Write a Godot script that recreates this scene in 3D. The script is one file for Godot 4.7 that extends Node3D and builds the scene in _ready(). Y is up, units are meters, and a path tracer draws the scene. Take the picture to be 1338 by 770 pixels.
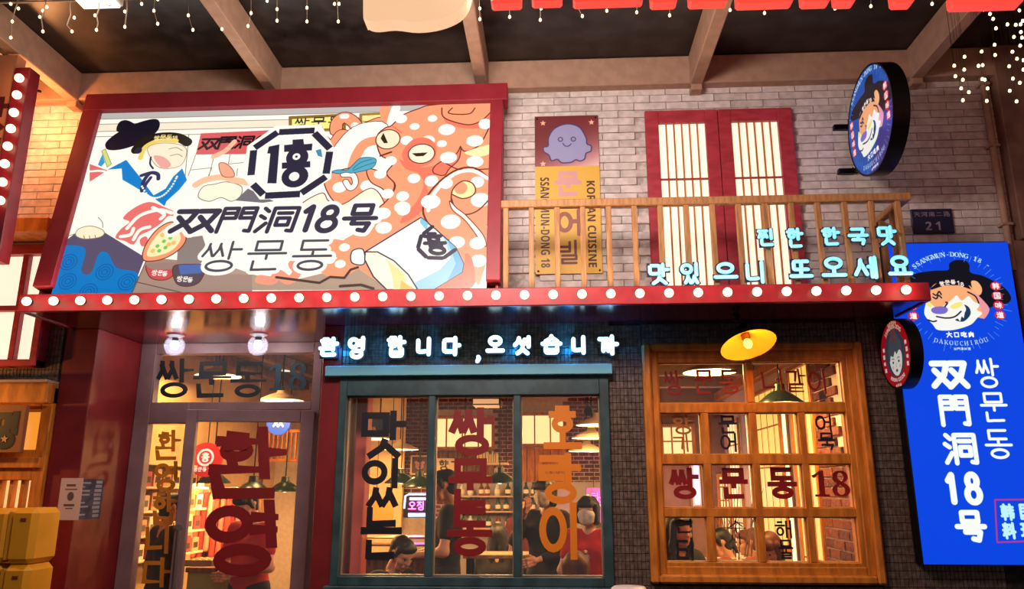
extends Node3D
# Night front of a Korean restaurant seen from the pavement, slightly from below. Metres, y up; the facade lies in the plane z = 0.

var rng := RandomNumberGenerator.new()

func _ready() -> void:
	rng.seed = 18
	# camera: eye height 1.55 m, 5 m from the facade, tipped up 14 degrees and turned 3 degrees to the left
	var cam := Camera3D.new()
	cam.name = "camera"
	add_child(cam)
	cam.position = Vector3(0, 1.55, 5.0)
	cam.rotation_degrees = Vector3(14.0, 3.1, 0)
	cam.fov = 41.363
	cam.near = 0.05
	cam.far = 60.0
	cam.current = true
	# night sky over a lit street, and the exposure
	var sky := ProceduralSkyMaterial.new()
	sky.sky_top_color = Color(0.50, 0.46, 0.48)
	sky.sky_horizon_color = Color(0.66, 0.60, 0.58)
	sky.ground_bottom_color = Color(0.35, 0.32, 0.31)
	sky.ground_horizon_color = Color(0.66, 0.60, 0.58)
	sky.sky_energy_multiplier = 0.72
	sky.ground_energy_multiplier = 0.72
	var env := Environment.new()
	env.background_mode = Environment.BG_SKY
	env.sky = Sky.new()
	env.sky.sky_material = sky
	env.ambient_light_source = Environment.AMBIENT_SOURCE_SKY
	env.tonemap_mode = Environment.TONE_MAPPER_LINEAR
	env.tonemap_exposure = 1.0
	env.sdfgi_enabled = true
	env.ssao_enabled = true
	env.ssil_enabled = true
	var we := WorldEnvironment.new()
	we.name = "world"
	we.environment = env
	add_child(we)
	# large lights: what the lit signs throw on the place in front of them
	var up := Vector3(0, 0.17, 1)
	panel_light(Vector3(-1.74, 3.41, 0.42), up, 2.6, 1.35, Color(1.0, 0.94, 0.88), 0.9)
	panel_light(Vector3(2.51, 2.1, 0.13), Vector3(0, 0, 1), 0.7, 1.85, Color(0.15, 0.35, 1.0), 0.10)
	panel_light(Vector3(1.14, 3.4, 0.10), Vector3(0, 0, 1), 0.8, 1.2, Color(1.0, 0.88, 0.7), 0.05)
	setting()
	ceiling_parts()
	canopy()
	billboard()
	balcony()
	shop_windows()
	entrance()
	blade_signs()
	neighbour()
	fairy_lights()
	room()
	people()

# ---------------------------------------------------------------- naming and things
var taken := {}
func numbered(called: String) -> String:
	var k: int = taken.get(called, 0)
	taken[called] = k + 1
	return called if k == 0 else "%s_%03d" % [called, k]

func tag(o: Node3D, label: String, category: String, group := "", kind := "") -> Node3D:
	o.set_meta("label", label)
	o.set_meta("category", category)
	if group != "":
		o.set_meta("group", group)
	if kind != "":
		o.set_meta("kind", kind)
	return o

func thing(called: String, label: String, category: String, at := Vector3.ZERO, turn := 0.0, group := "", kind := "") -> Node3D:
	var o := Node3D.new()
	o.name = numbered(called)
	add_child(o, true)
	o.position = at
	o.rotation.y = turn
	tag(o, label, category, group, kind)
	return o

# one named mesh under a parent; parts keep plain names
func obj(called: String, st, m: Material, parent: Node = self) -> MeshInstance3D:
	var o := MeshInstance3D.new()
	o.name = numbered(called) if parent == self else called
	o.mesh = st.commit() if st is SurfaceTool else st
	o.material_override = m
	o.cast_shadow = GeometryInstance3D.SHADOW_CASTING_SETTING_ON
	parent.add_child(o, true)
	return o

func stuff(called: String, mesh: Mesh, m: Material, where: Array, parent: Node = self) -> MultiMeshInstance3D:
	var mm := MultiMesh.new()
	mm.transform_format = MultiMesh.TRANSFORM_3D
	mm.mesh = mesh
	mm.instance_count = where.size()
	for i in where.size():
		mm.set_instance_transform(i, where[i])
	var o := MultiMeshInstance3D.new()
	o.name = numbered(called) if parent == self else called
	o.multimesh = mm
	o.material_override = m
	o.set_meta("kind", "stuff")
	parent.add_child(o, true)
	return o

func dup(root: Node3D, label: String, at: Vector3, turn := 0.0) -> Node3D:
	var r: Node3D = root.duplicate()
	r.name = numbered(String(root.name).rstrip("_0123456789"))
	add_child(r, true)
	r.position = at
	r.rotation.y = turn
	r.set_meta("label", label)
	return r

# ---------------------------------------------------------------- shapes
func mb() -> SurfaceTool:
	var st := SurfaceTool.new()
	st.begin(Mesh.PRIMITIVE_TRIANGLES)
	return st

# a flat convex face, wound so that it looks towards out
func face(st: SurfaceTool, p: Array, out: Vector3) -> void:
	var n: Vector3 = (p[1] - p[0]).cross(p[2] - p[0])
	if n.length_squared() < 1e-16 and p.size() > 3:
		n = (p[2] - p[0]).cross(p[3] - p[0])
	if n.length_squared() < 1e-16:
		return
	var flip := n.dot(out) > 0.0
	n = n.normalized() * (1.0 if flip else -1.0)
	for i in range(1, p.size() - 1):
		var a: Vector3 = p[i]
		var b: Vector3 = p[i + 1]
		st.set_normal(n)
		st.add_vertex(p[0])
		st.set_normal(n)
		st.add_vertex(b if flip else a)
		st.set_normal(n)
		st.add_vertex(a if flip else b)

# box by centre and size with chamfered edges
func box(st: SurfaceTool, c: Vector3, s: Vector3, ch := 0.0, b := Basis.IDENTITY) -> void:
	var h := s * 0.5
	if ch <= 0.0:
		for ax in 3:
			for sg in [-1.0, 1.0]:
				var u := (ax + 1) % 3
				var v := (ax + 2) % 3
				var q := []
				for k in [[-1, -1], [1, -1], [1, 1], [-1, 1]]:
					var p := Vector3.ZERO
					p[ax] = h[ax] * sg
					p[u] = h[u] * k[0]
					p[v] = h[v] * k[1]
					q.append(c + b * p)
				var o := Vector3.ZERO
				o[ax] = sg
				face(st, q, b * o)
		return
	ch = minf(ch, minf(h.x, minf(h.y, h.z)) * 0.9)
	for ax in 3:
		var u := (ax + 1) % 3
		var v := (ax + 2) % 3
		for sg in [-1.0, 1.0]:
			var q := []
			for k in [[-1, -1], [1, -1], [1, 1], [-1, 1]]:
				var p := Vector3.ZERO
				p[ax] = h[ax] * sg
				p[u] = (h[u] - ch) * k[0]
				p[v] = (h[v] - ch) * k[1]
				q.append(c + b * p)
			var o := Vector3.ZERO
			o[ax] = sg
			face(st, q, b * o)
		for su in [-1.0, 1.0]:
			for sv in [-1.0, 1.0]:
				var q := []
				for k in [[-1, 0], [1, 0], [1, 1], [-1, 1]]:
					var p := Vector3.ZERO
					p[ax] = (h[ax] - ch) * k[0]
					p[u] = (h[u] - ch * k[1]) * su
					p[v] = (h[v] - ch * (1 - k[1])) * sv
					q.append(c + b * p)
				var o := Vector3.ZERO
				o[u] = su
				o[v] = sv
				face(st, q, b * o)
	for sx in [-1.0, 1.0]:
		for sy in [-1.0, 1.0]:
			for sz in [-1.0, 1.0]:
				var sgn := Vector3(sx, sy, sz)
				var q := []
				for ax in 3:
					var p := (h - Vector3.ONE * ch) * sgn
					p[ax] = h[ax] * sgn[ax]
					q.append(c + b * p)
				face(st, q, b * sgn)

# box by its two corners
func bx(st: SurfaceTool, x0: float, y0: float, z0: float, x1: float, y1: float, z1: float, ch := 0.0) -> void:
	box(st, Vector3(x0 + x1, y0 + y1, z0 + z1) * 0.5, Vector3(absf(x1 - x0), absf(y1 - y0), absf(z1 - z0)), ch)

# a rectangular bar from a to b
func bar(st: SurfaceTool, a: Vector3, b: Vector3, w: float, h: float, ch := 0.0, up := Vector3.UP) -> void:
	var z := (b - a).normalized()
	if absf(z.dot(up)) > 0.99:
		up = Vector3.BACK
	var x := up.cross(z).normalized()
	var y := z.cross(x)
	box(st, (a + b) * 0.5, Vector3(w, h, a.distance_to(b)), ch, Basis(x, y, z))

func smooth_quad(st: SurfaceTool, p: Array, n: Array) -> void:
	var g: Vector3 = (p[1] - p[0]).cross(p[2] - p[0])
	if g.length_squared() < 1e-18:
		g = (p[2] - p[0]).cross(p[3] - p[0])
	var o: Array = [0, 1, 2, 0, 2, 3] if g.dot(n[0] + n[2]) < 0.0 else [0, 2, 1, 0, 3, 2]
	for i in o:
		st.set_normal(n[i])
		st.add_vertex(p[i])

# swept round tube; r a number or one radius for each point
func tube(st: SurfaceTool, pts: Array, r, sides := 8, caps := true) -> void:
	var n := pts.size()
	if n < 2:
		return
	var rings := []
	var norms := []
	var t0: Vector3 = (pts[1] - pts[0]).normalized()
	var u := t0.cross(Vector3.UP if absf(t0.y) < 0.9 else Vector3.RIGHT).normalized()
	for i in n:
		var t: Vector3 = (pts[mini(i + 1, n - 1)] - pts[maxi(i - 1, 0)]).normalized()
		if t == Vector3.ZERO:
			t = t0
		u = (u - t * u.dot(t)).normalized()
		var v := t.cross(u)
		var rr: float = r[i] if r is Array else r
		var ring := []
		var nn := []
		for k in sides:
			var a := TAU * k / sides
			var d := u * cos(a) + v * sin(a)
			ring.append(pts[i] + d * rr)
			nn.append(d)
		rings.append(ring)
		norms.append(nn)
	for i in n - 1:
		for k in sides:
			var k2 := (k + 1) % sides
			smooth_quad(st, [rings[i][k], rings[i][k2], rings[i + 1][k2], rings[i + 1][k]], [norms[i][k], norms[i][k2], norms[i + 1][k2], norms[i + 1][k]])
	if caps:
		face(st, rings[0], pts[0] - pts[1])
		face(st, rings[n - 1], pts[n - 1] - pts[n - 2])

# turned shape: profile of (radius, height) points about the y axis
func lathe(st: SurfaceTool, prof: Array, seg := 16, xf := Transform3D.IDENTITY, closed_caps := true) -> void:
	var m := prof.size()
	for j in m - 1:
		var a: Vector2 = prof[j]
		var b: Vector2 = prof[j + 1]
		var d := b - a
		var nn := Vector2(d.y, -d.x).normalized()
		var na := nn
		var nb := nn
		if j > 0:
			var e: Vector2 = (prof[j] - prof[j - 1]).normalized()
			if e.dot(d.normalized()) > 0.6:
				na = (nn + Vector2(e.y, -e.x)).normalized()
		if j < m - 2:
			var e: Vector2 = (prof[j + 2] - prof[j + 1]).normalized()
			if e.dot(d.normalized()) > 0.6:
				nb = (nn + Vector2(e.y, -e.x)).normalized()
		for k in seg:
			var c0 := cos(TAU * k / seg)
			var s0 := sin(TAU * k / seg)
			var c1 := cos(TAU * (k + 1) / seg)
			var s1 := sin(TAU * (k + 1) / seg)
			smooth_quad(st, [xf * Vector3(a.x * c0, a.y, a.x * s0), xf * Vector3(a.x * c1, a.y, a.x * s1), xf * Vector3(b.x * c1, b.y, b.x * s1), xf * Vector3(b.x * c0, b.y, b.x * s0)],
				[xf.basis * Vector3(na.x * c0, na.y, na.x * s0), xf.basis * Vector3(na.x * c1, na.y, na.x * s1), xf.basis * Vector3(nb.x * c1, nb.y, nb.x * s1), xf.basis * Vector3(nb.x * c0, nb.y, nb.x * s0)])
	if closed_caps:
		for e in [0, m - 1]:
			if prof[e].x > 1e-5:
				var ring := []
				for k in seg:
					ring.append(xf * Vector3(prof[e].x * cos(TAU * k / seg), prof[e].y, prof[e].x * sin(TAU * k / seg)))
				face(st, ring, xf.basis * Vector3(0, -1 if (e == 0) == (prof[0].y <= prof[m - 1].y) else 1, 0))

func ball(st: SurfaceTool, c: Vector3, r: float, seg := 12, squash := Vector3.ONE) -> void:
	var prof := []
	var rows := maxi(4, seg / 2)
	for i in rows + 1:
		var a := -PI / 2 + PI * i / rows
		prof.append(Vector2(r * cos(a), r * sin(a)))
	lathe(st, prof, seg, Transform3D(Basis.from_scale(squash), c), false)

# extruded polygon (x, y in the frame's plane, from depth z0 to z1)
func prism(st: SurfaceTool, poly: PackedVector2Array, z0: float, z1: float, xf := Transform3D.IDENTITY) -> void:
	var idx := Geometry2D.triangulate_polygon(poly)
	var n := poly.size()
	var zf := xf.basis.z * signf(z1 - z0)
	for i in range(0, idx.size(), 3):
		for s in 2:
			var z := z1 if s == 0 else z0
			var t := []
			for k in 3:
				var q := poly[idx[i + k]]
				t.append(xf * Vector3(q.x, q.y, z))
			face(st, t, zf if s == 0 else -zf)
	var cw := Geometry2D.is_polygon_clockwise(poly)
	for i in n:
		var a := poly[i]
		var b := poly[(i + 1) % n]
		var d := b - a
		var o := Vector2(-d.y, d.x) if cw else Vector2(d.y, -d.x)
		face(st, [xf * Vector3(a.x, a.y, z0), xf * Vector3(b.x, b.y, z0), xf * Vector3(b.x, b.y, z1), xf * Vector3(a.x, a.y, z1)], xf.basis * Vector3(o.x, o.y, 0))

func rect(x: float, y: float, w: float, h: float) -> PackedVector2Array:
	return PackedVector2Array([Vector2(x, y), Vector2(x + w, y), Vector2(x + w, y + h), Vector2(x, y + h)])

func oval(cx: float, cy: float, rx: float, ry: float, n := 20) -> PackedVector2Array:
	var p := PackedVector2Array()
	for k in n:
		p.append(Vector2(cx + rx * cos(TAU * k / n), cy + ry * sin(TAU * k / n)))
	return p

# frame of four bars round a rectangle, as one mesh
func frame4(st: SurfaceTool, x: float, y: float, w: float, h: float, z0: float, z1: float, t: float, ch := 0.003) -> void:
	bx(st, x, y, z0, x + t, y + h, z1, ch)
	bx(st, x + w - t, y, z0, x + w, y + h, z1, ch)
	bx(st, x + t, y, z0, x + w - t, y + t, z1, ch)
	bx(st, x + t, y + h - t, z0, x + w - t, y + h, z1, ch)

# ---------------------------------------------------------------- materials
var mats := {}
func mat(key: String, c: Color, rough := 0.7, metal := 0.0) -> StandardMaterial3D:
	if not mats.has(key):
		var m := StandardMaterial3D.new()
		m.resource_name = key
		m.albedo_color = c
		m.roughness = rough
		m.metallic = metal
		mats[key] = m
	return mats[key]

func glow(key: String, c: Color, e: float, base := Color(0.6, 0.6, 0.6)) -> StandardMaterial3D:
	if not mats.has(key):
		var m := mat(key, base, 0.5)
		m.emission_enabled = true
		m.emission = c
		m.emission_energy_multiplier = e
	return mats[key]

func noise_tex(freq: float, lo: Color, hi: Color, seed_ := 1, octaves := 4, sz := 256) -> NoiseTexture2D:
	var n := FastNoiseLite.new()
	n.seed = seed_
	n.frequency = freq
	n.fractal_octaves = octaves
	var g := Gradient.new()
	g.set_color(0, lo)
	g.set_color(1, hi)
	g.set_offset(0, 0.25)
	g.set_offset(1, 0.75)
	var t := NoiseTexture2D.new()
	t.width = sz
	t.height = sz
	t.seamless = true
	t.noise = n
	t.color_ramp = g
	return t

# mottled paint, plaster or timber: a world-laid noise over the base colour
func worn(key: String, c: Color, rough: float, amount := 0.2, scale := Vector3(1.3, 1.3, 1.3), seed_ := 1, metal := 0.0) -> StandardMaterial3D:
	if not mats.has(key):
		var m := mat(key, Color.WHITE, rough, metal)
		m.albedo_texture = noise_tex(0.02, c.darkened(amount), c.lightened(amount * 0.45), seed_)
		m.uv1_triplanar = true
		m.uv1_world_triplanar = true
		m.uv1_scale = scale
	return mats[key]

func lamp(at: Vector3, c: Color, e: float, size := 0.05) -> OmniLight3D:
	var l := OmniLight3D.new()
	l.name = numbered("light")
	l.light_color = c
	l.light_energy = e
	l.light_size = size
	l.omni_range = 20.0
	l.omni_attenuation = 2.0
	l.shadow_enabled = true
	add_child(l, true)
	l.position = at
	return l

func panel_light(at: Vector3, towards: Vector3, w: float, h: float, c: Color, e: float) -> AreaLight3D:
	var l := AreaLight3D.new()
	l.name = numbered("panel_light")
	l.light_color = c
	l.light_energy = e
	l.area_size = Vector2(w, h)
	l.shadow_enabled = true
	l.area_range = 20.0
	l.area_attenuation = 2.0
	add_child(l, true)
	l.look_at_from_position(at, at + towards, Vector3.UP if absf(towards.y) < 0.9 else Vector3.BACK)
	return l

# ---------------------------------------------------------------- lettering: strokes in a unit box, y downwards
const JAMO := {
	"ㄱ": "0 .04 1 .04 .86 1", "ㄴ": "0 0 0 1 1 .96", "ㄷ": "1 0 0 0 0 1 1 1", "ㄹ": "0 0 1 0 1 .5 0 .5 0 1 1 1", "ㅁ": "0 0 1 0 1 1 0 1 C",
	"ㅂ": "0 0 0 1 1 1 1 0;0 .5 1 .5", "ㅅ": ".5 0 .42 .45 0 1;.5 .2 1 1", "ㅇ": "O .5 .5 .5 .5", "ㅈ": "0 .02 1 .02;.52 .02 .42 .5 0 1;.52 .38 1 1",
	"ㅊ": ".35 -.16 .65 -.16;0 .12 1 .12;.52 .12 .42 .55 0 1;.52 .45 1 1", "ㅋ": "0 .04 1 .04 .86 1;0 .48 .94 .48", "ㅌ": "1 0 0 0 0 1 1 1;0 .5 .92 .5", "ㅍ": "0 0 1 0;.28 0 .32 1;.72 0 .68 1;0 1 1 1",
	"ㅎ": ".28 -.06 .72 -.06;0 .22 1 .22;O .5 .7 .34 .3",
	"ㅏ": ".2 0 .2 1;.2 .45 1 .45", "ㅑ": ".2 0 .2 1;.2 .3 1 .3;.2 .62 1 .62", "ㅓ": ".8 0 .8 1;0 .45 .8 .45", "ㅕ": ".8 0 .8 1;0 .28 .8 .28;0 .62 .8 .62", "ㅣ": ".5 0 .5 1",
	"ㅐ": ".1 .03 .1 .97;.1 .45 .85 .45;.85 0 .85 1", "ㅔ": ".5 .03 .5 .97;0 .45 .5 .45;1 0 1 1",
	"ㅗ": "0 1 1 1;.5 0 .5 1", "ㅛ": "0 1 1 1;.32 0 .32 1;.68 0 .68 1", "ㅜ": "0 0 1 0;.5 0 .5 1", "ㅠ": "0 0 1 0;.3 0 .3 1;.7 0 .7 1", "ㅡ": "0 .5 1 .5",
}
const LEADS := "ㄱ,ㄱㄱ,ㄴ,ㄷ,ㄷㄷ,ㄹ,ㅁ,ㅂ,ㅂㅂ,ㅅ,ㅅㅅ,ㅇ,ㅈ,ㅈㅈ,ㅊ,ㅋ,ㅌ,ㅍ,ㅎ"
const VOWELS := "ㅏ,ㅐ,ㅑ,ㅒ,ㅓ,ㅔ,ㅕ,ㅖ,ㅗ,ㅗㅏ,ㅗㅐ,ㅗㅣ,ㅛ,ㅜ,ㅜㅓ,ㅜㅔ,ㅜㅣ,ㅠ,ㅡ,ㅡㅣ,ㅣ"
const FINALS := ",ㄱ,ㄱㄱ,ㄱㅅ,ㄴ,ㄴㅈ,ㄴㅎ,ㄷ,ㄹ,ㄹㄱ,ㄹㅁ,ㄹㅂ,ㄹㅅ,ㄹㅌ,ㄹㅍ,ㄹㅎ,ㅁ,ㅂ,ㅂㅅ,ㅅ,ㅅㅅ,ㅇ,ㅈ,ㅊ,ㅋ,ㅌ,ㅍ,ㅎ"
const HAN := {
	"双": "5 15 46 15 36 52 5 90;10 38 49 90;53 15 95 15 82 58 50 93;58 38 97 91", "門": "8 6 8 96;8 6 44 6 44 44 8 44;8 25 44 25;92 44 56 44 56 6 92 6 92 94 79 92;56 25 92 25",
	"洞": "8 8 20 20;3 36 16 46;3 94 22 64;33 96 33 8 93 8 93 94 80 92;46 27 80 27;48 46 78 46 78 72 48 72 C", "号": "24 6 76 6 76 36 24 36 C;4 52 96 52;36 52 30 70 80 70 72 96 54 92",
	"大": "5 34 95 34;50 4 48 45 8 96;52 45 95 96", "口": "15 15 85 15 85 90 15 90 C", "吃": "5 20 34 20 34 72 5 72 C;58 4 45 34;52 24 96 24;50 46 86 46 50 84 52 92 96 92 96 78",
	"肉": "12 96 12 24 88 24 88 94 78 92;50 4 48 34 25 54;50 34 76 52;50 56 28 86;52 60 76 84", "韩": "5 15 46 15;25 2 25 98;10 30 41 30 41 58 10 58 C;10 44 41 44;2 75 48 75;52 18 96 18;52 38 96 38;50 58 96 58 92 84;73 2 73 98",
	"国": "7 7 93 7 93 95 7 95 C;25 28 75 28;28 50 72 50;22 76 78 76;50 28 50 76;64 58 73 68", "味": "4 20 31 20 31 72 4 72 C;42 25 93 25;36 48 98 48;67 4 67 98;65 48 36 86;69 48 98 86",
	"道": "45 4 52 14;80 4 72 15;35 20 98 20;62 20 58 32;42 32 90 32 90 78 42 78 C;42 47 90 47;42 62 90 62;8 8 20 18;4 36 25 36 12 70;2 92 20 76 45 93 98 93", "料": "4 46 49 46;26 4 26 98;9 12 18 30;43 12 34 30;24 48 4 80;28 48 47 74;60 12 72 24;56 35 68 48;52 68 98 58;84 2 84 98",
	"理": "4 12 41 12;4 45 39 45;2 86 43 78;22 12 22 80;50 8 93 8 93 52 50 52 C;50 30 93 30;71 8 71 93;50 71 93 71;44 94 98 94", "天": "10 14 90 14;5 44 95 44;50 14 48 50 8 96;52 50 95 96",
	"河": "8 10 20 20;3 36 16 46;3 94 22 64;32 12 98 12;40 32 68 32 68 68 40 68 C;86 12 86 93 72 90", "南": "8 15 92 15;50 2 50 35;12 97 12 35 88 35 88 96 78 94;35 42 42 52;65 42 58 52;28 58 72 58;24 74 76 74;50 58 50 97",
	"二": "15 24 85 24;4 80 96 80", "路": "8 8 42 8 42 35 8 35 C;25 35 25 85;25 58 42 58;8 55 8 90;3 92 45 82;62 3 50 35;58 18 88 18 52 60;60 28 98 60;60 62 90 62 90 96 60 96 C",
	"1": "30 24 58 5 58 96", "8": "O 50 27 22 21;O 50 71 29 25", ",": "50 78 56 86 40 100", "흥": "36 0 64 0;14 12 86 12;O 50 27 22 12;4 46 96 46;26 58 26 64 74 64 74 58;O 50 82 32 16",
}
var stroke_cache := {}

func read_strokes(s: String, x: float, y: float, w: float, h: float, out: Array) -> void:
	for part in s.split(";", false):
		part = part.strip_edges()
		var shut := part.ends_with("C")
		if part.begins_with("O"):
			var v := part.substr(1).split_floats(" ", false)
			var p := PackedVector2Array()
			for k in 20:
				p.append(Vector2(x + w * (v[0] + v[2] * cos(TAU * k / 20.0)), y + h * (v[1] + v[3] * sin(TAU * k / 20.0))))
			out.append([p, true])
			continue
		var v := part.rstrip("C").split_floats(" ", false)
		var p := PackedVector2Array()
		for i in range(0, v.size() - 1, 2):
			p.append(Vector2(x + w * v[i], y + h * v[i + 1]))
		out.append([p, shut])

func jamo(s: String, x: float, y: float, w: float, h: float, out: Array) -> void:
	var n := s.length()
	for i in n:
		var ww := w / (n + 0.14 * (n - 1))
		if s == "ㄱㄱ":
			ww *= 0.95
		read_strokes(JAMO[s[i]], x + i * ww * 1.14, y, ww, h, out)

# strokes of one character: [points, closed] in a unit box
func strokes(ch: String) -> Array:
	if stroke_cache.has(ch):
		return stroke_cache[ch]
	var out := []
	var u := ch.unicode_at(0)
	if HAN.has(ch):
		read_strokes(HAN[ch], 0, 0, 0.01, 0.01, out)
	elif u >= 0xAC00 and u <= 0xD7A3:
		var k := u - 0xAC00
		var l := LEADS.split(",")[k / 588]
		var v := VOWELS.split(",")[(k % 588) / 28]
		var f := FINALS.split(",")[k % 28]
		var flat := v in ["ㅗ", "ㅛ", "ㅜ", "ㅠ", "ㅡ"]
		var down := v in ["ㅜ", "ㅠ"]
		if v.length() == 2:
			if f == "":
				jamo(l, 0.06, 0.06, 0.5, 0.42, out)
				jamo(v[0], 0.0, 0.56, 0.62, 0.3, out)
				jamo(v[1], 0.7, 0.0, 0.3, 1.0, out)
			else:
				jamo(l, 0.08, 0.06, 0.48, 0.32, out)
				jamo(v[0], 0.0, 0.44, 0.64, 0.15, out)
				jamo(v[1], 0.7, 0.0, 0.3, 0.68, out)
				jamo(f, 0.12, 0.76, 0.74, 0.22, out)
		elif flat:
			if f == "":
				jamo(l, 0.16, 0.04, 0.68, 0.46, out)
				if down:
					jamo(v, 0.0, 0.62, 1.0, 0.36, out)
				else:
					jamo(v, 0.0, 0.6 if v != "ㅡ" else 0.62, 1.0, 0.27, out)
			else:
				jamo(l, 0.17, 0.03, 0.66, 0.3, out)
				if down:
					jamo(v, 0.0, 0.44, 1.0, 0.18, out)
				else:
					jamo(v, 0.0, 0.4, 1.0, 0.14, out)
				jamo(f, 0.18, 0.7, 0.64, 0.28, out)
		else:
			if f == "":
				jamo(l, 0.02, 0.12, 0.55, 0.72, out)
				jamo(v, 0.66, 0.0, 0.34, 1.0, out)
			else:
				jamo(l, 0.04, 0.06, 0.52, 0.42, out)
				jamo(v, 0.66, 0.0, 0.34, 0.58, out)
				jamo(f, 0.2, 0.66, 0.66, 0.33, out)
	stroke_cache[ch] = out
	return out

# flat-ended band along a stroke
func band(p: PackedVector2Array, shut: bool, wa: float, wb: float) -> Array:
	var n := p.size()
	var left := []
	var right := []
	for i in n:
		var a := p[(i - 1 + n) % n] if shut or i > 0 else p[i]
		var b := p[(i + 1) % n] if shut or i < n - 1 else p[i]
		var d1 := (p[i] - a).normalized()
		var d2 := (b - p[i]).normalized()
		if d1 == Vector2.ZERO:
			d1 = d2
		if d2 == Vector2.ZERO:
			d2 = d1
		var n1 := Vector2(-d1.y, d1.x)
		var n2 := Vector2(-d2.y, d2.x)
		var m := (n1 + n2).normalized()
		var k := 1.0 / maxf(0.5, m.dot(n1))
		# strokes that run across are wa thick, upright ones wb
		var half := 0.5 * (lerpf(wa, wb, absf((d1 + d2).normalized().y)))
		left.append(p[i] + m * half * k)
		right.append(p[i] - m * half * k)
	return [left, right]

# solid letter: strokes in a box on a frame (x right, y up, z out), thickness from z0 to z1
func letter(st: SurfaceTool, ch: String, xf: Transform3D, w: float, h: float, wa: float, wb: float, z0: float, z1: float, serif := false) -> void:
	var dz := signf(z1 - z0) * 0.0003
	for s in strokes(ch):
		z1 += dz
		var pts := PackedVector2Array()
		for q in s[0]:
			pts.append(Vector2(q.x * w, (1.0 - q.y) * h))
		if not s[1]:
			var ext := 0.38 * minf(wa, wb)
			pts[0] -= (pts[1] - pts[0]).normalized() * ext
			var e := pts.size() - 1
			pts[e] += (pts[e] - pts[e - 1]).normalized() * ext
		var lr := band(pts, s[1], wa, wb)
		var n := pts.size()
		if serif and not s[1]:
			var d := (pts[1] - pts[0]).normalized()
			if absf(d.y) > 0.7:
				lr[0][0] += Vector2(-wa, wa * 0.5) * 0.55
				lr[1][0] += Vector2(-wa, wa * 0.5) * 0.55
			else:
				lr[0][n - 1] += Vector2(0.1, -0.9) * wa * 0.25
				lr[1][n - 1] += Vector2(0.2, 0.9) * wa * 0.25
		for i in (n if s[1] else n - 1):
			var j := (i + 1) % n
			var q := [lr[0][i], lr[0][j], lr[1][j], lr[1][i]]
			var f := []
			var b := []
			for c in q:
				f.append(xf * Vector3(c.x, c.y, z1))
				b.append(xf * Vector3(c.x, c.y, z0))
			face(st, f, xf.basis.z * signf(z1 - z0))
			face(st, b, -xf.basis.z * signf(z1 - z0))
			var mid: Vector2 = (q[0] + q[1] + q[2] + q[3]) * 0.25
			for e in [[0, 1], [2, 3]]:
				var o: Vector2 = (q[e[0]] + q[e[1]]) * 0.5 - mid
				face(st, [f[e[0]], f[e[1]], b[e[1]], b[e[0]]], xf.basis * Vector3(o.x, o.y, 0))
			if not s[1] and i == 0:
				face(st, [f[3], f[0], b[0], b[3]], xf.basis * Vector3(pts[0].x - pts[1].x, pts[0].y - pts[1].y, 0))
			if not s[1] and i == n - 2:
				face(st, [f[1], f[2], b[2], b[1]], xf.basis * Vector3(pts[n - 1].x - pts[n - 2].x, pts[n - 1].y - pts[n - 2].y, 0))

# glass tube letter: every stroke a round tube with rounded ends
func neon(st: SurfaceTool, ch: String, xf: Transform3D, w: float, h: float, r: float) -> void:
	for s in strokes(ch):
		var pts := []
		var p: PackedVector2Array = s[0]
		for i in p.size():
			pts.append(xf * Vector3(p[i].x * w, (1.0 - p[i].y) * h, 0))
		if s[1]:
			pts.append(pts[0])
			if p.size() < 8:
				pts = rounded(pts)
			tube(st, pts, r, 7, false)
		else:
			if p.size() > 2:
				pts = rounded(pts)
			tube(st, pts, r, 7, false)
			ball(st, pts[0], r, 7)
			ball(st, pts[pts.size() - 1], r, 7)

# each inner corner replaced by three points
func rounded(p: Array) -> Array:
	var o := [p[0]]
	for i in range(1, p.size() - 1):
		var a: Vector3 = p[i].lerp(p[i - 1], 0.18)
		var b: Vector3 = p[i].lerp(p[i + 1], 0.18)
		o.append_array([a, (a + b + p[i] * 2.0) * 0.25, b])
	o.append(p[p.size() - 1])
	return o

# words: each character a part called letter under its own thing
func word(t: Node3D, text: String, boxes: Array, m: Material, wa: float, wb: float, thick: float, serif := false) -> void:
	for i in text.length():
		var b: Array = boxes[i]
		var st := mb()
		letter(st, text[i], Transform3D(Basis.IDENTITY, Vector3(b[0], b[1], b[4])), b[2], b[3], wa * b[3], wb * b[3], 0.0, thick, serif)
		obj("letter", st, m, t)

var fonts := {}
func font(n: String, bold := true) -> SystemFont:
	var k := n + str(bold)
	if not fonts.has(k):
		var f := SystemFont.new()
		f.font_names = PackedStringArray([n])
		f.font_weight = 700 if bold else 400
		fonts[k] = f
	return fonts[k]

func text_mesh(s: String, fnt: SystemFont, h: float, depth := 0.002) -> TextMesh:
	var t := TextMesh.new()
	t.text = s
	t.font = fnt
	t.font_size = 64
	t.pixel_size = h / 46.0
	t.depth = depth
	t.curve_step = 2.0
	return t

# ---------------------------------------------------------------- print on signs: filled outlines on an Image
func nums(s: String) -> PackedVector2Array:
	var v := s.split_floats(" ", false)
	var p := PackedVector2Array()
	for i in range(0, v.size() - 1, 2):
		p.append(Vector2(v[i], v[i + 1]))
	return p

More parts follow.
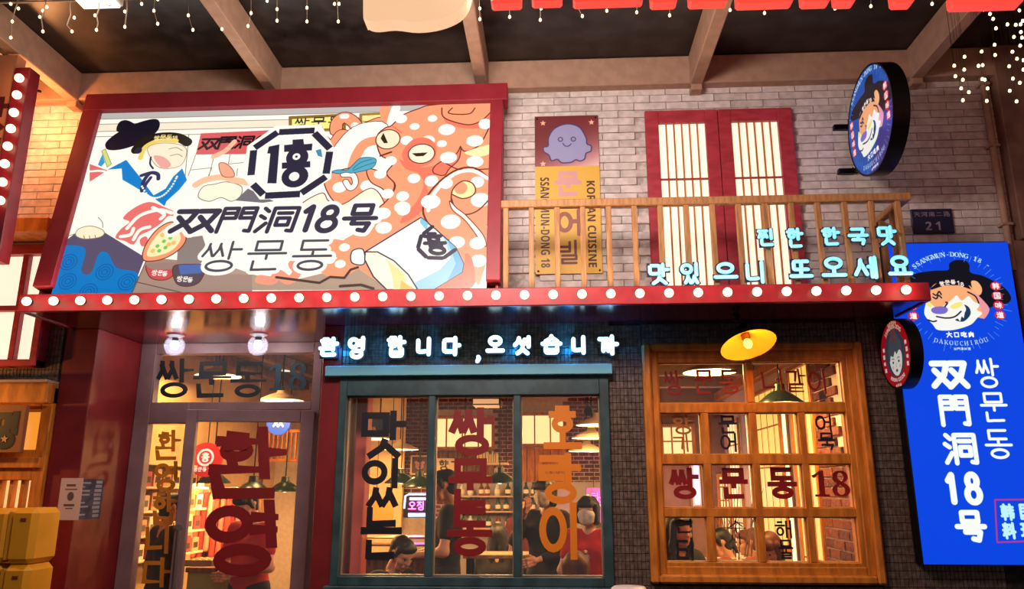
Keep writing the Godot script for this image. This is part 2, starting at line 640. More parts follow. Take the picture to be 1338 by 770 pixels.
func fillp(im: Image, p: PackedVector2Array, c: Color) -> void:
	var n := p.size()
	if n < 3:
		return
	var lo := 1e9
	var hi := -1e9
	for q in p:
		lo = minf(lo, q.y)
		hi = maxf(hi, q.y)
	var w := im.get_width()
	for y in range(maxi(0, int(lo)), mini(im.get_height() - 1, int(hi)) + 1):
		var yy := y + 0.5
		var xs := PackedFloat32Array()
		var a := p[n - 1]
		for b in p:
			if (a.y <= yy) != (b.y <= yy):
				xs.append(a.x + (yy - a.y) / (b.y - a.y) * (b.x - a.x))
			a = b
		xs.sort()
		for k in range(0, xs.size() - 1, 2):
			var x0 := clampi(roundi(xs[k]), 0, w)
			var x1 := clampi(roundi(xs[k + 1]), 0, w)
			if x1 > x0:
				im.fill_rect(Rect2i(x0, y, x1 - x0, 1), c)

# rounded outline through the points
func sm(p: PackedVector2Array, shut := true, k := 5) -> PackedVector2Array:
	var o := PackedVector2Array()
	var n := p.size()
	for i in (n if shut else n - 1):
		var a := p[(i - 1 + n) % n] if shut or i > 0 else p[0]
		var b := p[i]
		var c := p[(i + 1) % n]
		var d := p[(i + 2) % n] if shut or i < n - 2 else p[n - 1]
		for j in k:
			o.append(b.cubic_interpolate(c, a, d, float(j) / k))
	if not shut:
		o.append(p[n - 1])
	return o

func line(im: Image, p: PackedVector2Array, w: float, c: Color, shut := false) -> void:
	var n := p.size()
	for i in (n if shut else n - 1):
		var a := p[i]
		var b := p[(i + 1) % n]
		var d := (b - a).normalized().orthogonal() * w * 0.5
		fillp(im, PackedVector2Array([a + d, b + d, b - d, a - d]), c)
	if w > 3.0:
		for q in p:
			fillp(im, oval(q.x, q.y, w * 0.5, w * 0.5, 10), c)

func blob(im: Image, s: String, c: Color, outline := 0.0, oc := Color(0.2, 0.1, 0.1)) -> void:
	var p := sm(nums(s))
	fillp(im, p, c)
	if outline > 0.0:
		line(im, p, outline, oc, true)

func poly(im: Image, s: String, c: Color, outline := 0.0, oc := Color(0.2, 0.1, 0.1)) -> void:
	var p := nums(s)
	fillp(im, p, c)
	if outline > 0.0:
		line(im, p, outline, oc, true)

func curve(im: Image, s: String, w: float, c: Color) -> void:
	line(im, sm(nums(s), false), w, c)

func dots(im: Image, s: String, r: float, c: Color, ry := 0.0) -> void:
	for q in nums(s):
		fillp(im, oval(q.x, q.y, r, ry if ry > 0.0 else r, 22), c)

# a drawn character in the box between two corners
func glyph(im: Image, ch: String, corners: String, w: float, c: Color, slant := 0.0) -> void:
	var q := nums(corners)
	var a := q[0]
	var s := q[1] - q[0]
	for k in strokes(ch):
		var p := PackedVector2Array()
		for t in k[0]:
			p.append(a + Vector2(t.x * s.x + (0.5 - t.y) * slant * s.y, t.y * s.y))
		line(im, p, w, c, k[1])

func outlined(im: Image, ch: String, corners: String, w: float, c: Color, halo: float, hc: Color, slant := 0.0) -> void:
	if halo > 0.0:
		glyph(im, ch, corners, w + halo * 2.0, hc, slant)
	else:
		glyph(im, ch, corners, w, c, slant)

# type set in a font: filled from its outline mesh; turn in radians, centred at at
func type(im: Image, s: String, f: SystemFont, h: float, at: Vector2, turn: float, c: Color, fit := 0.0) -> void:
	var t := text_mesh(s, f, h, 0.0)
	var arr := t.get_mesh_arrays()
	var v: PackedVector3Array = arr[Mesh.ARRAY_VERTEX]
	var squeeze := 1.0
	if fit > 0.0:
		var x0 := 1e9
		var x1 := -1e9
		for q in v:
			x0 = minf(x0, q.x)
			x1 = maxf(x1, q.x)
		squeeze = fit / (x1 - x0)
	var nn: PackedVector3Array = arr[Mesh.ARRAY_NORMAL]
	var ix: PackedInt32Array = arr[Mesh.ARRAY_INDEX] if arr[Mesh.ARRAY_INDEX] != null else PackedInt32Array(range(v.size()))
	var x := Transform2D(turn, at)
	for i in range(0, ix.size(), 3):
		if nn[ix[i]].z < 0.5:
			continue
		var p := PackedVector2Array()
		for k in 3:
			var q := v[ix[i + k]]
			p.append(x * Vector2(q.x * squeeze, -q.y))
		fillp(im, p, c)

# letters along an arc; up true: the text reads round the top
func arc_type(im: Image, s: String, f: SystemFont, h: float, c0: Vector2, r: float, spread: float, c: Color, up := true) -> void:
	var n := s.length()
	for i in n:
		var a := (float(i) / (n - 1) - 0.5) * spread
		var d := Vector2(sin(a), -cos(a)) if up else Vector2(sin(a), cos(a))
		if s[i] != " ":
			type(im, s[i], f, h, c0 + d * r, a if up else -a, c)

func canvas(w: int, h: int, c: Color) -> Image:
	var im := Image.create_empty(w, h, false, Image.FORMAT_RGB8)
	im.fill(c)
	return im

func print_mat(key: String, im: Image, e: float, rough := 0.35) -> StandardMaterial3D:
	im.resize(im.get_width() / 2, im.get_height() / 2, Image.INTERPOLATE_BILINEAR)
	var t := ImageTexture.create_from_image(im)
	var m := mat(key, Color.WHITE, rough)
	m.albedo_texture = t
	if e > 0.0:
		m.albedo_color = Color(0.35, 0.35, 0.35)
		m.emission_enabled = true
		m.emission_operator = BaseMaterial3D.EMISSION_OP_MULTIPLY
		m.emission = Color.WHITE
		m.emission_texture = t
		m.emission_energy_multiplier = e
	return m

# a printed sheet: quad with its picture, corners as seen from the front
func sheet(st: SurfaceTool, tl: Vector3, tr: Vector3, br: Vector3, bl: Vector3) -> void:
	var n := -(tr - tl).cross(bl - tl).normalized()
	var q := [tl, tr, br, bl]
	var t := [Vector2(0, 0), Vector2(1, 0), Vector2(1, 1), Vector2(0, 1)]
	for i in [0, 1, 2, 0, 2, 3]:
		st.set_normal(n)
		st.set_uv(t[i])
		st.add_vertex(q[i])

func billboard_print() -> Image:
	var im := canvas(2680, 1440, Color(1.0, 0.985, 0.94))
	var ink := Color(0.16, 0.15, 0.24)
	var org := Color(0.97, 0.62, 0.46)
	var shade := Color(0.94, 0.48, 0.38)
	var wht := Color(1.0, 0.985, 0.94)
	var edge := Color(0.42, 0.16, 0.12)
	var lin := Color(0.55, 0.50, 0.42)
	# eaves of a street behind
	im.fill_rect(Rect2i(0, 0, 2680, 118), Color(0.74, 0.72, 0.70))
	im.fill_rect(Rect2i(0, 160, 1800, 60), Color(0.97, 0.92, 0.82))
	for y in [118, 160, 220, 262]:
		im.fill_rect(Rect2i(0, y, 2000, 5), lin)
	poly(im, "1316 136 1699 126 1718 256 1333 271", Color(0.55, 0.42, 0.16))
	poly(im, "1341 160 1683 147 1698 239 1352 252", Color(0.98, 0.94, 0.52))
	poly(im, "1796 128 1947 124 1953 205 1801 194", Color(0.62, 0.47, 0.2))
	poly(im, "1817 146 1949 142 1953 205 1820 188", Color(0.98, 0.92, 0.6))
	glyph(im, "쌍", "1366 154 1459 237", 9, ink)
	glyph(im, "문", "1480 151 1573 235", 9, ink)
	glyph(im, "동", "1595 148 1681 232", 9, ink)
	# red street banner
	poly(im, "733 258 1296 244 1321 435 728 427", Color(0.87, 0.36, 0.37))
	glyph(im, "双", "742 291 869 392", 17, Color(0.1, 0.05, 0.08), 0.2)
	glyph(im, "門", "867 288 982 389", 17, Color(0.1, 0.05, 0.08), 0.15)
	glyph(im, "洞", "987 285 1106 386", 15, Color(0.1, 0.05, 0.08), 0.15)
	glyph(im, "1", "1102 289 1167 382", 17, Color(0.1, 0.05, 0.08), 0.15)
	for s in ["652 262 687 592", "728 431 707 592", "719 547 856 533 842 596", "855 434 847 596 1007 600", "960 431 962 507 1061 498", "1028 543 1032 600"]:
		line(im, nums(s), 5, lin)
	# octopus: far tentacles
	curve(im, "1651 261 1652 196 1695 156 1752 186 1806 250 1859 241 1943 205 1988 238", 92, edge)
	curve(im, "1651 261 1652 196 1695 156 1752 186 1806 250 1859 241 1943 205 1988 238", 80, org)
	curve(im, "1772 223 1817 246 1848 228", 50, wht)
	curve(im, "1683 147 1710 148", 40, wht)
	curve(im, "1967 101 1984 180 2016 252", 74, org)
	curve(im, "2042 90 2025 155 2017 226", 60, wht)
	curve(im, "1582 323 1629 362 1680 281 1749 302 1744 363 1680 384 1639 356 1695 319", 52, edge)
	curve(im, "1582 323 1629 362 1680 281 1749 302 1744 363 1680 384 1639 356 1695 319", 42, org)
	curve(im, "1927 275 1821 297 1754 378 1701 489 1699 575", 172, edge)
	curve(im, "1927 275 1821 297 1754 378 1701 489 1699 575", 162, wht)
	curve(im, "1954 346 1860 368 1813 442 1791 541", 70, org)
	blob(im, "1613 658 1659 593 1802 553 1889 580 1924 690 1898 808 1809 847 1691 803", org, 7, edge)
	dots(im, "1720 703 1898 695", 46, wht, 40)
	dots(im, "1847 818", 60, wht, 30)
	curve(im, "1734 607 1797 614 1819 675 1791 711 1755 662", 44, edge)
	curve(im, "1734 607 1797 614 1819 675 1791 711 1755 662", 34, wht)
	blob(im, "1888 568 2006 607 2074 693 2032 823 1989 786 2005 727 1917 666", org, 7, edge)
	blob(im, "1495 811 1612 742 1660 803 1756 828 1921 714 2011 810 1997 892 1737 950 1482 869", Color(1.0, 0.95, 0.85), 6, edge)
	# octopus: head and near arms
	blob(im, "2020 233 2090 151 2195 101 2301 72 2683 71 2695 417 2702 987 1984 983 1947 902 2031 811 2080 699 2016 608 2052 523 1963 459 1930 320 1979 251", org, 8, edge)
	poly(im, "1948 981 2667 803 2680 1238 2638 1402 2558 1442 1923 1432 1751 1222 1788 1080", org)
	blob(im, "2092 499 2139 574 2224 613 2260 698 2226 815 2142 929 2135 975 2223 931 2298 817 2280 674 2329 627 2346 555 2253 565 2157 538", shade)
	blob(im, "2351 100 2359 165 2415 206 2533 241 2617 218 2685 156 2686 214 2608 269 2502 266 2383 218", shade)
	curve(im, "2351 100 2359 165 2415 206 2533 241 2617 212 2685 136", 8, edge)
	curve(im, "2421 102 2396 140 2455 155 2541 151 2572 107", 8, edge)
	curve(im, "2486 411 2519 449 2611 402 2676 252", 8, edge)
	blob(im, "2514 461 2591 426 2685 404 2686 466 2604 494", Color(0.98, 0.93, 0.68))
	blob(im, "2316 579 2355 531 2457 472 2488 411 2479 510 2420 581 2391 629 2328 615", shade, 7, edge)
	curve(im, "2397 538 2493 589 2678 588", 8, edge)
	dots(im, "2291 183 2176 244 2364 386", 33, wht, 27)
	dots(im, "2391 276 2579 370 2411 495 2584 531", 56, wht, 44)
	dots(im, "2081 180 2130 353 2035 510 2196 648 1975 609 2132 778 2033 758", 41, wht, 36)
	dots(im, "2273 361 2310 669 2404 689 2143 877 2604 685 2644 238", 44, wht, 42)
	# coil arm on the right
	curve(im, "2680 660 2585 579 2472 589 2362 676 2286 793 2272 909 2349 1036 2462 1116", 12, edge)
	curve(im, "2670 660 2575 600 2473 613 2383 689 2317 794 2301 887", 26, wht)
	dots(im, "2313 823 2628 818 2446 970", 62, wht, 52)
	fillp(im, nums("2443 761 2466 709 2516 674 2573 693 2595 747 2571 788 2511 804 2459 785"), Color(0.98, 0.93, 0.66))
	dots(im, "2500 727", 42, org, 45)
	curve(im, "2444 832 2443 761 2466 709 2516 674 2573 693 2595 747 2571 788 2511 804 2448 773", 8, edge)
	curve(im, "2442 797 2473 879 2535 920 2614 893 2683 814", 9, edge)
	blob(im, "2433 820 2456 888 2543 971 2663 1146 2651 1067 2541 927 2481 874", Color(0.99, 0.96, 0.9), 6, edge)
	dots(im, "2310 833 2446 969 2490 1114 2618 1124 2627 1244 2576 1415", 50, wht, 42)
	dots(im, "2135 859 2028 1004 2013 901", 52, wht, 42)
	blob(im, "2372 1432 2528 1284 2544 1193 2589 1236 2607 1402 2497 1441", shade)
	# eyes
	dots(im, "2005 341", 84, edge, 80)
	dots(im, "2005 341", 77, Color(1.0, 0.92, 0.78), 73)
	poly(im, "1971 289 2007 370 1982 372 1956 333", Color(0.2, 0.14, 0.05))
	blob(im, "2109 444 2130 525 2211 564 2303 530 2333 450 2311 375 2251 335 2167 352", shade)
	dots(im, "2234 460", 90, edge, 78)
	dots(im, "2234 460", 83, Color(1.0, 0.94, 0.82), 71)
	poly(im, "2170 456 2274 452 2248 479 2201 480", Color(0.2, 0.14, 0.05))
	curve(im, "2031 239 2089 292", 12, shade)
	curve(im, "1964 471 2035 442", 12, edge)
	# tassel
	blob(im, "1656 584 1699 569 1752 574 1785 541 1838 483 1923 485 1941 520 1909 568 1796 597 1753 591 1702 600", Color(0.33, 0.66, 0.76), 5, Color(0.15, 0.35, 0.45))
	for s in ["1793 565 1841 518 1913 495", "1794 580 1854 549 1931 520"]:
		curve(im, s, 5, Color(0.15, 0.4, 0.5))
	# ground with a crack
	poly(im, "693 1247 1085 1253 1262 1319 1523 1351 1758 1292 1857 1259 1965 1337 2098 1428 725 1415", Color(0.70, 0.60, 0.52))
	curve(im, "1716 1136 1822 1166 1855 1238 1757 1285 1690 1249", 120, org)
	dots(im, "1794 1137 1779 1251 1712 1221", 34, wht, 28)
	curve(im, "1292 1347 1370 1356 1403 1314 1472 1357 1517 1302 1484 1246", 60, Color(0.93, 0.6, 0.5))
	line(im, nums("1393 1335 1665 1377 1725 1338 1814 1346 1847 1291 1890 1276"), 16, Color(0.3, 0.22, 0.2))
	line(im, nums("1794 1401 1920 1394 1997 1420"), 18, Color(0.3, 0.22, 0.2))
	# cup in the coil
	blob(im, "1845 1164 1911 1154 1926 1253 1850 1243", wht, 7, ink)
	poly(im, "1926 1171 2257 936 2352 1018 2485 1150 2537 1263 2529 1319 2360 1432 2254 1431 2110 1242", wht, 8, ink)
	poly(im, "2257 936 2304 976 2301 1032 2253 972", Color(0.5, 0.78, 0.88))
	poly(im, "2406 1077 2485 1150 2537 1263 2529 1319 2360 1432 2263 1431 2245 1383 2391 1302 2457 1220", Color(0.62, 0.83, 0.92))
	poly(im, "2432 1099 2485 1150 2537 1263 2529 1319 2444 1372 2490 1262", Color(0.45, 0.72, 0.86))
	poly(im, "1926 1171 2002 1172 2109 1235 2204 1330 2267 1431 2079 1428 1991 1340 1928 1225", Color(0.99, 0.96, 0.86), 8, ink)
	poly(im, "2064 1227 2179 1327 2201 1430 2123 1429 2103 1326", Color(0.96, 0.88, 0.6))
	poly(im, "2163 1368 2254 1431 2161 1429", Color(0.93, 0.75, 0.4))
	for s in ["2332 1003 2283 1049", "2267 1067 2253 1143", "2257 1160 2304 1210", "2321 1218 2406 1222", "2419 1217 2480 1167"]:
		line(im, nums(s), 26, ink)
	glyph(im, "흥", "2289 1053 2424 1194", 26, ink, -0.35)
	# man in hat and robe
	blob(im, "94 345 95 304 144 245 224 186 314 145 395 130 432 164 430 225 384 284 303 338 208 372 126 374", Color(0.07, 0.06, 0.13))
	blob(im, "154 229 144 156 187 133 247 160 287 203", Color(0.07, 0.06, 0.13))
	curve(im, "311 378 349 313 425 282 516 276 591 290 654 328", 66, Color(0.12, 0.09, 0.06))
	curve(im, "356 444 369 362 432 316 501 306 575 314", 34, Color(0.95, 0.82, 0.4))
	glyph(im, "쌍", "417 269 456 307", 6, Color(1, 0.9, 0.6))
	glyph(im, "문", "458 264 497 302", 6, Color(1, 0.9, 0.6))
	glyph(im, "동", "501 265 540 304", 6, Color(1, 0.9, 0.6))
	glyph(im, "1", "539 273 561 304", 6, Color(1, 0.9, 0.6))
	glyph(im, "8", "555 273 582 305", 6, Color(1, 0.9, 0.6))
	dots(im, "328 384", 26, ink)
	blob(im, "390 362 475 329 601 344 661 393 650 499 576 531 492 518 427 446", Color(1.0, 0.93, 0.82), 4, lin)
	blob(im, "444 429 518 443 575 502 536 536 483 494", Color(0.93, 0.67, 0.63))
	curve(im, "426 440 432 493 459 528", 12, ink)
	curve(im, "536 378 585 368 630 393", 5, lin)
	curve(im, "556 432 605 421 639 440", 5, lin)
	poly(im, "76 380 98 364 168 486 145 511", Color(0.80, 0.88, 0.5), 4, lin)
	poly(im, "76 490 88 408 120 473 103 505", Color(0.15, 0.6, 0.85))
	poly(im, "18 482 152 535 51 622", Color(0.90, 0.42, 0.43))
	curve(im, "32 541 92 537 134 543", 16, wht)
	poly(im, "151 530 262 456 401 613 504 735 575 686 608 596 656 533 705 624 667 696 599 781 593 817 510 755 270 610 246 523", Color(0.0, 0.5, 0.8))
	curve(im, "419 699 415 631 446 565 498 573 511 610", 26, Color(0.17, 0.2, 0.36))
	curve(im, "390 582 451 561 486 564", 24, Color(0.17, 0.2, 0.36))
	line(im, nums("427 688 437 643 458 598"), 22, Color(0.2, 0.22, 0.4))
	for q in sm(nums("412 665 466 734 520 755 574 731 612 670 633 596"), false, 4):
		fillp(im, oval(q.x, q.y, 8, 8, 8), wht)
	# red beast woven on the robe
	var red := Color(0.92, 0.45, 0.43)
	blob(im, "337 899 391 829 487 784 602 828 686 871 687 900 635 890 593 945 530 996 475 1029 446 1092 384 1066 319 1041 339 981 386 929", red)
	for s in ["380 976 444 884 563 845 652 870", "439 1057 466 989 525 967", "517 826 601 875 586 910", "351 1033 411 1022 422 977"]:
		curve(im, s, 24, wht)
	blob(im, "481 1058 518 1036 540 1093 501 1104", red)
	# trousers: plum wrap and blue cloth with waves
	poly(im, "46 1006 229 996 540 1184 503 1429 -14 1427 -89 1394 -62 1122", Color(0.35, 0.31, 0.42))
	blob(im, "-87 1394 -72 1262 -60 1128 19 1090 141 1118 152 1272 217 1287 237 1154 294 1151 373 1253 515 1294 504 1435 215 1431 -4 1428", Color(0.0, 0.47, 0.76))
	for q in nums("54 1209 82 1342 -51 1345 232 1415 461 1353 303 1282"):
		for r in [18.0, 36.0, 54.0]:
			line(im, oval(q.x, q.y, r, r, 20), 5, Color(0.0, 0.32, 0.6), true)
	blob(im, "50 1004 68 970 133 953 213 978 239 1010 210 1037 124 1047 67 1030", Color(1.0, 0.94, 0.80), 5, lin)
	for s in ["107 1022 118 1044", "145 1024 153 1047", "180 1020 191 1044", "171 890 206 926 220 967", "-53 1031 -7 1026 41 1010"]:
		curve(im, s, 5, lin)
	# table with bowls
	poly(im, "558 1184 778 1210 1007 1302 1240 1316 1259 1446 504 1435", Color(0.64, 0.54, 0.49))
	poly(im, "729 1057 880 1037 930 1146 898 1256 751 1226", Color(0.56, 0.50, 0.48))
	for s in ["501 1348 819 1429", "553 1206 508 1430"]:
		line(im, nums(s), 6, Color(0.4, 0.3, 0.25))
	blob(im, "531 1200 524 1104 580 985 675 935 772 1035 765 1109 700 1175 615 1209", Color(0.95, 0.62, 0.45), 7, Color(0.5, 0.2, 0.12))
	blob(im, "557 1178 553 1105 605 1003 682 970 743 1046 720 1119 657 1163", Color(1.0, 0.93, 0.72))
	dots(im, "604 1106 639 1073 622 1140 658 1118 676 1050", 13, Color(0.45, 0.8, 0.35))
	dots(im, "580 1139 675 1096 620 1027 704 1085", 15, Color(0.97, 0.75, 0.4))
	blob(im, "560 1240 640 1235 740 1248 742 1314 692 1343 619 1334 579 1295", Color(0.78, 0.32, 0.32), 5, edge)
	blob(im, "568 1229 761 1226 738 1265 606 1268", Color(0.62, 0.5, 0.47))
	blob(im, "733 1253 824 1238 933 1251 921 1355 851 1388 772 1363", Color(0.35, 0.30, 0.34), 5, edge)
	poly(im, "764 1241 923 1237 916 1300 788 1307", Color(0.32, 0.42, 0.68))
	for s in [["604 1273 640 1310", "쌍"], ["644 1278 674 1310", "문"], ["674 1284 705 1316", "동"], ["772 1317 808 1354", "쌍"], ["812 1323 842 1355", "문"], ["842 1329 872 1360", "동"]]:
		glyph(im, s[1], s[0], 5, wht)
	# dumplings and steam
	blob(im, "803 753 822 677 898 659 974 644 1074 681 1080 753 1027 791 954 762 880 788", Color(1.0, 0.96, 0.85), 6, lin)
	curve(im, "769 662 832 624 939 607 1022 632 1114 653", 46, Color(0.98, 0.76, 0.6))
	blob(im, "897 505 941 500 999 554 1013 605 937 598", Color(0.95, 0.66, 0.52), 4, edge)
	curve(im, "852 446 925 401 974 331", 36, Color(0.98, 0.74, 0.6))
	poly(im, "1051 786 1121 698 1305 797 1234 807", Color(0.45, 0.43, 0.46))
	# eight-sided badge
	fillp(im, nums("1237 212 1544 209 1658 407 1657 637 1478 782 1209 782 1072 606 1067 367"), wht)
	for s in ["1281 263 1492 257", "1517 288 1616 394", "1626 442 1621 584", "1611 630 1487 731", "1454 747 1255 754", "1218 736 1159 677", "1125 583 1116 417", "1130 375 1246 274"]:
		var q := nums(s)
		var d := (q[1] - q[0]).normalized()
		var e := d.orthogonal() * 24.0
		fillp(im, PackedVector2Array([q[0] - d * 14.0 + e, q[1] + d * 14.0 + e, q[1] + d * 14.0 - e, q[0] - d * 14.0 - e]), ink)
	poly(im, "1213 377 1283 361 1303 663 1243 662 1231 432 1210 431", ink)
	poly(im, "1366 327 1438 323 1448 365 1504 361 1506 415 1322 422 1315 368 1371 363", ink)
	dots(im, "1415 467", 74, ink, 78)
	dots(im, "1418 614", 88, ink, 84)
	dots(im, "1409 461", 26, wht)
	dots(im, "1409 461", 9, ink)
	dots(im, "1413 614", 34, wht)
	poly(im, "1318 506 1505 499 1511 546 1324 553", ink)
	poly(im, "1531 416 1566 405 1583 471 1551 458", Color(0.25, 0.55, 0.7))
	# name in two scripts, white edged
	var big := [["双", "671 832 959 1021", 0.24], ["門", "962 833 1209 1021", 0.2], ["洞", "1222 833 1479 1026", 0.2], ["1", "1475 833 1604 1018", 0.2], ["8", "1574 835 1765 1026", 0.18], ["号", "1765 828 1983 1031", 0.2]]
	var small := [["쌍", "896 1086 1143 1287", 0.1], ["문", "1194 1080 1430 1286", 0.1], ["동", "1481 1080 1716 1291", 0.1]]
	for pass_ in 2:
		for t in big:
			outlined(im, t[0], t[1], 27 if t[0] in ["門", "洞"] else (31 if t[0] == "号" else 37), Color(0.22, 0.2, 0.28), 26.0 if pass_ == 0 else 0.0, wht, t[2])
		for t in small:
			outlined(im, t[0], t[1], 17, Color(0.30, 0.30, 0.34), 24.0 if pass_ == 0 else 0.0, wht, t[2])
	return im

# round badge of a tiger in a hat; o is its centre on the canvas, k pixels for each millimetre
func tiger_badge(im: Image, o: Vector2, k: float) -> void:
	var parts := [
		["b", "-265 -55 -228 -103 -111 -122 -19 -126 -7 -165 22 -186 60 -191 100 -183 117 -157 118 -107 195 -82 299 -16 340 50 318 93 251 103 186 124 162 80 102 -8 -125 -11", Color(0.03, 0.04, 0.10)],
		["b", "113 -50 149 -49 172 -7 163 31 136 42 116 3", Color(0.98, 0.72, 0.5)],
		["b", "-147 21 -123 -28 -58 -52 35 -51 103 -19 137 36 162 80 190 135 157 188 97 177 4 186 -124 142 -155 98", Color(0.98, 0.68, 0.46)],
		["p", "-143 -6 -84 -53 6 -64 82 -50 106 3 32 -26 -51 -27 -137 2", Color(0.08, 0.03, 0.07)],
		["b", "123 25 189 102 195 145 156 193 152 145", Color(0.93, 0.6, 0.62)],
		["b", "-185 97 -167 70 -121 120 -67 99 -22 67 13 40 39 73 84 46 110 79 143 102 123 134 151 156 116 188 69 230 -37 261 -129 260 -156 227 -199 162", Color(0.97, 0.97, 0.94)],
		["b", "-153 125 -120 111 -69 112 -53 132 -74 155 -121 158 -150 147", Color(0.48, 0.42, 0.80)],
		["b", "-32 105 17 84 42 89 23 116 -24 127", Color(0.96, 0.92, 0.5)],
		["b", "-180 81 -167 74 -144 98 -157 114 -176 103", Color(0.96, 0.92, 0.5)],
		["b", "-18 197 25 176 57 133 51 100 79 122 78 166 31 208", Color(0.10, 0.22, 0.34)],
		["p", "-2 186 26 170 11 208", Color(1, 1, 1)],
		["p", "21 170 47 149 36 187", Color(1, 1, 1)],
	]
	for p in parts:
		var q := PackedVector2Array()
		for v in nums(p[1]):
			q.append(o + v * k)
		fillp(im, sm(q) if p[0] == "b" else q, p[2])
	for s in ["-130 27 -111 38 -92 13 -81 33", "-133 49 -114 60 -98 38 -82 55", "83 19 125 47 140 91", "-128 174 -68 185 -15 175 25 143", "-182 195 -153 206 -132 201", "-69 112 -50 88 -60 83"]:
		var q := PackedVector2Array()
		for v in nums(s):
			q.append(o + v * k)
		line(im, sm(q, false), 9.0 * k, Color(0.08, 0.12, 0.2))
	var band_ := ["쌍", "문", "동", "1", "8"]
	for i in 5:
		var c := o + nums("-68 -38 -33 -45 2 -47 34 -40 55 -31")[i] * k
		var h := Vector2(14, 13) * k
		glyph(im, band_[i], "%f %f %f %f" % [c.x - h.x, c.y - h.y, c.x + h.x, c.y + h.y], 6.0 * k, Color(1.0, 0.93, 0.9))
	# sun rays
	for i in 56:
		var a := TAU * i / 56.0
		var d := Vector2(cos(a), sin(a))
		var r0 := 262.0 + 26.0 * ((i * 7) % 5) / 4.0
		line(im, PackedVector2Array([o + Vector2(0, 70) * k + d * r0 * k, o + Vector2(0, 70) * k + d * (r0 + 30.0 + 12.0 * (i % 3)) * k]), 2.5 * k, Color(0.45, 0.68, 0.95))
	arc_type(im, "SSANGMUN-DONG 18 -", font("Droid Serif"), 30.0 * k, o + Vector2(5, 152) * k, 381.0 * k, 1.28, Color(0.80, 0.93, 1.0))
	# red discs with white characters down both sides
	for side in [-1.0, 1.0]:
		for i in 4:
			var c := o + Vector2(258 if side > 0 else -268, -17 + i * 62) * k
			fillp(im, oval(c.x, c.y, 33 * k, 29 * k), Color(0.80, 0.15, 0.25))
			var h := 20.0 * k
			glyph(im, "韩国味道"[i], "%f %f %f %f" % [c.x - h, c.y - h, c.x + h, c.y + h], 5.5 * k, Color(1, 0.95, 0.95))
	for i in 4:
		var c := o + Vector2(-66 + i * 44, 290) * k
		var h := 17.0 * k
		glyph(im, "大口吃肉"[i], "%f %f %f %f" % [c.x - h, c.y - h, c.x + h, c.y + h], 7.0 * k, Color(1, 1, 1))
	arc_type(im, "DAKOUCHIROU", font("Droid Serif", false), 27.0 * k, o + Vector2(0, -216) * k, 562.0 * k, 0.54, Color(0.88, 0.95, 1.0), false)
	for i in 5:
		var c := o + Vector2(-42 + i * 21, 380) * k
		var h := 8.5 * k
		glyph(im, "双門洞料理"[i], "%f %f %f %f" % [c.x - h, c.y - h, c.x + h, c.y + h], 3.0 * k, Color(0.85, 0.93, 1.0))

func blue_print() -> Image:
	var im := canvas(760, 1950, Color(0.0, 0.27, 0.88))
	tiger_badge(im, Vector2(388, 305), 1.0)
	var wht := Color(0.97, 1.0, 0.97)
	for t in [["双", "182 748 395 931"], ["門", "201 969 382 1156"], ["洞", "203 1195 394 1383"], ["1", "176 1436 251 1605"], ["8", "275 1431 397 1608"], ["号", "210 1649 379 1821"]]:
		glyph(im, t[0], t[1], 28 if t[0] in ["門", "洞"] else (31 if t[0] == "号" else 38), wht)
	for t in [["쌍", "448 750 584 923"], ["문", "453 956 600 1129"], ["동", "448 1178 595 1347"]]:
		glyph(im, t[0], t[1], 17, wht)
	line(im, nums("453 1587 756 1583 736 1815 431 1826"), 9, Color(0.75, 0.2, 0.55), true)
	for t in [["韩", "479 1613 549 1700"], ["国", "585 1610 654 1697"], ["料", "473 1718 543 1804"], ["理", "578 1714 648 1800"]]:
		glyph(im, t[0], t[1], 16, Color(0.75, 0.95, 1.0))
	return im

func disc_print() -> Image:
	var im := canvas(700, 700, Color(0.01, 0.30, 0.66))
	fillp(im, nums("700 180 700 700 250 700 420 520 560 420"), Color(0.20, 0.18, 0.50))
	tiger_badge(im, Vector2(350, 272), 1.03)
	return im

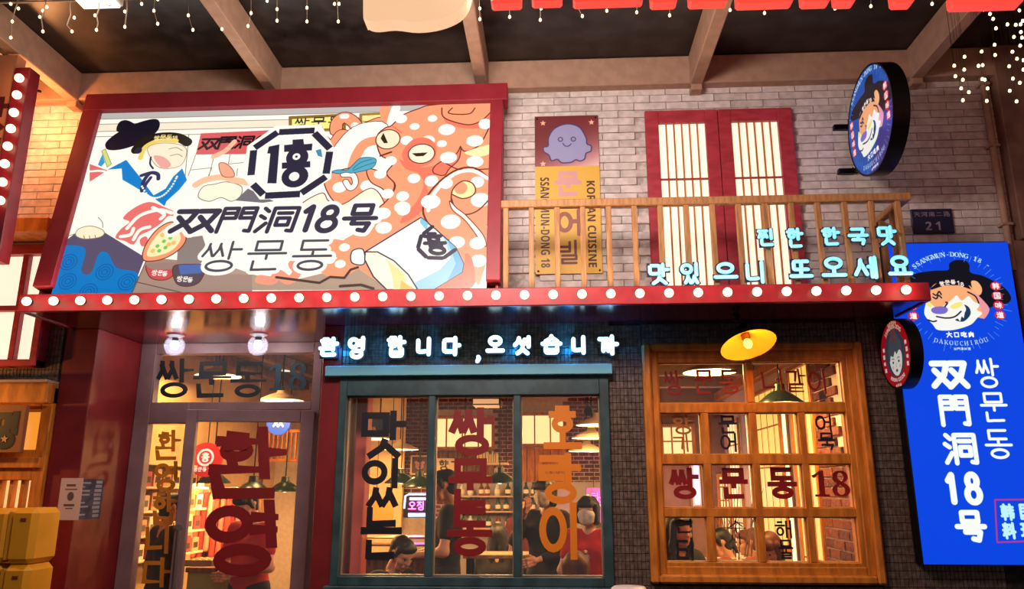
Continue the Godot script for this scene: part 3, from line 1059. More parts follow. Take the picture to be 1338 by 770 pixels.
func face_print() -> Image:
	var im := canvas(860, 860, Color(0.72, 0.06, 0.12))
	var wht := Color(0.95, 0.95, 0.92)
	fillp(im, oval(430, 420, 275, 290, 40), Color(0.22, 0.27, 0.34))
	fillp(im, sm(nums("250 470 280 380 340 330 520 330 590 390 610 480 580 600 500 680 430 700 350 670 280 590")), wht)
	fillp(im, sm(nums("240 480 250 330 300 240 360 190 380 120 480 120 510 190 570 240 620 340 620 480 590 420 540 400 470 440 430 400 370 460 300 440 270 500")), Color(0.30, 0.33, 0.36))
	line(im, oval(430, 210, 50, 60, 24), 16, Color(0.72, 0.06, 0.12), true)
	fillp(im, oval(350, 530, 22, 14), Color(0.1, 0.1, 0.12))
	fillp(im, oval(510, 530, 22, 14), Color(0.1, 0.1, 0.12))
	line(im, nums("320 490 350 480 385 492"), 9, Color(0.15, 0.15, 0.18))
	line(im, nums("475 492 510 480 540 490"), 9, Color(0.15, 0.15, 0.18))
	line(im, nums("432 540 420 590 440 595"), 6, Color(0.5, 0.45, 0.4))
	fillp(im, oval(430, 635, 34, 18), Color(0.35, 0.4, 0.5))
	fillp(im, oval(330, 590, 24, 18), Color(0.93, 0.75, 0.72))
	fillp(im, oval(530, 590, 24, 18), Color(0.93, 0.75, 0.72))
	for i in 4:
		for side in [-1.0, 1.0]:
			var c := Vector2(430 + side * (330 - absf(i - 1.5) * 12), 340 + i * 85)
			glyph(im, "韩国味道"[i], "%f %f %f %f" % [c.x - 26, c.y - 26, c.x + 26, c.y + 26], 9, wht)
	arc_type(im, "SSANGMUN-DONG", font("Droid Sans"), 52, Vector2(430, 430), 335, 1.35, Color(0.98, 0.85, 0.75))
	for i in 5:
		var c := Vector2(330 + i * 50, 42 + absf(i - 2) * 10)
		fillp(im, oval(c.x, c.y, 18, 22), Color(0.95, 0.75, 0.5))
	arc_type(im, "KOREAN CUISINE", font("Droid Sans"), 44, Vector2(430, 330), 420, 0.9, wht, false)
	for i in 3:
		glyph(im, "쌍문동"[i], "%d %d %d %d" % [352 + i * 56, 800, 396 + i * 56, 840], 6, wht)
	return im

func banner_print() -> Image:
	var im := canvas(440, 1140, Color(0.86, 0.70, 0.27))
	# red field fading to pale at its lower right, as printed
	for y in range(0, 376, 4):
		for x in range(0, 440, 8):
			var t := clampf((x / 440.0 * 0.55 + y / 376.0) * 0.8 - 0.25, 0.0, 1.0)
			im.fill_rect(Rect2i(x, y, 8, 4), Color(0.42, 0.12, 0.14).lerp(Color(0.93, 0.82, 0.83), t * t))
	blob(im, "91 223 96 160 138 93 224 62 308 88 353 167 359 215 387 230 384 269 351 285 341 325 309 341 281 331 252 347 219 352 182 350 153 325 113 333 96 292 62 266 61 232", Color(0.58, 0.60, 0.78), 9, Color(0.25, 0.20, 0.42))
	for s in ["177 177", "266 177"]:
		var q := nums(s)[0]
		line(im, oval(q.x, q.y, 15, 15), 7, Color(0.25, 0.22, 0.42), true)
	curve(im, "193 206 208 226 232 228 250 212", 7, Color(0.25, 0.22, 0.42))
	for q in nums("58 52 393 54 55 356"):
		var p := PackedVector2Array()
		for k in 10:
			p.append(q + Vector2.from_angle(-PI / 2 + TAU * k / 10.0) * (23.0 if k % 2 == 0 else 10.0))
		fillp(im, p, Color(0.96, 0.76, 0.62))
	type(im, "SSANGMUN-DONG 18", font("Droid Sans"), 58, nums("64 776")[0], PI / 2, Color(0.20, 0.11, 0.10), 640.0)
	type(im, "KOREAN CUISINE", font("Droid Sans"), 54, nums("376 792")[0], PI / 2, Color(0.20, 0.11, 0.10), 610.0)
	glyph(im, "문", "146 424 299 583", 34, Color(0.80, 0.62, 0.62))
	glyph(im, "어", "152 701 303 866", 30, Color(0.55, 0.33, 0.30))
	glyph(im, "빌", "149 912 289 1068", 17, Color(0.36, 0.12, 0.13))
	return im

# ---------------------------------------------------------------- outside
var worldly := {}
# a thing whose children are built in world coordinates
func wthing(called: String, label: String, category: String, at: Vector3, group := "", kind := "") -> Node3D:
	var t := thing(called, label, category, at, 0.0, group, kind)
	worldly[t] = true
	return t

func put(called: String, st, m: Material, parent: Node3D) -> MeshInstance3D:
	var o := obj(called, st, m, parent)
	if worldly.has(parent):
		o.position = -parent.position
	elif parent is MeshInstance3D:
		o.position = Vector3.ZERO
	return o

func structure(called: String, st, m: Material, label: String, category: String) -> MeshInstance3D:
	var o := obj(called, st, m)
	tag(o, label, category, "", "structure")
	return o

func painted() -> void:
	worn("white_brick", Color(0.84, 0.82, 0.80), 0.75, 0.10, Vector3(2, 2, 2), 3)
	worn("white_brick_b", Color(0.80, 0.78, 0.76), 0.75, 0.12, Vector3(2, 2, 2), 5)
	worn("white_brick_c", Color(0.86, 0.84, 0.82), 0.75, 0.10, Vector3(2, 2, 2), 7)
	worn("mortar", Color(0.80, 0.78, 0.76), 0.9, 0.2, Vector3(3, 3, 3), 8)
	worn("maroon", Color(0.45, 0.065, 0.085), 0.45, 0.06, Vector3(0.8, 0.8, 0.8), 11)
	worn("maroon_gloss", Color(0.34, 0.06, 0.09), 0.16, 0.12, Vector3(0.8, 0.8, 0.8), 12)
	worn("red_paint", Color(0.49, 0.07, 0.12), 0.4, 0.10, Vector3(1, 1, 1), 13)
	worn("shutter_red", Color(0.68, 0.19, 0.25), 0.5, 0.10, Vector3(1, 3, 1), 14)
	worn("teal_paint", Color(0.15, 0.27, 0.29), 0.45, 0.12, Vector3(1, 1, 1), 15)
	worn("orange_timber", Color(0.80, 0.46, 0.08), 0.5, 0.16, Vector3(3, 0.7, 3), 16)
	worn("pine", Color(0.72, 0.52, 0.30), 0.6, 0.16, Vector3(6, 0.8, 6), 17)
	worn("dark_tile", Color(0.38, 0.31, 0.26), 0.35, 0.20, Vector3(4, 4, 4), 18)
	worn("dark_grout", Color(0.15, 0.12, 0.11), 0.9, 0.2, Vector3(4, 4, 4), 19)
	worn("door_metal", Color(0.52, 0.41, 0.42), 0.4, 0.05, Vector3(1, 1, 1), 20)
	worn("beam_paint", Color(0.66, 0.54, 0.45), 0.7, 0.05, Vector3(2, 2, 2), 21)
	worn("soffit_dark", Color(0.07, 0.06, 0.06), 0.35, 0.2, Vector3(1, 1, 1), 22)
	worn("pavement", Color(0.30, 0.28, 0.27), 0.7, 0.2, Vector3(0.6, 0.6, 0.6), 23)
	worn("plaster", Color(0.50, 0.37, 0.31), 0.85, 0.14, Vector3(0.7, 0.7, 0.7), 24)
	mat("black_metal", Color(0.04, 0.035, 0.04), 0.4, 0.6)
	mat("steel", Color(0.6, 0.6, 0.6), 0.3, 0.9)
	mat("white_plastic", Color(0.85, 0.83, 0.80), 0.4)
	var g := mat("glass", Color(0.9, 0.95, 0.95, 0.02), 0.02)
	g.transparency = BaseMaterial3D.TRANSPARENCY_ALPHA
	g.metallic_specular = 0.12
	glow("bulb", Color(1.0, 0.86, 0.68), 2.6, Color(0.9, 0.85, 0.8))
	glow("fairy", Color(1.0, 0.84, 0.58), 5.0, Color(0.9, 0.85, 0.8))
	glow("neon_white", Color(0.80, 0.97, 1.0), 1.9)
	glow("neon_cyan", Color(0.36, 0.84, 0.93), 1.15)
	glow("shoji", Color(1.0, 0.93, 0.82), 1.05)
	mat("neon_back", Color(0.02, 0.10, 0.20), 0.4)

# courses of bricks as parts of a wall; skip(x, y) tells where there is none
func bricks(wall: Node3D, x0: float, x1: float, y0: float, y1: float, z: float, skip: Callable, most: int, keys: Array, bl := 0.222, bh := 0.0555, deep := 0.03, joint := 0.0035) -> void:
	var shapes := {}
	var spots := []
	var row := 0
	var y := y0
	while y + bh * 0.5 < y1:
		var x := x0 - (bl * 0.5 if row % 2 else 0.0)
		while x < x1:
			var a := maxf(x, x0)
			var b := minf(x + bl, x1)
			if b - a > 0.03 and not skip.call((a + b) * 0.5, y + bh * 0.5):
				spots.append([(a + b) * 0.5, y + bh * 0.5, snappedf(b - a, 0.001)])
			x += bl
		y += bh
		row += 1
	var rest := {}
	var n := 0
	for s in spots:
		if not shapes.has(s[2]):
			var st := mb()
			box(st, Vector3.ZERO, Vector3(s[2] - joint, bh - joint, deep), 0.003)
			shapes[s[2]] = st.commit()
		var at := Vector3(s[0], s[1], z + deep * 0.5 - 0.023 + rng.randf_range(-0.0015, 0.0015))
		var k: String = keys[rng.randi() % keys.size()]
		if n < most:
			var o := put("brick", shapes[s[2]], mats[k], wall)
			o.position += at
			o.rotation.z = rng.randf_range(-0.006, 0.006)
		else:
			if not rest.has(s[2]):
				rest[s[2]] = []
			rest[s[2]].append(Transform3D(Basis.IDENTITY, at - (wall.position if worldly.has(wall) else Vector3.ZERO)))
		n += 1
	for k in rest:
		stuff("bricks_beyond", shapes[k], mats[keys[0]], rest[k], wall)

# small square mosaic tiles set in a grid, one mesh for all
func mosaic(wall: Node3D, rects: Array, z: float) -> void:
	var st := mb()
	box(st, Vector3.ZERO, Vector3(0.0215, 0.0425, 0.006), 0.0012)
	var where := []
	for r in rects:
		var y: float = r[1] + 0.023
		while y < r[1] + r[3] - 0.01:
			var x: float = r[0] + 0.0125
			while x < r[0] + r[2] - 0.006:
				where.append(Transform3D(Basis.from_euler(Vector3(rng.randf_range(-0.02, 0.02), rng.randf_range(-0.02, 0.02), 0)), Vector3(x, y, z)))
				x += 0.0242
			y += 0.0456
	stuff("mosaic_tiles", st.commit(), mats["dark_tile"], where, wall)

func setting() -> void:
	painted()
	var st := mb()
	bx(st, -7, -0.2, -0.66, 6, 0.0, 14)
	structure("ground", st, mats["pavement"], "grey paved footway in front of the restaurant", "pavement")
	# ground floor wall of dark mosaic round the two windows
	st = mb()
	bx(st, -1.5, 0, -0.2, -1.385, 0.98, -0.006)
	bx(st, -1.385, 0, -0.2, 0.36, 0.95, -0.006)
	bx(st, -1.385, 2.25, -0.2, 0.36, 2.62, -0.006)
	bx(st, 0.345, 0, -0.2, 0.567, 2.62, -0.006)
	bx(st, 0.567, 0, -0.2, 1.93, 1.007, -0.006)
	bx(st, 0.567, 2.452, -0.2, 1.93, 2.62, -0.006)
	bx(st, 1.93, 0, -0.2, 4.2, 2.75, -0.006)
	var w := structure("wall_front", st, mats["dark_grout"], "dark brown mosaic tiled wall round the shop windows", "wall")
	mosaic(w, [[0.345, 0.85, 0.222, 1.75], [0.567, 0.85, 1.363, 0.157], [0.567, 2.452, 1.363, 0.16], [-1.385, 2.30, 1.74, 0.31], [1.93, 0.85, 0.7, 1.9]], -0.003)
	st = mb()
	bx(st, -4.6, 2.75, -0.2, -3.07, 2.76, -0.006)
	bx(st, -4.2, 2.05, -0.2, -3.278, 2.9, -0.006)
	w = structure("wall_left", st, mats["dark_grout"], "strip of dark mosaic tiles beside the left red window", "wall")
	mosaic(w, [[-3.9, 2.05, 0.622, 0.7]], -0.003)
	# upper wall of white painted bricks
	st = mb()
	bx(st, -4.6, 2.62, -0.2, 3.6, 4.6, -0.012)
	w = structure("wall_upper", st, mats["mortar"], "white painted brick wall of the upper floor", "wall")
	var keys := ["white_brick", "white_brick_b", "white_brick_c"]
	bricks(w, -0.42, 3.02, 2.72, 4.46, 0.0, func(x, y): return (x > 0.67 and x < 1.62 and y < 4.07) or (y < 3.05 and x > 2.3) or (y < 2.95 and x < -0.1), 300, keys)
	bricks(w, -4.3, -3.07, 2.98, 4.46, 0.0, func(x, y): return x > -3.2 and y > 3.4 and x > -3.2 + (y - 3.4) * 2.0, 400, keys)
	# brick return towards the street at the far left
	st = mb()
	bx(st, -4.62, 3.2937 + 0.002, 0.0, -3.80, 4.6, 0.75)
	var ret := structure("wall_return", st, mats["mortar"], "warm lit brick return behind the row of bulbs at far left", "wall")
	var bs := mb()
	box(bs, Vector3.ZERO, Vector3(0.02, 0.0485, 0.2), 0.003)
	var bm := bs.commit()
	for r in 27:
		for k in 4:
			var o := obj("brick", bm, mats[keys[(r * 3 + k) % 3]], ret)
			o.position = Vector3(-3.798 + rng.randf_range(-0.002, 0.002), 3.2937 + 0.03 + r * 0.0555, 0.06 + k * 0.208 + (0.1 if r % 2 else 0.0))
	# piers of the porch
	st = mb()
	bx(st, -3.278, 0, -0.7, -3.06, 2.6, 0.0, 0.004)
	structure("wall_porch_left", st, mats["maroon"], "dark red pier left of the entrance with two notices on it", "pier")
	st = mb()
	bx(st, -1.5117, 0, -0.7, -1.385, 2.6, 0.012, 0.004)
	structure("wall_porch_right", st, mats["maroon"], "dark red pier between the entrance and the teal window", "pier")
	# plain pilaster at the far right, and its pipe
	st = mb()
	bx(st, 2.99, 3.10, -0.1, 4.6, 4.6, 0.10, 0.006)
	bx(st, 2.93, 0, -0.1, 4.6, 3.10, 0.06, 0.006)
	structure("wall_right", st, mats["plaster"], "plain brown plaster pilaster at the far right", "wall")
	st = mb()
	tube(st, [Vector3(2.93, 2.9, 0.045), Vector3(2.93, 4.35, 0.045)], 0.022, 10)
	for y in [3.2, 3.75, 4.2]:
		bx(st, 2.895, y, 0.0, 2.965, y + 0.02, 0.07, 0.003)
	tag(obj("downpipe", st, mats["beam_paint"]), "thin grey pipe running up beside the right pilaster", "pipe")

func ceiling_parts() -> void:
	var st := mb()
	for k in 7:
		bx(st, -4.9 + k * 1.475, 4.47, -0.05, -3.44 + k * 1.475, 4.52, 1.6, 0.004)
	structure("ceiling", st, mats["soffit_dark"], "dark panels of the covered walk above the rafters", "ceiling")
	st = mb()
	bx(st, -3.9, 4.26, 0.0, 4.4, 4.47, 0.09, 0.008)
	structure("trim_1", st, mats["beam_paint"], "long painted beam along the top of the brick wall", "beam")
	var who := ["rafter at the far left beside the red sign with bulbs", "rafter above the man in the black hat on the billboard", "rafter above the right end of the billboard", "rafter above the red shuttered upper window", "rafter above the round tiger sign at right"]
	for k in 5:
		var t := wthing("rafter", "brown painted " + who[k], "rafter", Vector3(-3.42 + k * 1.475, 4.25, 0.8), "", "structure")
		var s := mb()
		bx(s, -3.465 + k * 1.475, 4.25, 0.06, -3.38 + k * 1.475, 4.47, 1.55, 0.006)
		put("beam", s, mats["beam_paint"], t)
		s = mb()
		bx(s, -3.46 + k * 1.475, 4.205, -0.01, -3.385 + k * 1.475, 4.25, 0.095, 0.004)
		put("bracket", s, mats["beam_paint"], t)
	# strip lamp under the ceiling
	var l := wthing("strip_lamp", "white glowing strip lamp under the dark ceiling at upper left", "lamp", Vector3(-2.72, 4.42, 0.98))
	st = mb()
	bx(st, -2.85, 4.41, 0.93, -2.60, 4.47, 1.45, 0.006)
	put("housing", st, mats["white_plastic"], l)
	st = mb()
	bx(st, -2.84, 4.395, 0.94, -2.61, 4.412, 1.44, 0.004)
	put("diffuser", st, glow("strip_white", Color(1, 0.97, 0.92), 1.6), l)
	panel_light(Vector3(-2.72, 4.385, 1.2), Vector3(0, -1, 0), 0.22, 0.5, Color(1, 0.93, 0.85), 0.05)
	# hanging letters of the sign overhead, only their feet in view
	var t := wthing("overhead_sign", "row of red glowing letters hanging across the top edge at right", "sign", Vector3(1.6, 3.26, 2.5))
	var feet := [[642, 682, 9], [695, 735, 6], [749, 840, 6], [850, 884, 8], [900, 950, 7], [962, 1035, 8], [1047, 1083, 7], [1090, 1116, 7], [1165, 1192, 8], [1241, 1333, 10]]
	var foot_x := [[-0.2109, -0.0991, 3.2545],[-0.063, 0.0481, 3.2585],[0.0868, 0.3369, 3.2504],[0.3642, 0.4569, 3.2368],[0.5004, 0.6357, 3.2341],[0.6681, 0.8639, 3.2237],[0.8959, 0.9918, 3.2202],[1.0104, 1.0793, 3.2165],[1.2086, 1.2795, 3.206],[1.4076, 1.6462, 3.1895]]
	for f in foot_x:
		var s := mb()
		bx(s, f[0], f[2], 2.47, f[1], f[2] + 0.05, 2.53, 0.008)
		bx(s, lerpf(f[0], f[1], 0.35), f[2] + 0.04, 2.475, lerpf(f[0], f[1], 0.65), f[2] + 0.24, 2.525, 0.008)
		bx(s, f[0] + 0.005, f[2] + 0.14, 2.475, f[1] - 0.005, f[2] + 0.18, 2.525, 0.008)
		put("letter", s, glow("red_sign", Color(1.0, 0.30, 0.24), 1.0, Color(0.5, 0.05, 0.04)), t)
	var rail := mb()
	bx(rail, -0.3, 3.52, 2.49, 3.2, 3.55, 2.52, 0.004)
	put("rail", rail, mats["black_metal"], t)
	panel_light(Vector3(1.4, 3.38, 2.44), Vector3(0, 0.25, -1), 2.6, 0.22, Color(1.0, 0.42, 0.32), 0.6)
	# the cream figure hanging next to the letters
	var fig := PackedVector2Array()
	var fp := [Vector2(-0.6848, 3.4989),Vector2(-0.6754, 3.2322),Vector2(-0.6656, 3.2033),Vector2(-0.6311, 3.1926),Vector2(-0.5664, 3.1967),Vector2(-0.4815, 3.1842),Vector2(-0.3976, 3.1939),Vector2(-0.3281, 3.226),Vector2(-0.2952, 3.2755),Vector2(-0.2849, 3.352),Vector2(-0.298, 3.4828)]
	for p in fp:
		fig.append(p)
	var s2 := mb()
	prism(s2, sm(fig, false, 4), 2.46, 2.53)
	tag(obj("overhead_figure", s2, glow("cream_sign", Color(1.0, 0.80, 0.62), 0.88, Color(0.85, 0.7, 0.55))), "cream glowing sign figure hanging at the top edge left of the red letters", "sign")
	panel_light(Vector3(-0.45, 3.60, 2.43), Vector3(0.05, -0.4, -1), 0.9, 0.55, Color(1.0, 0.90, 0.86), 9.5)

func canopy() -> void:
	var x0: float = -3.2428
	var x1: float = 2.1534
	var t := wthing("canopy", "red canopy over the shop front edged with a row of round bulbs", "canopy", Vector3(-0.5, 2.6, 0.0))
	var st := mb()
	bx(st, x0 + 0.01, 2.6, -0.68, x1 - 0.005, 2.625, 0.53, 0.002)
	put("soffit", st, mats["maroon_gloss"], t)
	st = mb()
	bx(st, x0 + 0.01, 2.67, 0.0, x1 - 0.005, 2.70, 0.524, 0.002)
	put("deck", st, mats["pine"], t)
	st = mb()
	bx(st, x0, 2.592, 0.525, x1, 2.702, 0.555, 0.004)
	bx(st, x1 - 0.02, 2.592, 0.0, x1, 2.702, 0.53, 0.003)
	bx(st, x0, 2.592, 0.0, x0 + 0.02, 2.702, 0.53, 0.003)
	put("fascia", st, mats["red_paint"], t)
	var g := mb()
	ball(g, Vector3.ZERO, 0.027, 14)
	var gm := g.commit()
	var h := mb()
	lathe(h, [Vector2(0.02, 0), Vector2(0.02, 0.008), Vector2(0.014, 0.012), Vector2(0.014, 0.02)], 12, Transform3D(Basis(Vector3.RIGHT, PI / 2), Vector3(0, 0, -0.038)))
	var hm := h.commit()
	var bx0: float = -3.1709
	var bx1: float = 2.0045
	for k in 32:
		var at := Vector3(lerpf(bx0, bx1, k / 31.0), 2.649, 0.588)
		var b := put("bulb", gm, mats["bulb"], t)
		b.position += at
		var s := obj("holder", hm, mats["black_metal"], b)
		s.position = Vector3.ZERO
		lamp(at, Color(1.0, 0.77, 0.64), 0.045, 0.02)
	# two clear globe lamps on the soffit before the door
	for k in 2:
		var c: Vector3 = [Vector3(-2.6438, 2.5212, -0.24), Vector3(-2.0499, 2.5154, -0.24)][k]
		var l := thing("globe_lamp", ["clear globe lamp under the canopy above the narrow door pane", "clear globe lamp under the canopy above the letters of the transom"][k], "lamp", Vector3(c.x, 2.6, c.z))
		var s := mb()
		lathe(s, [Vector2(0.0, 0.0), Vector2(0.062, 0.0), Vector2(0.062, -0.008), Vector2(0.03, -0.022), Vector2(0.0, -0.024)], 20)
		obj("plate", s, mats["steel"], l)
		s = mb()
		lathe(s, [Vector2(0.022, -0.02), Vector2(0.022, -0.045), Vector2(0.016, -0.055)], 14)
		obj("socket", s, mats["black_metal"], l)
		s = mb()
		var cy := c.y - 2.6
		ball(s, Vector3(0, cy, 0), 0.070, 24)
		var gl := mat("globe_glass", Color(0.80, 0.86, 0.98, 0.05), 0.03)
		gl.transparency = BaseMaterial3D.TRANSPARENCY_ALPHA
		obj("globe", s, gl, l)
		s = mb()
		lathe(s, [Vector2(0.004, cy + 0.07), Vector2(0.016, cy + 0.05), Vector2(0.027, cy + 0.02), Vector2(0.03, cy), Vector2(0.022, cy - 0.022), Vector2(0.0, cy - 0.03)], 14)
		obj("filament_bulb", s, glow("cool_bulb", Color(0.85, 0.92, 1.0), 3.0), l)
		lamp(c, Color(1.0, 0.93, 0.92), 0.15, 0.03)
	# dish lamp before the orange window
	var dc: Vector3 = Vector3(1.1652, 2.3866, 0.3)
	var d := thing("dish_lamp", "yellow lit dish lamp hanging under the canopy before the orange window", "lamp", dc + Vector3(0, 0.02, 0))
	d.rotation = Vector3(-0.39, 0, 0.14)
	st = mb()
	lathe(st, [Vector2(0.170, -0.02), Vector2(0.173, -0.016), Vector2(0.15, 0.012), Vector2(0.10, 0.042), Vector2(0.045, 0.062), Vector2(0.03, 0.075), Vector2(0.03, 0.12), Vector2(0.0, 0.125)], 28, Transform3D.IDENTITY, false)
	obj("outer_shade", st, mats["black_metal"], d)
	st = mb()
	lathe(st, [Vector2(0.168, -0.021), Vector2(0.146, 0.008), Vector2(0.098, 0.036), Vector2(0.04, 0.056), Vector2(0.0, 0.058)], 28, Transform3D.IDENTITY, false)
	obj("inner_shade", st, mat("enamel", Color(0.95, 0.80, 0.42), 0.4), d)
	st = mb()
	lathe(st, [Vector2(0.024, 0.058), Vector2(0.026, 0.03), Vector2(0.02, 0.02)], 14)
	obj("socket", st, mat("brass", Color(0.5, 0.33, 0.1), 0.4, 0.6), d)
	st = mb()
	lathe(st, [Vector2(0.014, 0.022), Vector2(0.026, 0.0), Vector2(0.027, -0.015), Vector2(0.018, -0.034), Vector2(0.0, -0.04)], 14)
	obj("bulb", st, glow("warm_bulb", Color(1.0, 0.80, 0.36), 3.0), d)
	st = mb()
	tube(st, [Vector3(0, 0.12, 0), Vector3(0.01, 0.15, 0.02), Vector3(-0.03, 0.165, 0.05)], 0.012, 8)
	ball(st, Vector3(-0.03, 0.16, 0.05), 0.03, 10)
	obj("arm", st, mats["black_metal"], d)
	lamp(dc + Vector3(0.0, -0.0, 0.01), Color(1.0, 0.62, 0.16), 0.11, 0.028)

func billboard() -> void:
	var o := Vector3(-3.075, 4.115, 0.25)
	var v := Vector3(0, -1.41, 0.25).normalized()
	var u := Vector3.RIGHT
	var n := u.cross(-v).normalized()
	var t := wthing("billboard", "large lit billboard of a man in a black hat and an orange spotted octopus", "billboard", o + v * 1.435 + u * 1.34)
	var bas := Basis(u, -v, n)
	# the print is 2.68 m by 1.44 m; 70 mm of it lie under the frame at the top
	var st := mb()
	var a := o + n * 0.012
	sheet(st, a, a + u * 2.68, a + u * 2.68 + v * 1.44, a + v * 1.44)
	put("print", st, print_mat("billboard_print", billboard_print(), 1.0), t)
	st = mb()
	box(st, o + u * 1.34 + v * 0.70 - n * 0.03, Vector3(2.68, 1.40, 0.08), 0.003, bas)
	put("lightbox", st, mats["maroon"], t)
	st = mb()
	box(st, o + u * 1.34 + v * 0.005 + n * 0.0, Vector3(2.9, 0.135, 0.11), 0.004, bas)
	box(st, o + u * -0.05 + v * 0.67 + n * 0.0, Vector3(0.12, 1.44, 0.10), 0.004, bas)
	box(st, o + u * 2.72 + v * 0.67 + n * 0.0, Vector3(0.085, 1.44, 0.10), 0.004, bas)
	put("frame", st, worn("frame_red", Color(0.54, 0.11, 0.17), 0.5, 0.05, Vector3(1, 1, 1), 25), t)
	# side boards that close the wedge behind the panel
	for x in [o.x - 0.09, o.x + 2.74]:
		st = mb()
		var w := PackedVector2Array([Vector2(0.0, 4.18), Vector2(0.25, 4.16), Vector2(0.49, 2.705), Vector2(0.0, 2.705)])
		prism(st, w, -0.008, 0.008, Transform3D(Basis(Vector3(0, 0, 1), Vector3(0, 1, 0), Vector3(-1, 0, 0)), Vector3(x, 0, 0)))
		put("side_board", st, mats["shutter_red"], t)

func balcony() -> void:
	# railing
	var t := wthing("balcony_railing", "pine railing with square balusters on top of the canopy", "railing", Vector3(0.9, 2.703, 0.5))
	var x0: float = -0.3096
	var x1: float = 2.131
	var st := mb()
	bx(st, x0, 3.215, 0.475, x1, 3.262, 0.525, 0.004)
	put("top_rail", st, mats["pine"], t)
	st = mb()
	bx(st, x1 - 0.045, 3.215, 0.0, x1, 3.258, 0.475, 0.004)
	put("return_rail", st, mats["pine"], t)
	var xa: float = -0.2807
	var xb: float = 2.0532
	for k in 16:
		st = mb()
		var x := lerpf(xa, xb, k / 15.0)
		bx(st, x - 0.016, 2.703, 0.484, x + 0.016, 3.216, 0.516, 0.003)
		put("baluster", st, mats["pine"], t)
	for z in [0.14, 0.30]:
		st = mb()
		bx(st, x1 - 0.04, 2.703, z - 0.016, x1 - 0.008, 3.216, z + 0.016, 0.003)
		put("baluster", st, mats["pine"], t)
	# neon greeting hung on the railing, in two rows
	var z := 0.545
	var a := wthing("neon_words", "upper short row of cyan neon Korean letters on the railing", "neon sign", Vector3(1.75, 2.9, z))
	var row := [["찐", 1.2032, 2.9325, 0.1107, 0.1133], ["한", 1.3712, 2.9203, 0.1058, 0.1272], ["한", 1.5746, 2.9309, 0.1141, 0.1175], ["국", 1.7282, 2.9282, 0.1224, 0.1173], ["맛", 1.8947, 2.9254, 0.1176, 0.1265]]
	neon_row(a, row, z, 0.0105, "neon_cyan", 0.012)
	var b := wthing("neon_words", "lower long row of cyan neon Korean letters on the railing just above the bulbs", "neon sign", Vector3(1.4, 2.72, z))
	row = [["맛", 0.5547, 2.7048, 0.1333, 0.1395], ["있", 0.7415, 2.7068, 0.1284, 0.1392], ["으", 0.9365, 2.7131, 0.1454, 0.1343], ["니", 1.1215, 2.706, 0.1272, 0.1433], ["또", 1.3725, 2.7253, 0.1396, 0.1292], ["오", 1.5567, 2.7272, 0.1477, 0.1429], ["세", 1.7391, 2.7246, 0.1384, 0.1425], ["요", 1.9346, 2.7308, 0.1421, 0.1423]]
	neon_row(b, row, z, 0.012, "neon_cyan", 0.012)
	for x in [0.75, 1.25, 1.7, 2.0]:
		lamp(Vector3(x, 2.88, 0.60), Color(0.25, 0.75, 1.0), 0.004, 0.02)
	# neon greeting on the wall above the teal window
	var g := wthing("neon_words", "white glowing neon Korean greeting on the wall above the teal window", "neon sign", Vector3(-0.55, 2.36, 0.05))
	z = 0.06
	row = [["환", -1.5304, 2.38, 0.1364, 0.1364], ["영", -1.3433, 2.3634, 0.1258, 0.1562], ["합", -1.0873, 2.3711, 0.1351, 0.1508], ["니", -0.8922, 2.3794, 0.1147, 0.1304], ["다", -0.7229, 2.3778, 0.1291, 0.1352], [",", -0.5288, 2.3317, 0.0889, 0.1494], ["오", -0.4403, 2.3852, 0.1284, 0.1349], ["셧", -0.2675, 2.3787, 0.1279, 0.1346], ["습", -0.0856, 2.3819, 0.1421, 0.1394], ["니", 0.1102, 2.3803, 0.1074, 0.1291], ["까", 0.2761, 2.3737, 0.141, 0.1387]]
	neon_row(g, row, z, 0.0145, "neon_white", 0.03)
	for x in [-1.4, -1.05, -0.7, -0.25, 0.1, 0.35]:
		lamp(Vector3(x, 2.43, 0.10), Color(0.10, 0.58, 0.95), 0.045, 0.02)
	st = mb()
	bx(st, -1.4711, 2.2558, -0.004, 0.3674, 2.3197, 0.08, 0.003)
	var tray := obj("sign_shelf", st, mat("pale_teal", Color(0.42, 0.68, 0.70), 0.5))
	tag(tray, "pale teal metal shelf under the white neon greeting", "shelf")
	# metal plate with a cheerful octopus
	t = wthing("wall_banner", "tall metal wall plate with a smiling lilac octopus over yellow lettering", "banner", Vector3(0.11, 2.93, 0.01))
	st = mb()
	bx(st, -0.112, 2.93, 0.006, 0.328, 4.07, 0.0195, 0.002)
	put("plate", st, mat("banner_edge", Color(0.5, 0.38, 0.15), 0.5), t)
	st = mb()
	sheet(st, Vector3(-0.112, 4.07, 0.02), Vector3(0.328, 4.07, 0.02), Vector3(0.328, 2.93, 0.02), Vector3(-0.112, 2.93, 0.02))
	put("print", st, print_mat("banner_print", banner_print(), 0.0, 0.5), t)
	st = mb()
	for p in [Vector3(-0.095, 4.05, 0.022), Vector3(0.31, 4.05, 0.022), Vector3(-0.095, 2.95, 0.022), Vector3(0.31, 2.95, 0.022)]:
		ball(st, p, 0.007, 8)
	put("screw", st, mats["black_metal"], t)
	# red shuttered window, lit behind its lattice
	t = wthing("window_3", "tall red shuttered window with glowing panes behind the railing", "window", Vector3(1.14, 2.7, 0.03), "", "structure")
	var lx0: float = 0.7374
	var lx1: float = 1.0542
	var rx0: float = 1.2306
	var rx1: float = 1.5442
	var top: float = 3.988
	var mid: float = 3.5776
	st = mb()
	for r in [[0.648, lx0], [lx1, (lx1 + rx0) * 0.5 - 0.002], [(lx1 + rx0) * 0.5 + 0.002, rx0], [rx1, 1.64]]:
		bx(st, r[0], 2.69, 0.0, r[1], 4.08, 0.045, 0.004)
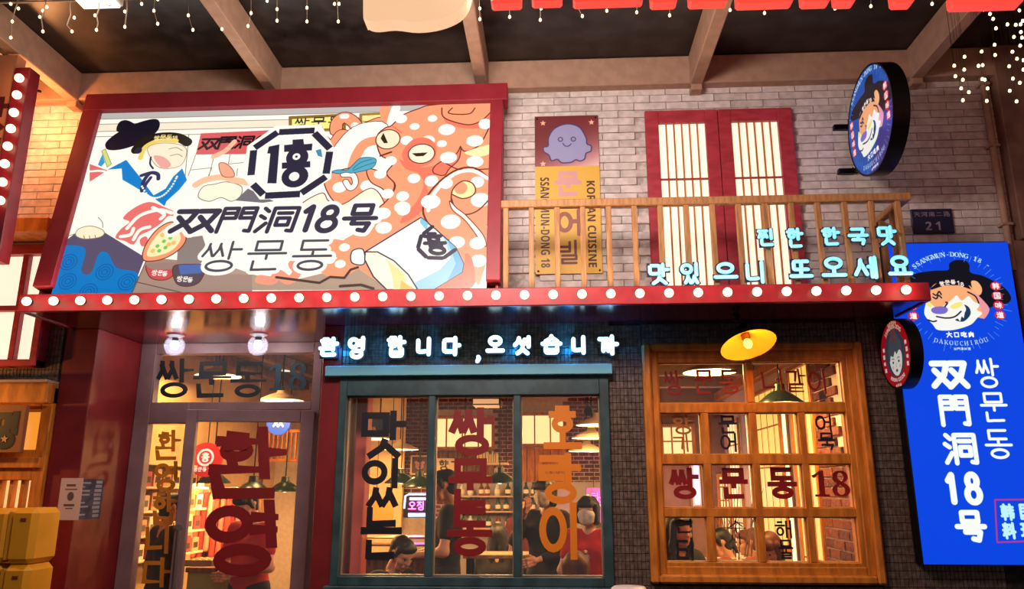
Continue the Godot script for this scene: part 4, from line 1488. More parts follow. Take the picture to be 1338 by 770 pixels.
	for r in [[lx0, lx1], [rx0, rx1]]:
		bx(st, r[0], top, 0.0, r[1], 4.08, 0.044, 0.003)
		bx(st, r[0], 2.69, 0.0, r[1], 2.76, 0.044, 0.003)
	put("frame", st, mats["shutter_red"], t)
	for r in [[lx0, lx1], [rx0, rx1]]:
		for k in range(1, 6):
			var s := mb()
			var x := lerpf(r[0], r[1], k / 6.0)
			bx(s, x - 0.0045, 2.76, 0.014, x + 0.0045, top, 0.034, 0.0015)
			put("lattice_bar", s, mats["orange_timber"], t)
		for y in [mid, 3.42, 3.07]:
			if y == mid:
				var s := mb()
				bx(s, r[0], y - 0.005, 0.016, r[1], y + 0.005, 0.036, 0.0015)
				put("lattice_bar", s, mats["shutter_red"], t)
		var s := mb()
		bx(s, r[0], 2.74, 0.004, r[1], top + 0.01, 0.012)
		put("pane", s, mats["shoji"], t)
	# number plate
	t = wthing("number_plate", "dark blue street number plate reading 21 on the brick wall", "plate", Vector3(2.37, 3.2, 0.02))
	st = mb()
	var px0: float = 2.3555
	var px1: float = 2.618
	var py1: float = 3.3363
	var py0: float = 3.1677
	bx(st, px0, py0, 0.006, px1, py1, 0.022, 0.003)
	put("plate", st, mat("plate_blue", Color(0.08, 0.07, 0.22), 0.4), t)
	var pale := mat("plate_white", Color(0.55, 0.52, 0.58), 0.5)
	st = mb()
	for i in 5:
		var w := (px1 - px0) / 6.0
		letter(st, "天河南二路"[i], Transform3D(Basis.IDENTITY, Vector3(px0 + w * (0.35 + i * 1.08), py1 - 0.055, 0.022)), w * 0.9, 0.035, 0.003, 0.003, 0.0, 0.001)
	put("characters", st, pale, t)
	var num := text_mesh("2 1", font("Droid Sans"), 0.058, 0.002)
	var nm := put("numerals", num, pale, t)
	nm.position += Vector3((px0 + px1) * 0.5, py0 + 0.048, 0.023)

func neon_row(t: Node3D, row: Array, z: float, r: float, key: String, back: float) -> void:
	for c in row:
		var st := mb()
		neon(st, c[0], Transform3D(Basis.IDENTITY, Vector3(c[1] + r, c[2] + r, z)), c[3] - 2 * r, c[4] - 2 * r, r)
		var o := put("letter", st, mats[key], t)
		# clear blue backing cut to the letter
		var b := mb()
		letter(b, c[0], Transform3D(Basis.IDENTITY, Vector3(c[1] + r, c[2] + r, z - back)), c[3] - 2 * r, c[4] - 2 * r, r * 3.0, r * 3.0, 0.0, 0.004)
		obj("backing", b, mats["neon_back"], o)

func blade_signs() -> void:
	# tall blue lightbox
	var t := wthing("lightbox_sign", "tall blue lightbox with white vertical characters and a tiger in a hat", "sign", Vector3(2.51, 1.12, 0.05))
	var st := mb()
	bx(st, 2.125, 1.12, 0.0, 2.895, 3.08, 0.096, 0.004)
	put("box", st, mats["black_metal"], t)
	st = mb()
	sheet(st, Vector3(2.13, 3.075, 0.1), Vector3(2.89, 3.075, 0.1), Vector3(2.89, 1.125, 0.1), Vector3(2.13, 1.125, 0.1))
	put("print", st, print_mat("blue_print", blue_print(), 1.0), t)
	for d in [[Vector3(1.97, 3.77, 0.45), 0.345, 0.10, "round double-sided sign of a tiger in a black hat above the railing", "disc_print"], [Vector3(2.06, 2.345, 0.21), 0.213, 0.075, "small round red sign with a pale face under the canopy end", "face_print"]]:
		var c: Vector3 = d[0]
		var r: float = d[1]
		var w: float = d[2]
		t = wthing("blade_sign", d[3], "sign", Vector3(c.x, c.y - r, c.z))
		var xf := Transform3D(Basis(Vector3(0, 0, 1), Vector3(1, 0, 0), Vector3(0, 1, 0)), c)
		st = mb()
		lathe(st, [Vector2(r - 0.012, 0.002), Vector2(r, 0.0), Vector2(r, w), Vector2(r - 0.012, w - 0.002)], 48, xf, false)
		put("rim", st, mats["black_metal"], t)
		for side in [0, 1]:
			st = mb()
			var x := c.x + (0.003 if side == 0 else w - 0.003)
			for k in 48:
				var q := []
				for a in [0.0, TAU * k / 48.0, TAU * (k + 1) / 48.0]:
					var rr := 0.0 if q.is_empty() else r - 0.008
					q.append([Vector3(x, c.y + rr * cos(a), c.z + rr * sin(a)), Vector2(0.5 + 0.5 * rr / r * sin(a) * (1 if side == 0 else -1), 0.5 - 0.5 * rr / r * cos(a))])
				for i in ([0, 1, 2] if side == 0 else [0, 2, 1]):
					st.set_normal(Vector3.LEFT if side == 0 else Vector3.RIGHT)
					st.set_uv(q[i][1])
					st.add_vertex(q[i][0])
			var pm: Material = mats[d[4]] if mats.has(d[4]) else print_mat(d[4], disc_print() if d[4] == "disc_print" else face_print(), 0.85 if d[4] == "disc_print" else 0.5)
			put("print", st, pm, t)
		st = mb()
		for y in ([-0.16, 0.16] if r > 0.3 else [0.0]):
			bar(st, Vector3(c.x + w * 0.5, c.y + y, -0.01), Vector3(c.x + w * 0.5, c.y + y, c.z - sqrt(r * r - y * y) + 0.01), 0.02, 0.02, 0.002)
			bx(st, c.x + w * 0.5 - 0.03, c.y + y - 0.04, -0.01, c.x + w * 0.5 + 0.03, c.y + y + 0.04, 0.006, 0.002)
			if r > 0.3:
				bx(st, c.x - 0.055, c.y + y - 0.018, 0.004, c.x + w * 0.5, c.y + y + 0.018, 0.04, 0.002)
		put("bracket", st, mats["black_metal"], t)
	lamp(Vector3(1.90, 3.77, 0.45), Color(0.3, 0.45, 1.0), 0.006, 0.05)

func shop_windows() -> void:
	# teal window of three panes
	var t := wthing("window_1", "teal framed shop window of three tall panes", "window", Vector3(-0.52, 0.93, 0.0), "", "structure")
	var st := mb()
	var xs := [-1.3352, -0.8056, -0.7596, -0.2604, -0.2149, 0.2856]
	var y0: float = 1.0331
	var y1: float = 2.1324
	bx(st, -1.385, 0.98, -0.1, xs[0], 2.27, 0.03, 0.004)
	bx(st, xs[5], 0.98, -0.1, 0.345, 2.27, 0.03, 0.004)
	bx(st, xs[0], y1, -0.1, xs[5], 2.27, 0.029, 0.004)
	bx(st, xs[0], 0.98, -0.1, xs[5], y0, 0.029, 0.004)
	for k in [1, 3]:
		bx(st, xs[k], y0, -0.09, xs[k + 1], y1, 0.02, 0.004)
	put("frame", st, mats["teal_paint"], t)
	st = mb()
	bx(st, -1.41, 0.93, -0.05, 0.37, 0.98, 0.07, 0.005)
	put("sill", st, mats["teal_paint"], t)
	for k in 3:
		var s := mb()
		bx(s, xs[k * 2], y0, -0.043, xs[k * 2 + 1], y1, -0.037)
		put("pane", s, mats["glass"], t)
		s = mb()
		frame4(s, xs[k * 2], y0, xs[k * 2 + 1] - xs[k * 2], y1 - y0, -0.05, -0.02, 0.008, 0.002)
		put("glazing_bead", s, mat("bead", Color(0.55, 0.50, 0.44), 0.4, 0.3), t)
	# orange window
	t = wthing("window_2", "orange timber window with a grid of small panes and letters", "window", Vector3(1.25, 1.0, 0.0), "", "structure")
	var cx := [0.6635, 0.9158, 0.9632, 1.2138, 1.2586, 1.5147, 1.5568, 1.8089]
	var ry := [2.3342, 2.0762, 2.0139, 1.7591, 1.6986, 1.4379, 1.3839, 1.1224]
	st = mb()
	frame4(st, 0.563, 1.003, 1.372, 1.452, -0.15, 0.05, 0.052, 0.012)
	put("casing", st, mats["orange_timber"], t)
	st = mb()
	frame4(st, 0.61, 1.05, 1.28, 1.36, -0.1, 0.018, 0.05, 0.006)
	bx(st, 0.65, 1.09, -0.09, cx[0], 2.37, 0.012, 0.003)
	bx(st, cx[7], 1.09, -0.09, 1.86, 2.37, 0.012, 0.003)
	bx(st, cx[0], ry[0], -0.09, cx[7], 2.37, 0.012, 0.003)
	bx(st, cx[0], 1.09, -0.09, cx[7], ry[7], 0.012, 0.003)
	for k in [1, 3, 5]:
		bx(st, cx[0], ry[k + 1], -0.07, cx[7], ry[k], 0.010, 0.004)
	for k in [1, 3, 5]:
		bx(st, cx[k], ry[7], -0.07, cx[k + 1], ry[2], 0.009, 0.004)
	bx(st, cx[3], ry[1], -0.07, cx[4], ry[0], 0.009, 0.004)
	put("sash", st, mats["orange_timber"], t)
	for r in 4:
		for c in (2 if r == 0 else 4):
			var a: float = cx[c * 4] if r == 0 else cx[c * 2]
			var b: float = cx[c * 4 + 3] if r == 0 else cx[c * 2 + 1]
			var s := mb()
			bx(s, a, ry[r * 2 + 1], -0.043, b, ry[r * 2], -0.037)
			put("pane", s, mats["glass"], t)
			s = mb()
			frame4(s, a, ry[r * 2 + 1], b - a, ry[r * 2] - ry[r * 2 + 1], -0.05, -0.02, 0.006, 0.0015)
			put("glazing_bead", s, mat("bead_warm", Color(0.75, 0.55, 0.3), 0.4), t)
	# lettering stuck on the glass
	var navy := mat("vinyl_navy", Color(0.045, 0.06, 0.10), 0.5)
	var wine := mat("vinyl_red", Color(0.50, 0.02, 0.05), 0.5)
	var amber := mat("vinyl_amber", Color(0.88, 0.50, 0.04), 0.5)
	var z := -0.036
	var sets := [
		["navy Korean letters running down the left pane of the teal window", navy, 0.15, 0.16, [["맛", -1.2351, 1.7555, 0.2685, 0.2719], ["있", -1.221, 1.4533, 0.245, 0.2734], ["는", -1.2068, 1.1419, 0.2317, 0.2928]]],
		["dark red Korean letters running down the middle pane of the teal window", wine, 0.16, 0.18, [["쌍", -0.6655, 1.7733, 0.2606, 0.2707], ["문", -0.6594, 1.4539, 0.2469, 0.2718], ["동", -0.6586, 1.1622, 0.2481, 0.2639]]],
		["amber Korean letters running down the right pane of the teal window", amber, 0.16, 0.18, [["호", -0.058, 1.7814, 0.2138, 0.2693], ["랑", -0.0947, 1.4775, 0.2395, 0.2755], ["이", -0.0881, 1.1467, 0.2357, 0.3078]]],
		["thin dark red Korean word on the upper left pane of the orange window", wine, 0.11, 0.12, [["쌍", 0.7046, 2.1391, 0.1165, 0.1424], ["문", 0.899, 2.1428, 0.116, 0.1471], ["동", 1.0536, 2.1417, 0.1349, 0.1468]]],
		["thin dark red Korean word on the upper right pane of the orange window", wine, 0.10, 0.11, [["너", 1.3284, 2.1545, 0.1246, 0.1318], ["같", 1.4671, 2.1488, 0.1242, 0.1365], ["이", 1.6099, 2.1382, 0.1238, 0.1459]]],
		["amber Korean letters on the second row first pane of the orange window", mat("vinyl_gold", Color(0.62, 0.36, 0.07), 0.5), 0.10, 0.11, [["향", 0.7404, 1.8884, 0.1293, 0.1244], ["기", 0.744, 1.7795, 0.1047, 0.0993]]],
		["black Korean letters on the second row second pane of the orange window", navy, 0.13, 0.13, [["문", 1.0364, 1.8921, 0.1047, 0.1049], ["어", 1.0388, 1.7788, 0.0946, 0.1085]]],
		["black Korean letters on the second row last pane of the orange window", navy, 0.13, 0.13, [["어", 1.6336, 1.8993, 0.094, 0.1043], ["묵", 1.6418, 1.7867, 0.0981, 0.1032]]],
		["bold dark red Korean letter on the third row first pane of the orange window", wine, 0.17, 0.2, [["쌍", 0.713, 1.5009, 0.1646, 0.1662]]],
		["bold dark red Korean letter on the third row second pane of the orange window", wine, 0.17, 0.2, [["문", 1.0229, 1.5011, 0.1542, 0.1657]]],
		["bold dark red Korean letter on the third row third pane of the orange window", wine, 0.17, 0.2, [["동", 1.317, 1.5013, 0.1578, 0.1698]]],
		["black Korean letters on the bottom row first pane of the orange window", navy, 0.13, 0.13, [["연", 0.7286, 1.2925, 0.1022, 0.0765], ["티", 0.7354, 1.1235, 0.1061, 0.1332]]],
		["thin dark Korean letters on the bottom row second pane of the orange window", mat("vinyl_brown", Color(0.18, 0.08, 0.04), 0.5), 0.08, 0.08, [["수", 1.0434, 1.2889, 0.1107, 0.0763], ["시", 1.0478, 1.2221, 0.0827, 0.0623]]],
		["black Korean letters on the bottom row third pane of the orange window", navy, 0.12, 0.12, [["해", 1.3322, 1.263, 0.0962, 0.0982], ["물", 1.3457, 1.1438, 0.0819, 0.1059]]],
	]
	for s in sets:
		var first: Array = s[4][0]
		var last: Array = s[4][s[4].size() - 1]
		var w := wthing("window_lettering", s[0], "lettering", Vector3(first[1] + first[3] * 0.5, last[2], z), "", "")
		for c in s[4]:
			st = mb()
			letter(st, c[0], Transform3D(Basis.IDENTITY, Vector3(c[1], c[2], z)), c[3], c[4], s[2] * c[4], s[3] * c[3], 0.0, 0.0015, s[2] < 0.12)
			put("letter", st, s[1], w)
	var e := wthing("window_lettering", "dark red numerals 18 on the third row last pane of the orange window", "lettering", Vector3(1.6794, 1.5014, -0.036))
	var m18 := put("numerals", text_mesh("18", font("Droid Serif"), 0.155, 0.002), wine, e)
	m18.position += Vector3(1.6908, 1.5788, -0.034)
	# bucket-like bin with a white lid standing before the wall
	var b := thing("bin", "pink round bin with a white domed lid before the tiled wall", "bin", Vector3(0.395, 0, 0.42))
	st = mb()
	lathe(st, [Vector2(0.0, 0.0), Vector2(0.085, 0.0), Vector2(0.105, 0.96)], 28)
	obj("body", st, mat("bin_pink", Color(0.62, 0.24, 0.34), 0.45), b)
	st = mb()
	lathe(st, [Vector2(0.105, 0.955), Vector2(0.118, 0.965), Vector2(0.122, 0.985), Vector2(0.112, 0.99), Vector2(0.107, 1.0), Vector2(0.094, 1.022), Vector2(0.085, 1.03), Vector2(0.0, 1.033)], 28)
	obj("lid", st, mats["white_plastic"], b)

func entrance() -> void:
	var z := -0.6
	var t := wthing("door_1", "glazed entrance with a grey mauve metal frame and a transom", "door", Vector3(-2.4, 0, z), "", "structure")
	var xl: float = -3.0596
	var xr: float = -1.7194
	var st := mb()
	var tr := [-2.9619, 2.1641, 1.2071, 0.3561]
	var xm: float = -2.6518
	var xs: float = -2.9454
	var ys: float = 2.0114
	bx(st, xl, 0, z - 0.05, xs, 2.6, z + 0.03, 0.004)
	bx(st, tr[0] + tr[2], 0, z - 0.05, xr + 0.03, 2.6, z + 0.03, 0.004)
	bx(st, xs, tr[1] + tr[3], z - 0.05, tr[0] + tr[2], 2.6, z + 0.029, 0.004)
	bx(st, xs, ys, z - 0.05, xm, tr[1], z + 0.028, 0.004)
	bx(st, xm, tr[1] - 0.06, z - 0.05, tr[0] + tr[2], tr[1], z + 0.028, 0.004)
	bx(st, xs, tr[1], z - 0.05, xs + 0.01, tr[1] + tr[3], z + 0.028, 0.003)
	bx(st, xm, 0, z - 0.05, xm + 0.045, tr[1], z + 0.02, 0.004)
	bx(st, xs, 0, z - 0.05, xm, 0.25, z + 0.028, 0.004)
	put("frame", st, mats["door_metal"], t)
	st = mb()
	bx(st, tr[0], tr[1], z - 0.003, tr[0] + tr[2], tr[1] + tr[3], z + 0.003)
	put("pane", st, mats["glass"], t)
	st = mb()
	bx(st, xs, 0.25, z - 0.003, xm, ys, z + 0.003)
	put("pane", st, mats["glass"], t)
	# leaf hung at the right, standing a little ajar towards the street
	var hinge := Vector3(-1.7149, 0, z + 0.05)
	var leaf := thing("door_leaf", "glass entrance door leaf standing slightly ajar with big red letters", "door", hinge, 0.1571)
	var wd := 0.8839
	var top: float = 2.0949
	var gl: float = 0.0957
	st = mb()
	bx(st, -wd, 0.02, -0.02, -wd + 0.075, top, 0.02, 0.004)
	bx(st, -gl, 0.02, -0.02, 0, top, 0.02, 0.004)
	bx(st, -wd + 0.075, top - 0.085, -0.019, -gl, top, 0.019, 0.004)
	bx(st, -wd + 0.075, 0.02, -0.019, -gl, 0.2, 0.019, 0.004)
	obj("frame", st, mats["door_metal"], leaf)
	st = mb()
	bx(st, -wd + 0.075, 0.2, -0.003, -gl, top - 0.085, 0.003)
	obj("pane", st, mats["glass"], leaf)
	st = mb()
	tube(st, [Vector3(-wd + 0.04, 0.75, 0.05), Vector3(-wd + 0.04, 1.28, 0.05)], 0.012, 10)
	tube(st, [Vector3(-wd + 0.04, 0.8, 0.0), Vector3(-wd + 0.04, 0.8, 0.05)], 0.009, 8)
	tube(st, [Vector3(-wd + 0.04, 1.22, 0.0), Vector3(-wd + 0.04, 1.22, 0.05)], 0.009, 8)
	obj("handle", st, mats["steel"], leaf)
	st = mb()
	tube(st, [Vector3(-wd + 0.03, 1.3, 0.02), Vector3(-wd + 0.03, 1.3, 0.04)], 0.02, 12)
	obj("lock", st, mats["steel"], leaf)
	var wine: Material = mats["vinyl_red"]
	var amber := mat("vinyl_ochre", Color(0.80, 0.50, 0.12), 0.5)
	var big := thing("window_lettering", "large dark red Korean letters filling the glass door leaf", "lettering", hinge, leaf.rotation.y)
	var lw := wd - 0.075 - gl
	for k in 2:
		st = mb()
		letter(st, "환영"[k], Transform3D(Basis.IDENTITY, Vector3(-wd + 0.075 + lw * 0.19, top - 0.085 - [0.50, 1.0][k], 0.0035)), lw * 0.66, 0.42, 0.075, 0.075, 0.0, 0.0015, true)
		obj("letter", st, wine, big)
	var w := wthing("window_lettering", "ochre Korean letters running down the narrow pane beside the door", "lettering", Vector3(-2.7245, 1.0296, -0.59))
	for c in [["환", -2.8749, 1.7601, 0.1645, 0.1904], ["영", -2.8672, 1.5464, 0.1685, 0.1814], ["합", -2.8589, 1.3158, 0.1669, 0.2041], ["니", -2.868, 1.1203, 0.1709, 0.1747], ["다", -2.8694, 0.8982, 0.1856, 0.1712]]:
		st = mb()
		letter(st, c[0], Transform3D(Basis.IDENTITY, Vector3(c[1], c[2], z + 0.0035)), c[3], c[4], 0.026, 0.028, 0.0, 0.0015, true)
		put("letter", st, amber, w)
	w = wthing("window_lettering", "dark brushed Korean name and 18 across the transom over the door", "lettering", Vector3(-2.3666, 2.1966, -0.59))
	var ink := mat("vinyl_ink", Color(0.03, 0.08, 0.10), 0.7)
	for c in [["쌍", -2.9299, 2.2109, 0.2606, 0.2609], ["문", -2.6456, 2.2091, 0.2649, 0.2487], ["동", -2.3635, 2.2074, 0.2463, 0.2481]]:
		st = mb()
		letter(st, c[0], Transform3D(Basis.IDENTITY, Vector3(c[1], c[2], z + 0.0035)), c[3], c[4], 0.028, 0.034, 0.0, 0.0015, true)
		put("letter", st, ink, w)
	var n := put("numerals", text_mesh("18", font("Droid Serif"), 0.20, 0.002), mat("vinyl_teal", Color(0.03, 0.20, 0.25), 0.7), w)
	n.position += Vector3(-1.9469, 2.3454, -0.594)
	# two notices on the pier
	var p := wthing("notice", "white paper notice with grey print on the red pier", "notice", Vector3(-3.0893, 1.3581, 0.002))
	st = mb()
	bx(st, -3.175, 1.3581, 0.0, -3.0285, 1.6184, 0.0015)
	put("sheet", st, mat("paper", Color(0.74, 0.66, 0.64), 0.7), p)
	st = mb()
	for r in [[86, 634, 99, 636.5], [84, 639, 101, 640.5], [84, 659, 99, 662], [86, 663, 97, 664.5]]:
		pass
	for q in [[-3.1349, 1.5658, 0.0608, 0.0143], [-3.1415, 1.5444, 0.081, 0.0071], [-3.1375, 1.4425, 0.0706, 0.0141], [-3.1246, 1.4261, 0.0503, 0.0071]]:
		bx(st, q[0], q[1], 0.0015, q[0] + q[2], q[1] + q[3], 0.002)
	var seal: Vector3 = Vector3(-3.0998, 1.504, 0.002)
	prism(st, oval(seal.x, seal.y, 0.022, 0.028), 0.0015, 0.002)
	put("print", st, mat("grey_ink", Color(0.32, 0.27, 0.28), 0.7), p)
	p = wthing("notice", "dark blue paper notice with white print on the inner face of the red pier", "notice", Vector3(-3.06, 1.33, -0.15))
	var ny0: float = 1.3582
	var ny1: float = 1.6136
	st = mb()
	bx(st, -3.0605, ny0, -0.29, -3.0585, ny1, -0.01)
	put("sheet", st, mat("notice_blue", Color(0.10, 0.15, 0.30), 0.6), p)
	st = mb()
	for r in 9:
		bx(st, -3.0586, ny1 - 0.03 - r * 0.025, -0.05 - 0.1 * rng.randf(), -3.0582, ny1 - 0.02 - r * 0.025, -0.04 + 0.0)
		bx(st, -3.0586, ny1 - 0.028 - r * 0.027, -0.27, -3.0582, ny1 - 0.01 - r * 0.027, -0.2 + 0.02 * rng.randf())
	put("print", st, mat("notice_print", Color(0.5, 0.52, 0.6), 0.6), p)

func neighbour() -> void:
	# red lit window on the left
	var t := wthing("window_4", "red framed window with glowing white panes at the left edge", "window", Vector3(-3.9, 2.2, 0.05), "", "structure")
	var z := 0.05
	var xr: float = -3.396
	var yb: float = 2.3342
	var yt: float = 3.1871
	var ym: float = 2.7282
	var xp: float = -3.4644
	var xq: float = -3.5858
	var st := mb()
	bx(st, xr - 0.05, yb, 0.0, xr, yt, 0.1, 0.004)
	bx(st, -4.5, yt - 0.085, 0.0, xr, yt, 0.099, 0.004)
	bx(st, -4.5, yb, 0.0, xr, yb + 0.045, 0.099, 0.004)
	put("frame", st, mats["shutter_red"], t)
	for x in [xq, xq - 0.42]:
		st = mb()
		bx(st, x - 0.02, yb, 0.02, x + 0.02, yt, 0.085, 0.003)
		put("mullion", st, mats["shutter_red"], t)
	st = mb()
	bx(st, -4.5, ym - 0.018, 0.02, xr, ym + 0.018, 0.09, 0.003)
	put("mullion", st, mats["shutter_red"], t)
	for r in [[-4.5, xq - 0.44], [xq - 0.40, xq - 0.02], [xq + 0.02, xr - 0.05]]:
		for v in [[yb + 0.045, ym - 0.018], [ym + 0.018, yt - 0.085]]:
			var s := mb()
			bx(s, r[0], v[0], 0.03, r[1], v[1], 0.04)
			put("pane", s, mats["shoji"], t)
	panel_light(Vector3(-4.05, 2.6, 0.12), Vector3(0, 0, 1), 0.6, 0.6, Color(1.0, 0.8, 0.6), 0.03)
	# timber ledge and louvre above it
	st = mb()
	bx(st, -4.6, 3.1923, 0.0, -3.3145, 3.2937, 0.3, 0.006)
	tag(obj("timber_ledge", st, mats["orange_timber"]), "orange timber ledge above the left red window", "ledge")
	t = wthing("louvre", "grey slatted vent strip between the timber ledge and the left red window", "vent", Vector3(-3.7, 2.75, 0.1))
	for k in 3:
		st = mb()
		box(st, Vector3(-3.95, 3.1795 + 0.004 + k * 0.016, 0.09), Vector3(1.2, 0.012, 0.05), 0.002, Basis(Vector3.RIGHT, 0.4))
		put("slat", st, mat("vent_grey", Color(0.40, 0.34, 0.29), 0.6), t)
	# upright sign with bulbs down its right edge
	t = wthing("upright_sign", "upright red edged sign with a column of bulbs at the far left", "sign", Vector3(-3.55, 3.0, 0.75))
	var zs := 0.75
	var xe: float = -3.2656
	var xf: float = -3.3653
	st = mb()
	bx(st, xf, 2.86, zs - 0.1, xe, 4.1286, zs, 0.004)
	put("edge_strip", st, mats["red_paint"], t)
	st = mb()
	bx(st, xf - 0.6, 2.86, zs - 0.09, xf, 4.226, zs - 0.01, 0.004)
	put("board", st, mat("sign_cream", Color(0.80, 0.52, 0.36), 0.6), t)
	st = mb()
	for k in 3:
		letter(st, "맛있집"[k], Transform3D(Basis.IDENTITY, Vector3(xf - 0.2, 3.72 - k * 0.28, zs - 0.01)), 0.2, 0.2, 0.03, 0.03, 0.0, 0.003)
	put("characters", st, mat("sign_red", Color(0.35, 0.05, 0.05), 0.6), t)
	var g := mb()
	ball(g, Vector3.ZERO, 0.027, 14)
	var gm := g.commit()
	var bulbs := [Vector3(-3.3076, 4.0388, 0.775), Vector3(-3.304, 3.9231, 0.775), Vector3(-3.3046, 3.8036, 0.775), Vector3(-3.3068, 3.6959, 0.775), Vector3(-3.3073, 3.5791, 0.775), Vector3(-3.3079, 3.4637, 0.775), Vector3(-3.3028, 3.3446, 0.775), Vector3(-3.2978, 3.227, 0.775)]
	for p in bulbs:
		var b := put("bulb", gm, mats["bulb"], t)
		b.position += p
		lamp(p, Color(1.0, 0.62, 0.34), 0.009, 0.02)
	# warm lamp hidden behind that sign, as its glow on the bricks shows
	var l := thing("wall_lamp", "small warm lamp behind the column of bulbs at the far left", "lamp", Vector3(-3.55, 4.0, 0.35))
	st = mb()
	lathe(st, [Vector2(0.0, 0.0), Vector2(0.03, 0.01), Vector2(0.035, 0.04), Vector2(0.02, 0.07), Vector2(0.0, 0.075)], 14)
	obj("bulb", st, glow("amber_bulb", Color(1.0, 0.6, 0.25), 2.0), l)
	st = mb()
	tube(st, [Vector3(0, 0.07, 0), Vector3(0, 0.2, 0), Vector3(0, 0.24, -0.1)], 0.01, 8)
	obj("arm", st, mats["black_metal"], l)
	lamp(Vector3(-3.55, 4.04, 0.35), Color(1.0, 0.66, 0.40), 0.4, 0.03)
	# yellow timber front of the neighbour
	st = mb()
	bx(st, -4.6, 2.0902, -0.1, -3.285, 2.2245, 0.1, 0.006)
	tag(obj("timber_beam", st, mats["orange_timber"]), "yellow timber beam over the neighbour's door", "beam")
	st = mb()
	bx(st, -4.6, 2.2217, -0.1, -3.285, 2.2417, 0.13, 0.003)
	tag(obj("stone_ledge", st, mats["beam_paint"]), "thin grey ledge on top of the yellow timber beam", "ledge")
	t = wthing("door_2", "yellow timber door and fanlight of the neighbouring shop", "door", Vector3(-3.7, 0, 0.0), "", "structure")
	st = mb()
	var ya: float = 2.0539
	var yb2: float = 1.7971
	var yc: float = 1.604
	var yd: float = 1.4332
	bx(st, -3.36, 0, -0.12, -3.285, 2.2, 0.03, 0.004)
	bx(st, -4.6, ya, -0.12, -3.36, 2.2, 0.03, 0.004)
	bx(st, -4.6, yc, -0.12, -3.36, yb2, 0.03, 0.004)
	bx(st, -4.6, 0, -0.12, -3.36, yd, 0.028, 0.004)
	put("frame", st, mats["orange_timber"], t)
	st = mb()
	bx(st, -4.6, 1.68, 0.0, -3.30, 1.7473, 0.06, 0.004)
	put("rail", st, mats["orange_timber"], t)
	st = mb()
	bx(st, -4.6, yb2, -0.09, -3.36, ya, -0.08)
	put("pane", st, glow("amber_pane", Color(1.0, 0.62, 0.20), 0.85), t)
	st = mb()
	bx(st, -4.6, yd, -0.09, -3.36, yc, -0.08)
	put("pane", st, glow("pale_pane", Color(1.0, 0.80, 0.50), 0.95), t)
	panel_light(Vector3(-3.7, (yc + yd) * 0.5, -0.06), Vector3(0, 0, 1), 0.6, yc - yd, Color(1.0, 0.7, 0.3), 0.03)
	panel_light(Vector3(-3.5, (ya + yb2) * 0.5, -0.06), Vector3(0, 0, 1), 0.25, ya - yb2, Color(1.0, 0.6, 0.2), 0.03)
	for k in 6:
		st = mb()
		var x := -3.3371 - 0.02 - k * 0.075
		bx(st, x - 0.012, yd, -0.05, x + 0.012, yc, 0.0, 0.002)
		put("slat", st, mats["orange_timber"], t)
	l = thing("wall_lamp", "small warm lamp under the left red window over the neighbour's door", "lamp", Vector3(-4.25, 2.02, 0.55))
	st = mb()
	lathe(st, [Vector2(0.0, 0.0), Vector2(0.03, 0.01), Vector2(0.035, 0.04), Vector2(0.02, 0.07), Vector2(0.0, 0.075)], 14)
	obj("bulb", st, mats["amber_bulb"], l)
	st = mb()
	tube(st, [Vector3(0, 0.07, 0), Vector3(0, 0.13, -0.1), Vector3(0, 0.10, -0.44)], 0.01, 8)
	obj("arm", st, mats["black_metal"], l)
	lamp(Vector3(-4.25, 2.055, 0.55), Color(1.0, 0.70, 0.34), 0.8, 0.03)
	# hanging board with a cut letter and a star
	t = wthing("hanging_board", "brown hanging board with a dark Korean letter and a star", "sign", Vector3(-3.6, 1.75, 0.12))
	st = mb()
	bx(st, -4.4, 1.772, 0.11, -3.3789, 2.0755, 0.15, 0.004)
	put("board", st, mat("board_brown", Color(0.55, 0.33, 0.15), 0.6), t)
	st = mb()
	var q := [-3.5579, 1.8148, 0.1314, 0.2022]
	letter(st, "명", Transform3D(Basis.IDENTITY, Vector3(q[0], q[1], 0.15)), q[2], q[3], 0.045, 0.045, 0.0, 0.003)
	put("character", st, mat("vinyl_navy", Color(0.05, 0.06, 0.1), 0.5), t)
	st = mb()
	var star := PackedVector2Array()
	var sc: Vector3 = Vector3(-3.487, 1.8578, 0.153)
	for k in 10:
		star.append(Vector2(sc.x, sc.y) + Vector2.from_angle(PI / 2 + TAU * k / 10.0) * (0.026 if k % 2 == 0 else 0.011))
	prism(st, star, 0.153, 0.158)
	put("star", st, mat("star_peach", Color(0.75, 0.55, 0.38), 0.6), t)
	# yellow cases stacked before the door
	for k in 2:
		var y0: float = [0.884, 1.1351][k]
		var y1: float = [1.1309, 1.4444][k]
		t = wthing("case", ["yellow ribbed case at the bottom of the stack by the red pier", "yellow ribbed case on top of the stack by the red pier"][k], "case", Vector3(-3.4, y0, 0.45), "yellow cases beside the red pier")
		var xa: float = -2.9768
		st = mb()
		bx(st, xa - 0.16, y0, 0.25, xa, y1, 0.5, 0.03)
		bx(st, xa - 0.50, y0 + 0.005, 0.26, xa - 0.17, y1 - 0.005, 0.49, 0.03)
		bx(st, xa - 0.18, y0 + 0.02, 0.28, xa - 0.15, y1 - 0.02, 0.48, 0.004)
		put("shell", st, mat("case_yellow", Color(0.86, 0.60, 0.05), 0.45), t)
		st = mb()
		bx(st, xa - 0.09, y1 - 0.075, 0.5, xa - 0.055, y1 - 0.055, 0.506, 0.002)
		put("latch", st, mat("case_latch", Color(0.45, 0.2, 0.06), 0.5), t)
	st = mb()
	bx(st, -4.6, 0, 0.2, -3.3, 0.884, 0.52, 0.01)
	tag(obj("bench", st, mats["orange_timber"]), "low yellow timber bench carrying the yellow cases", "bench")

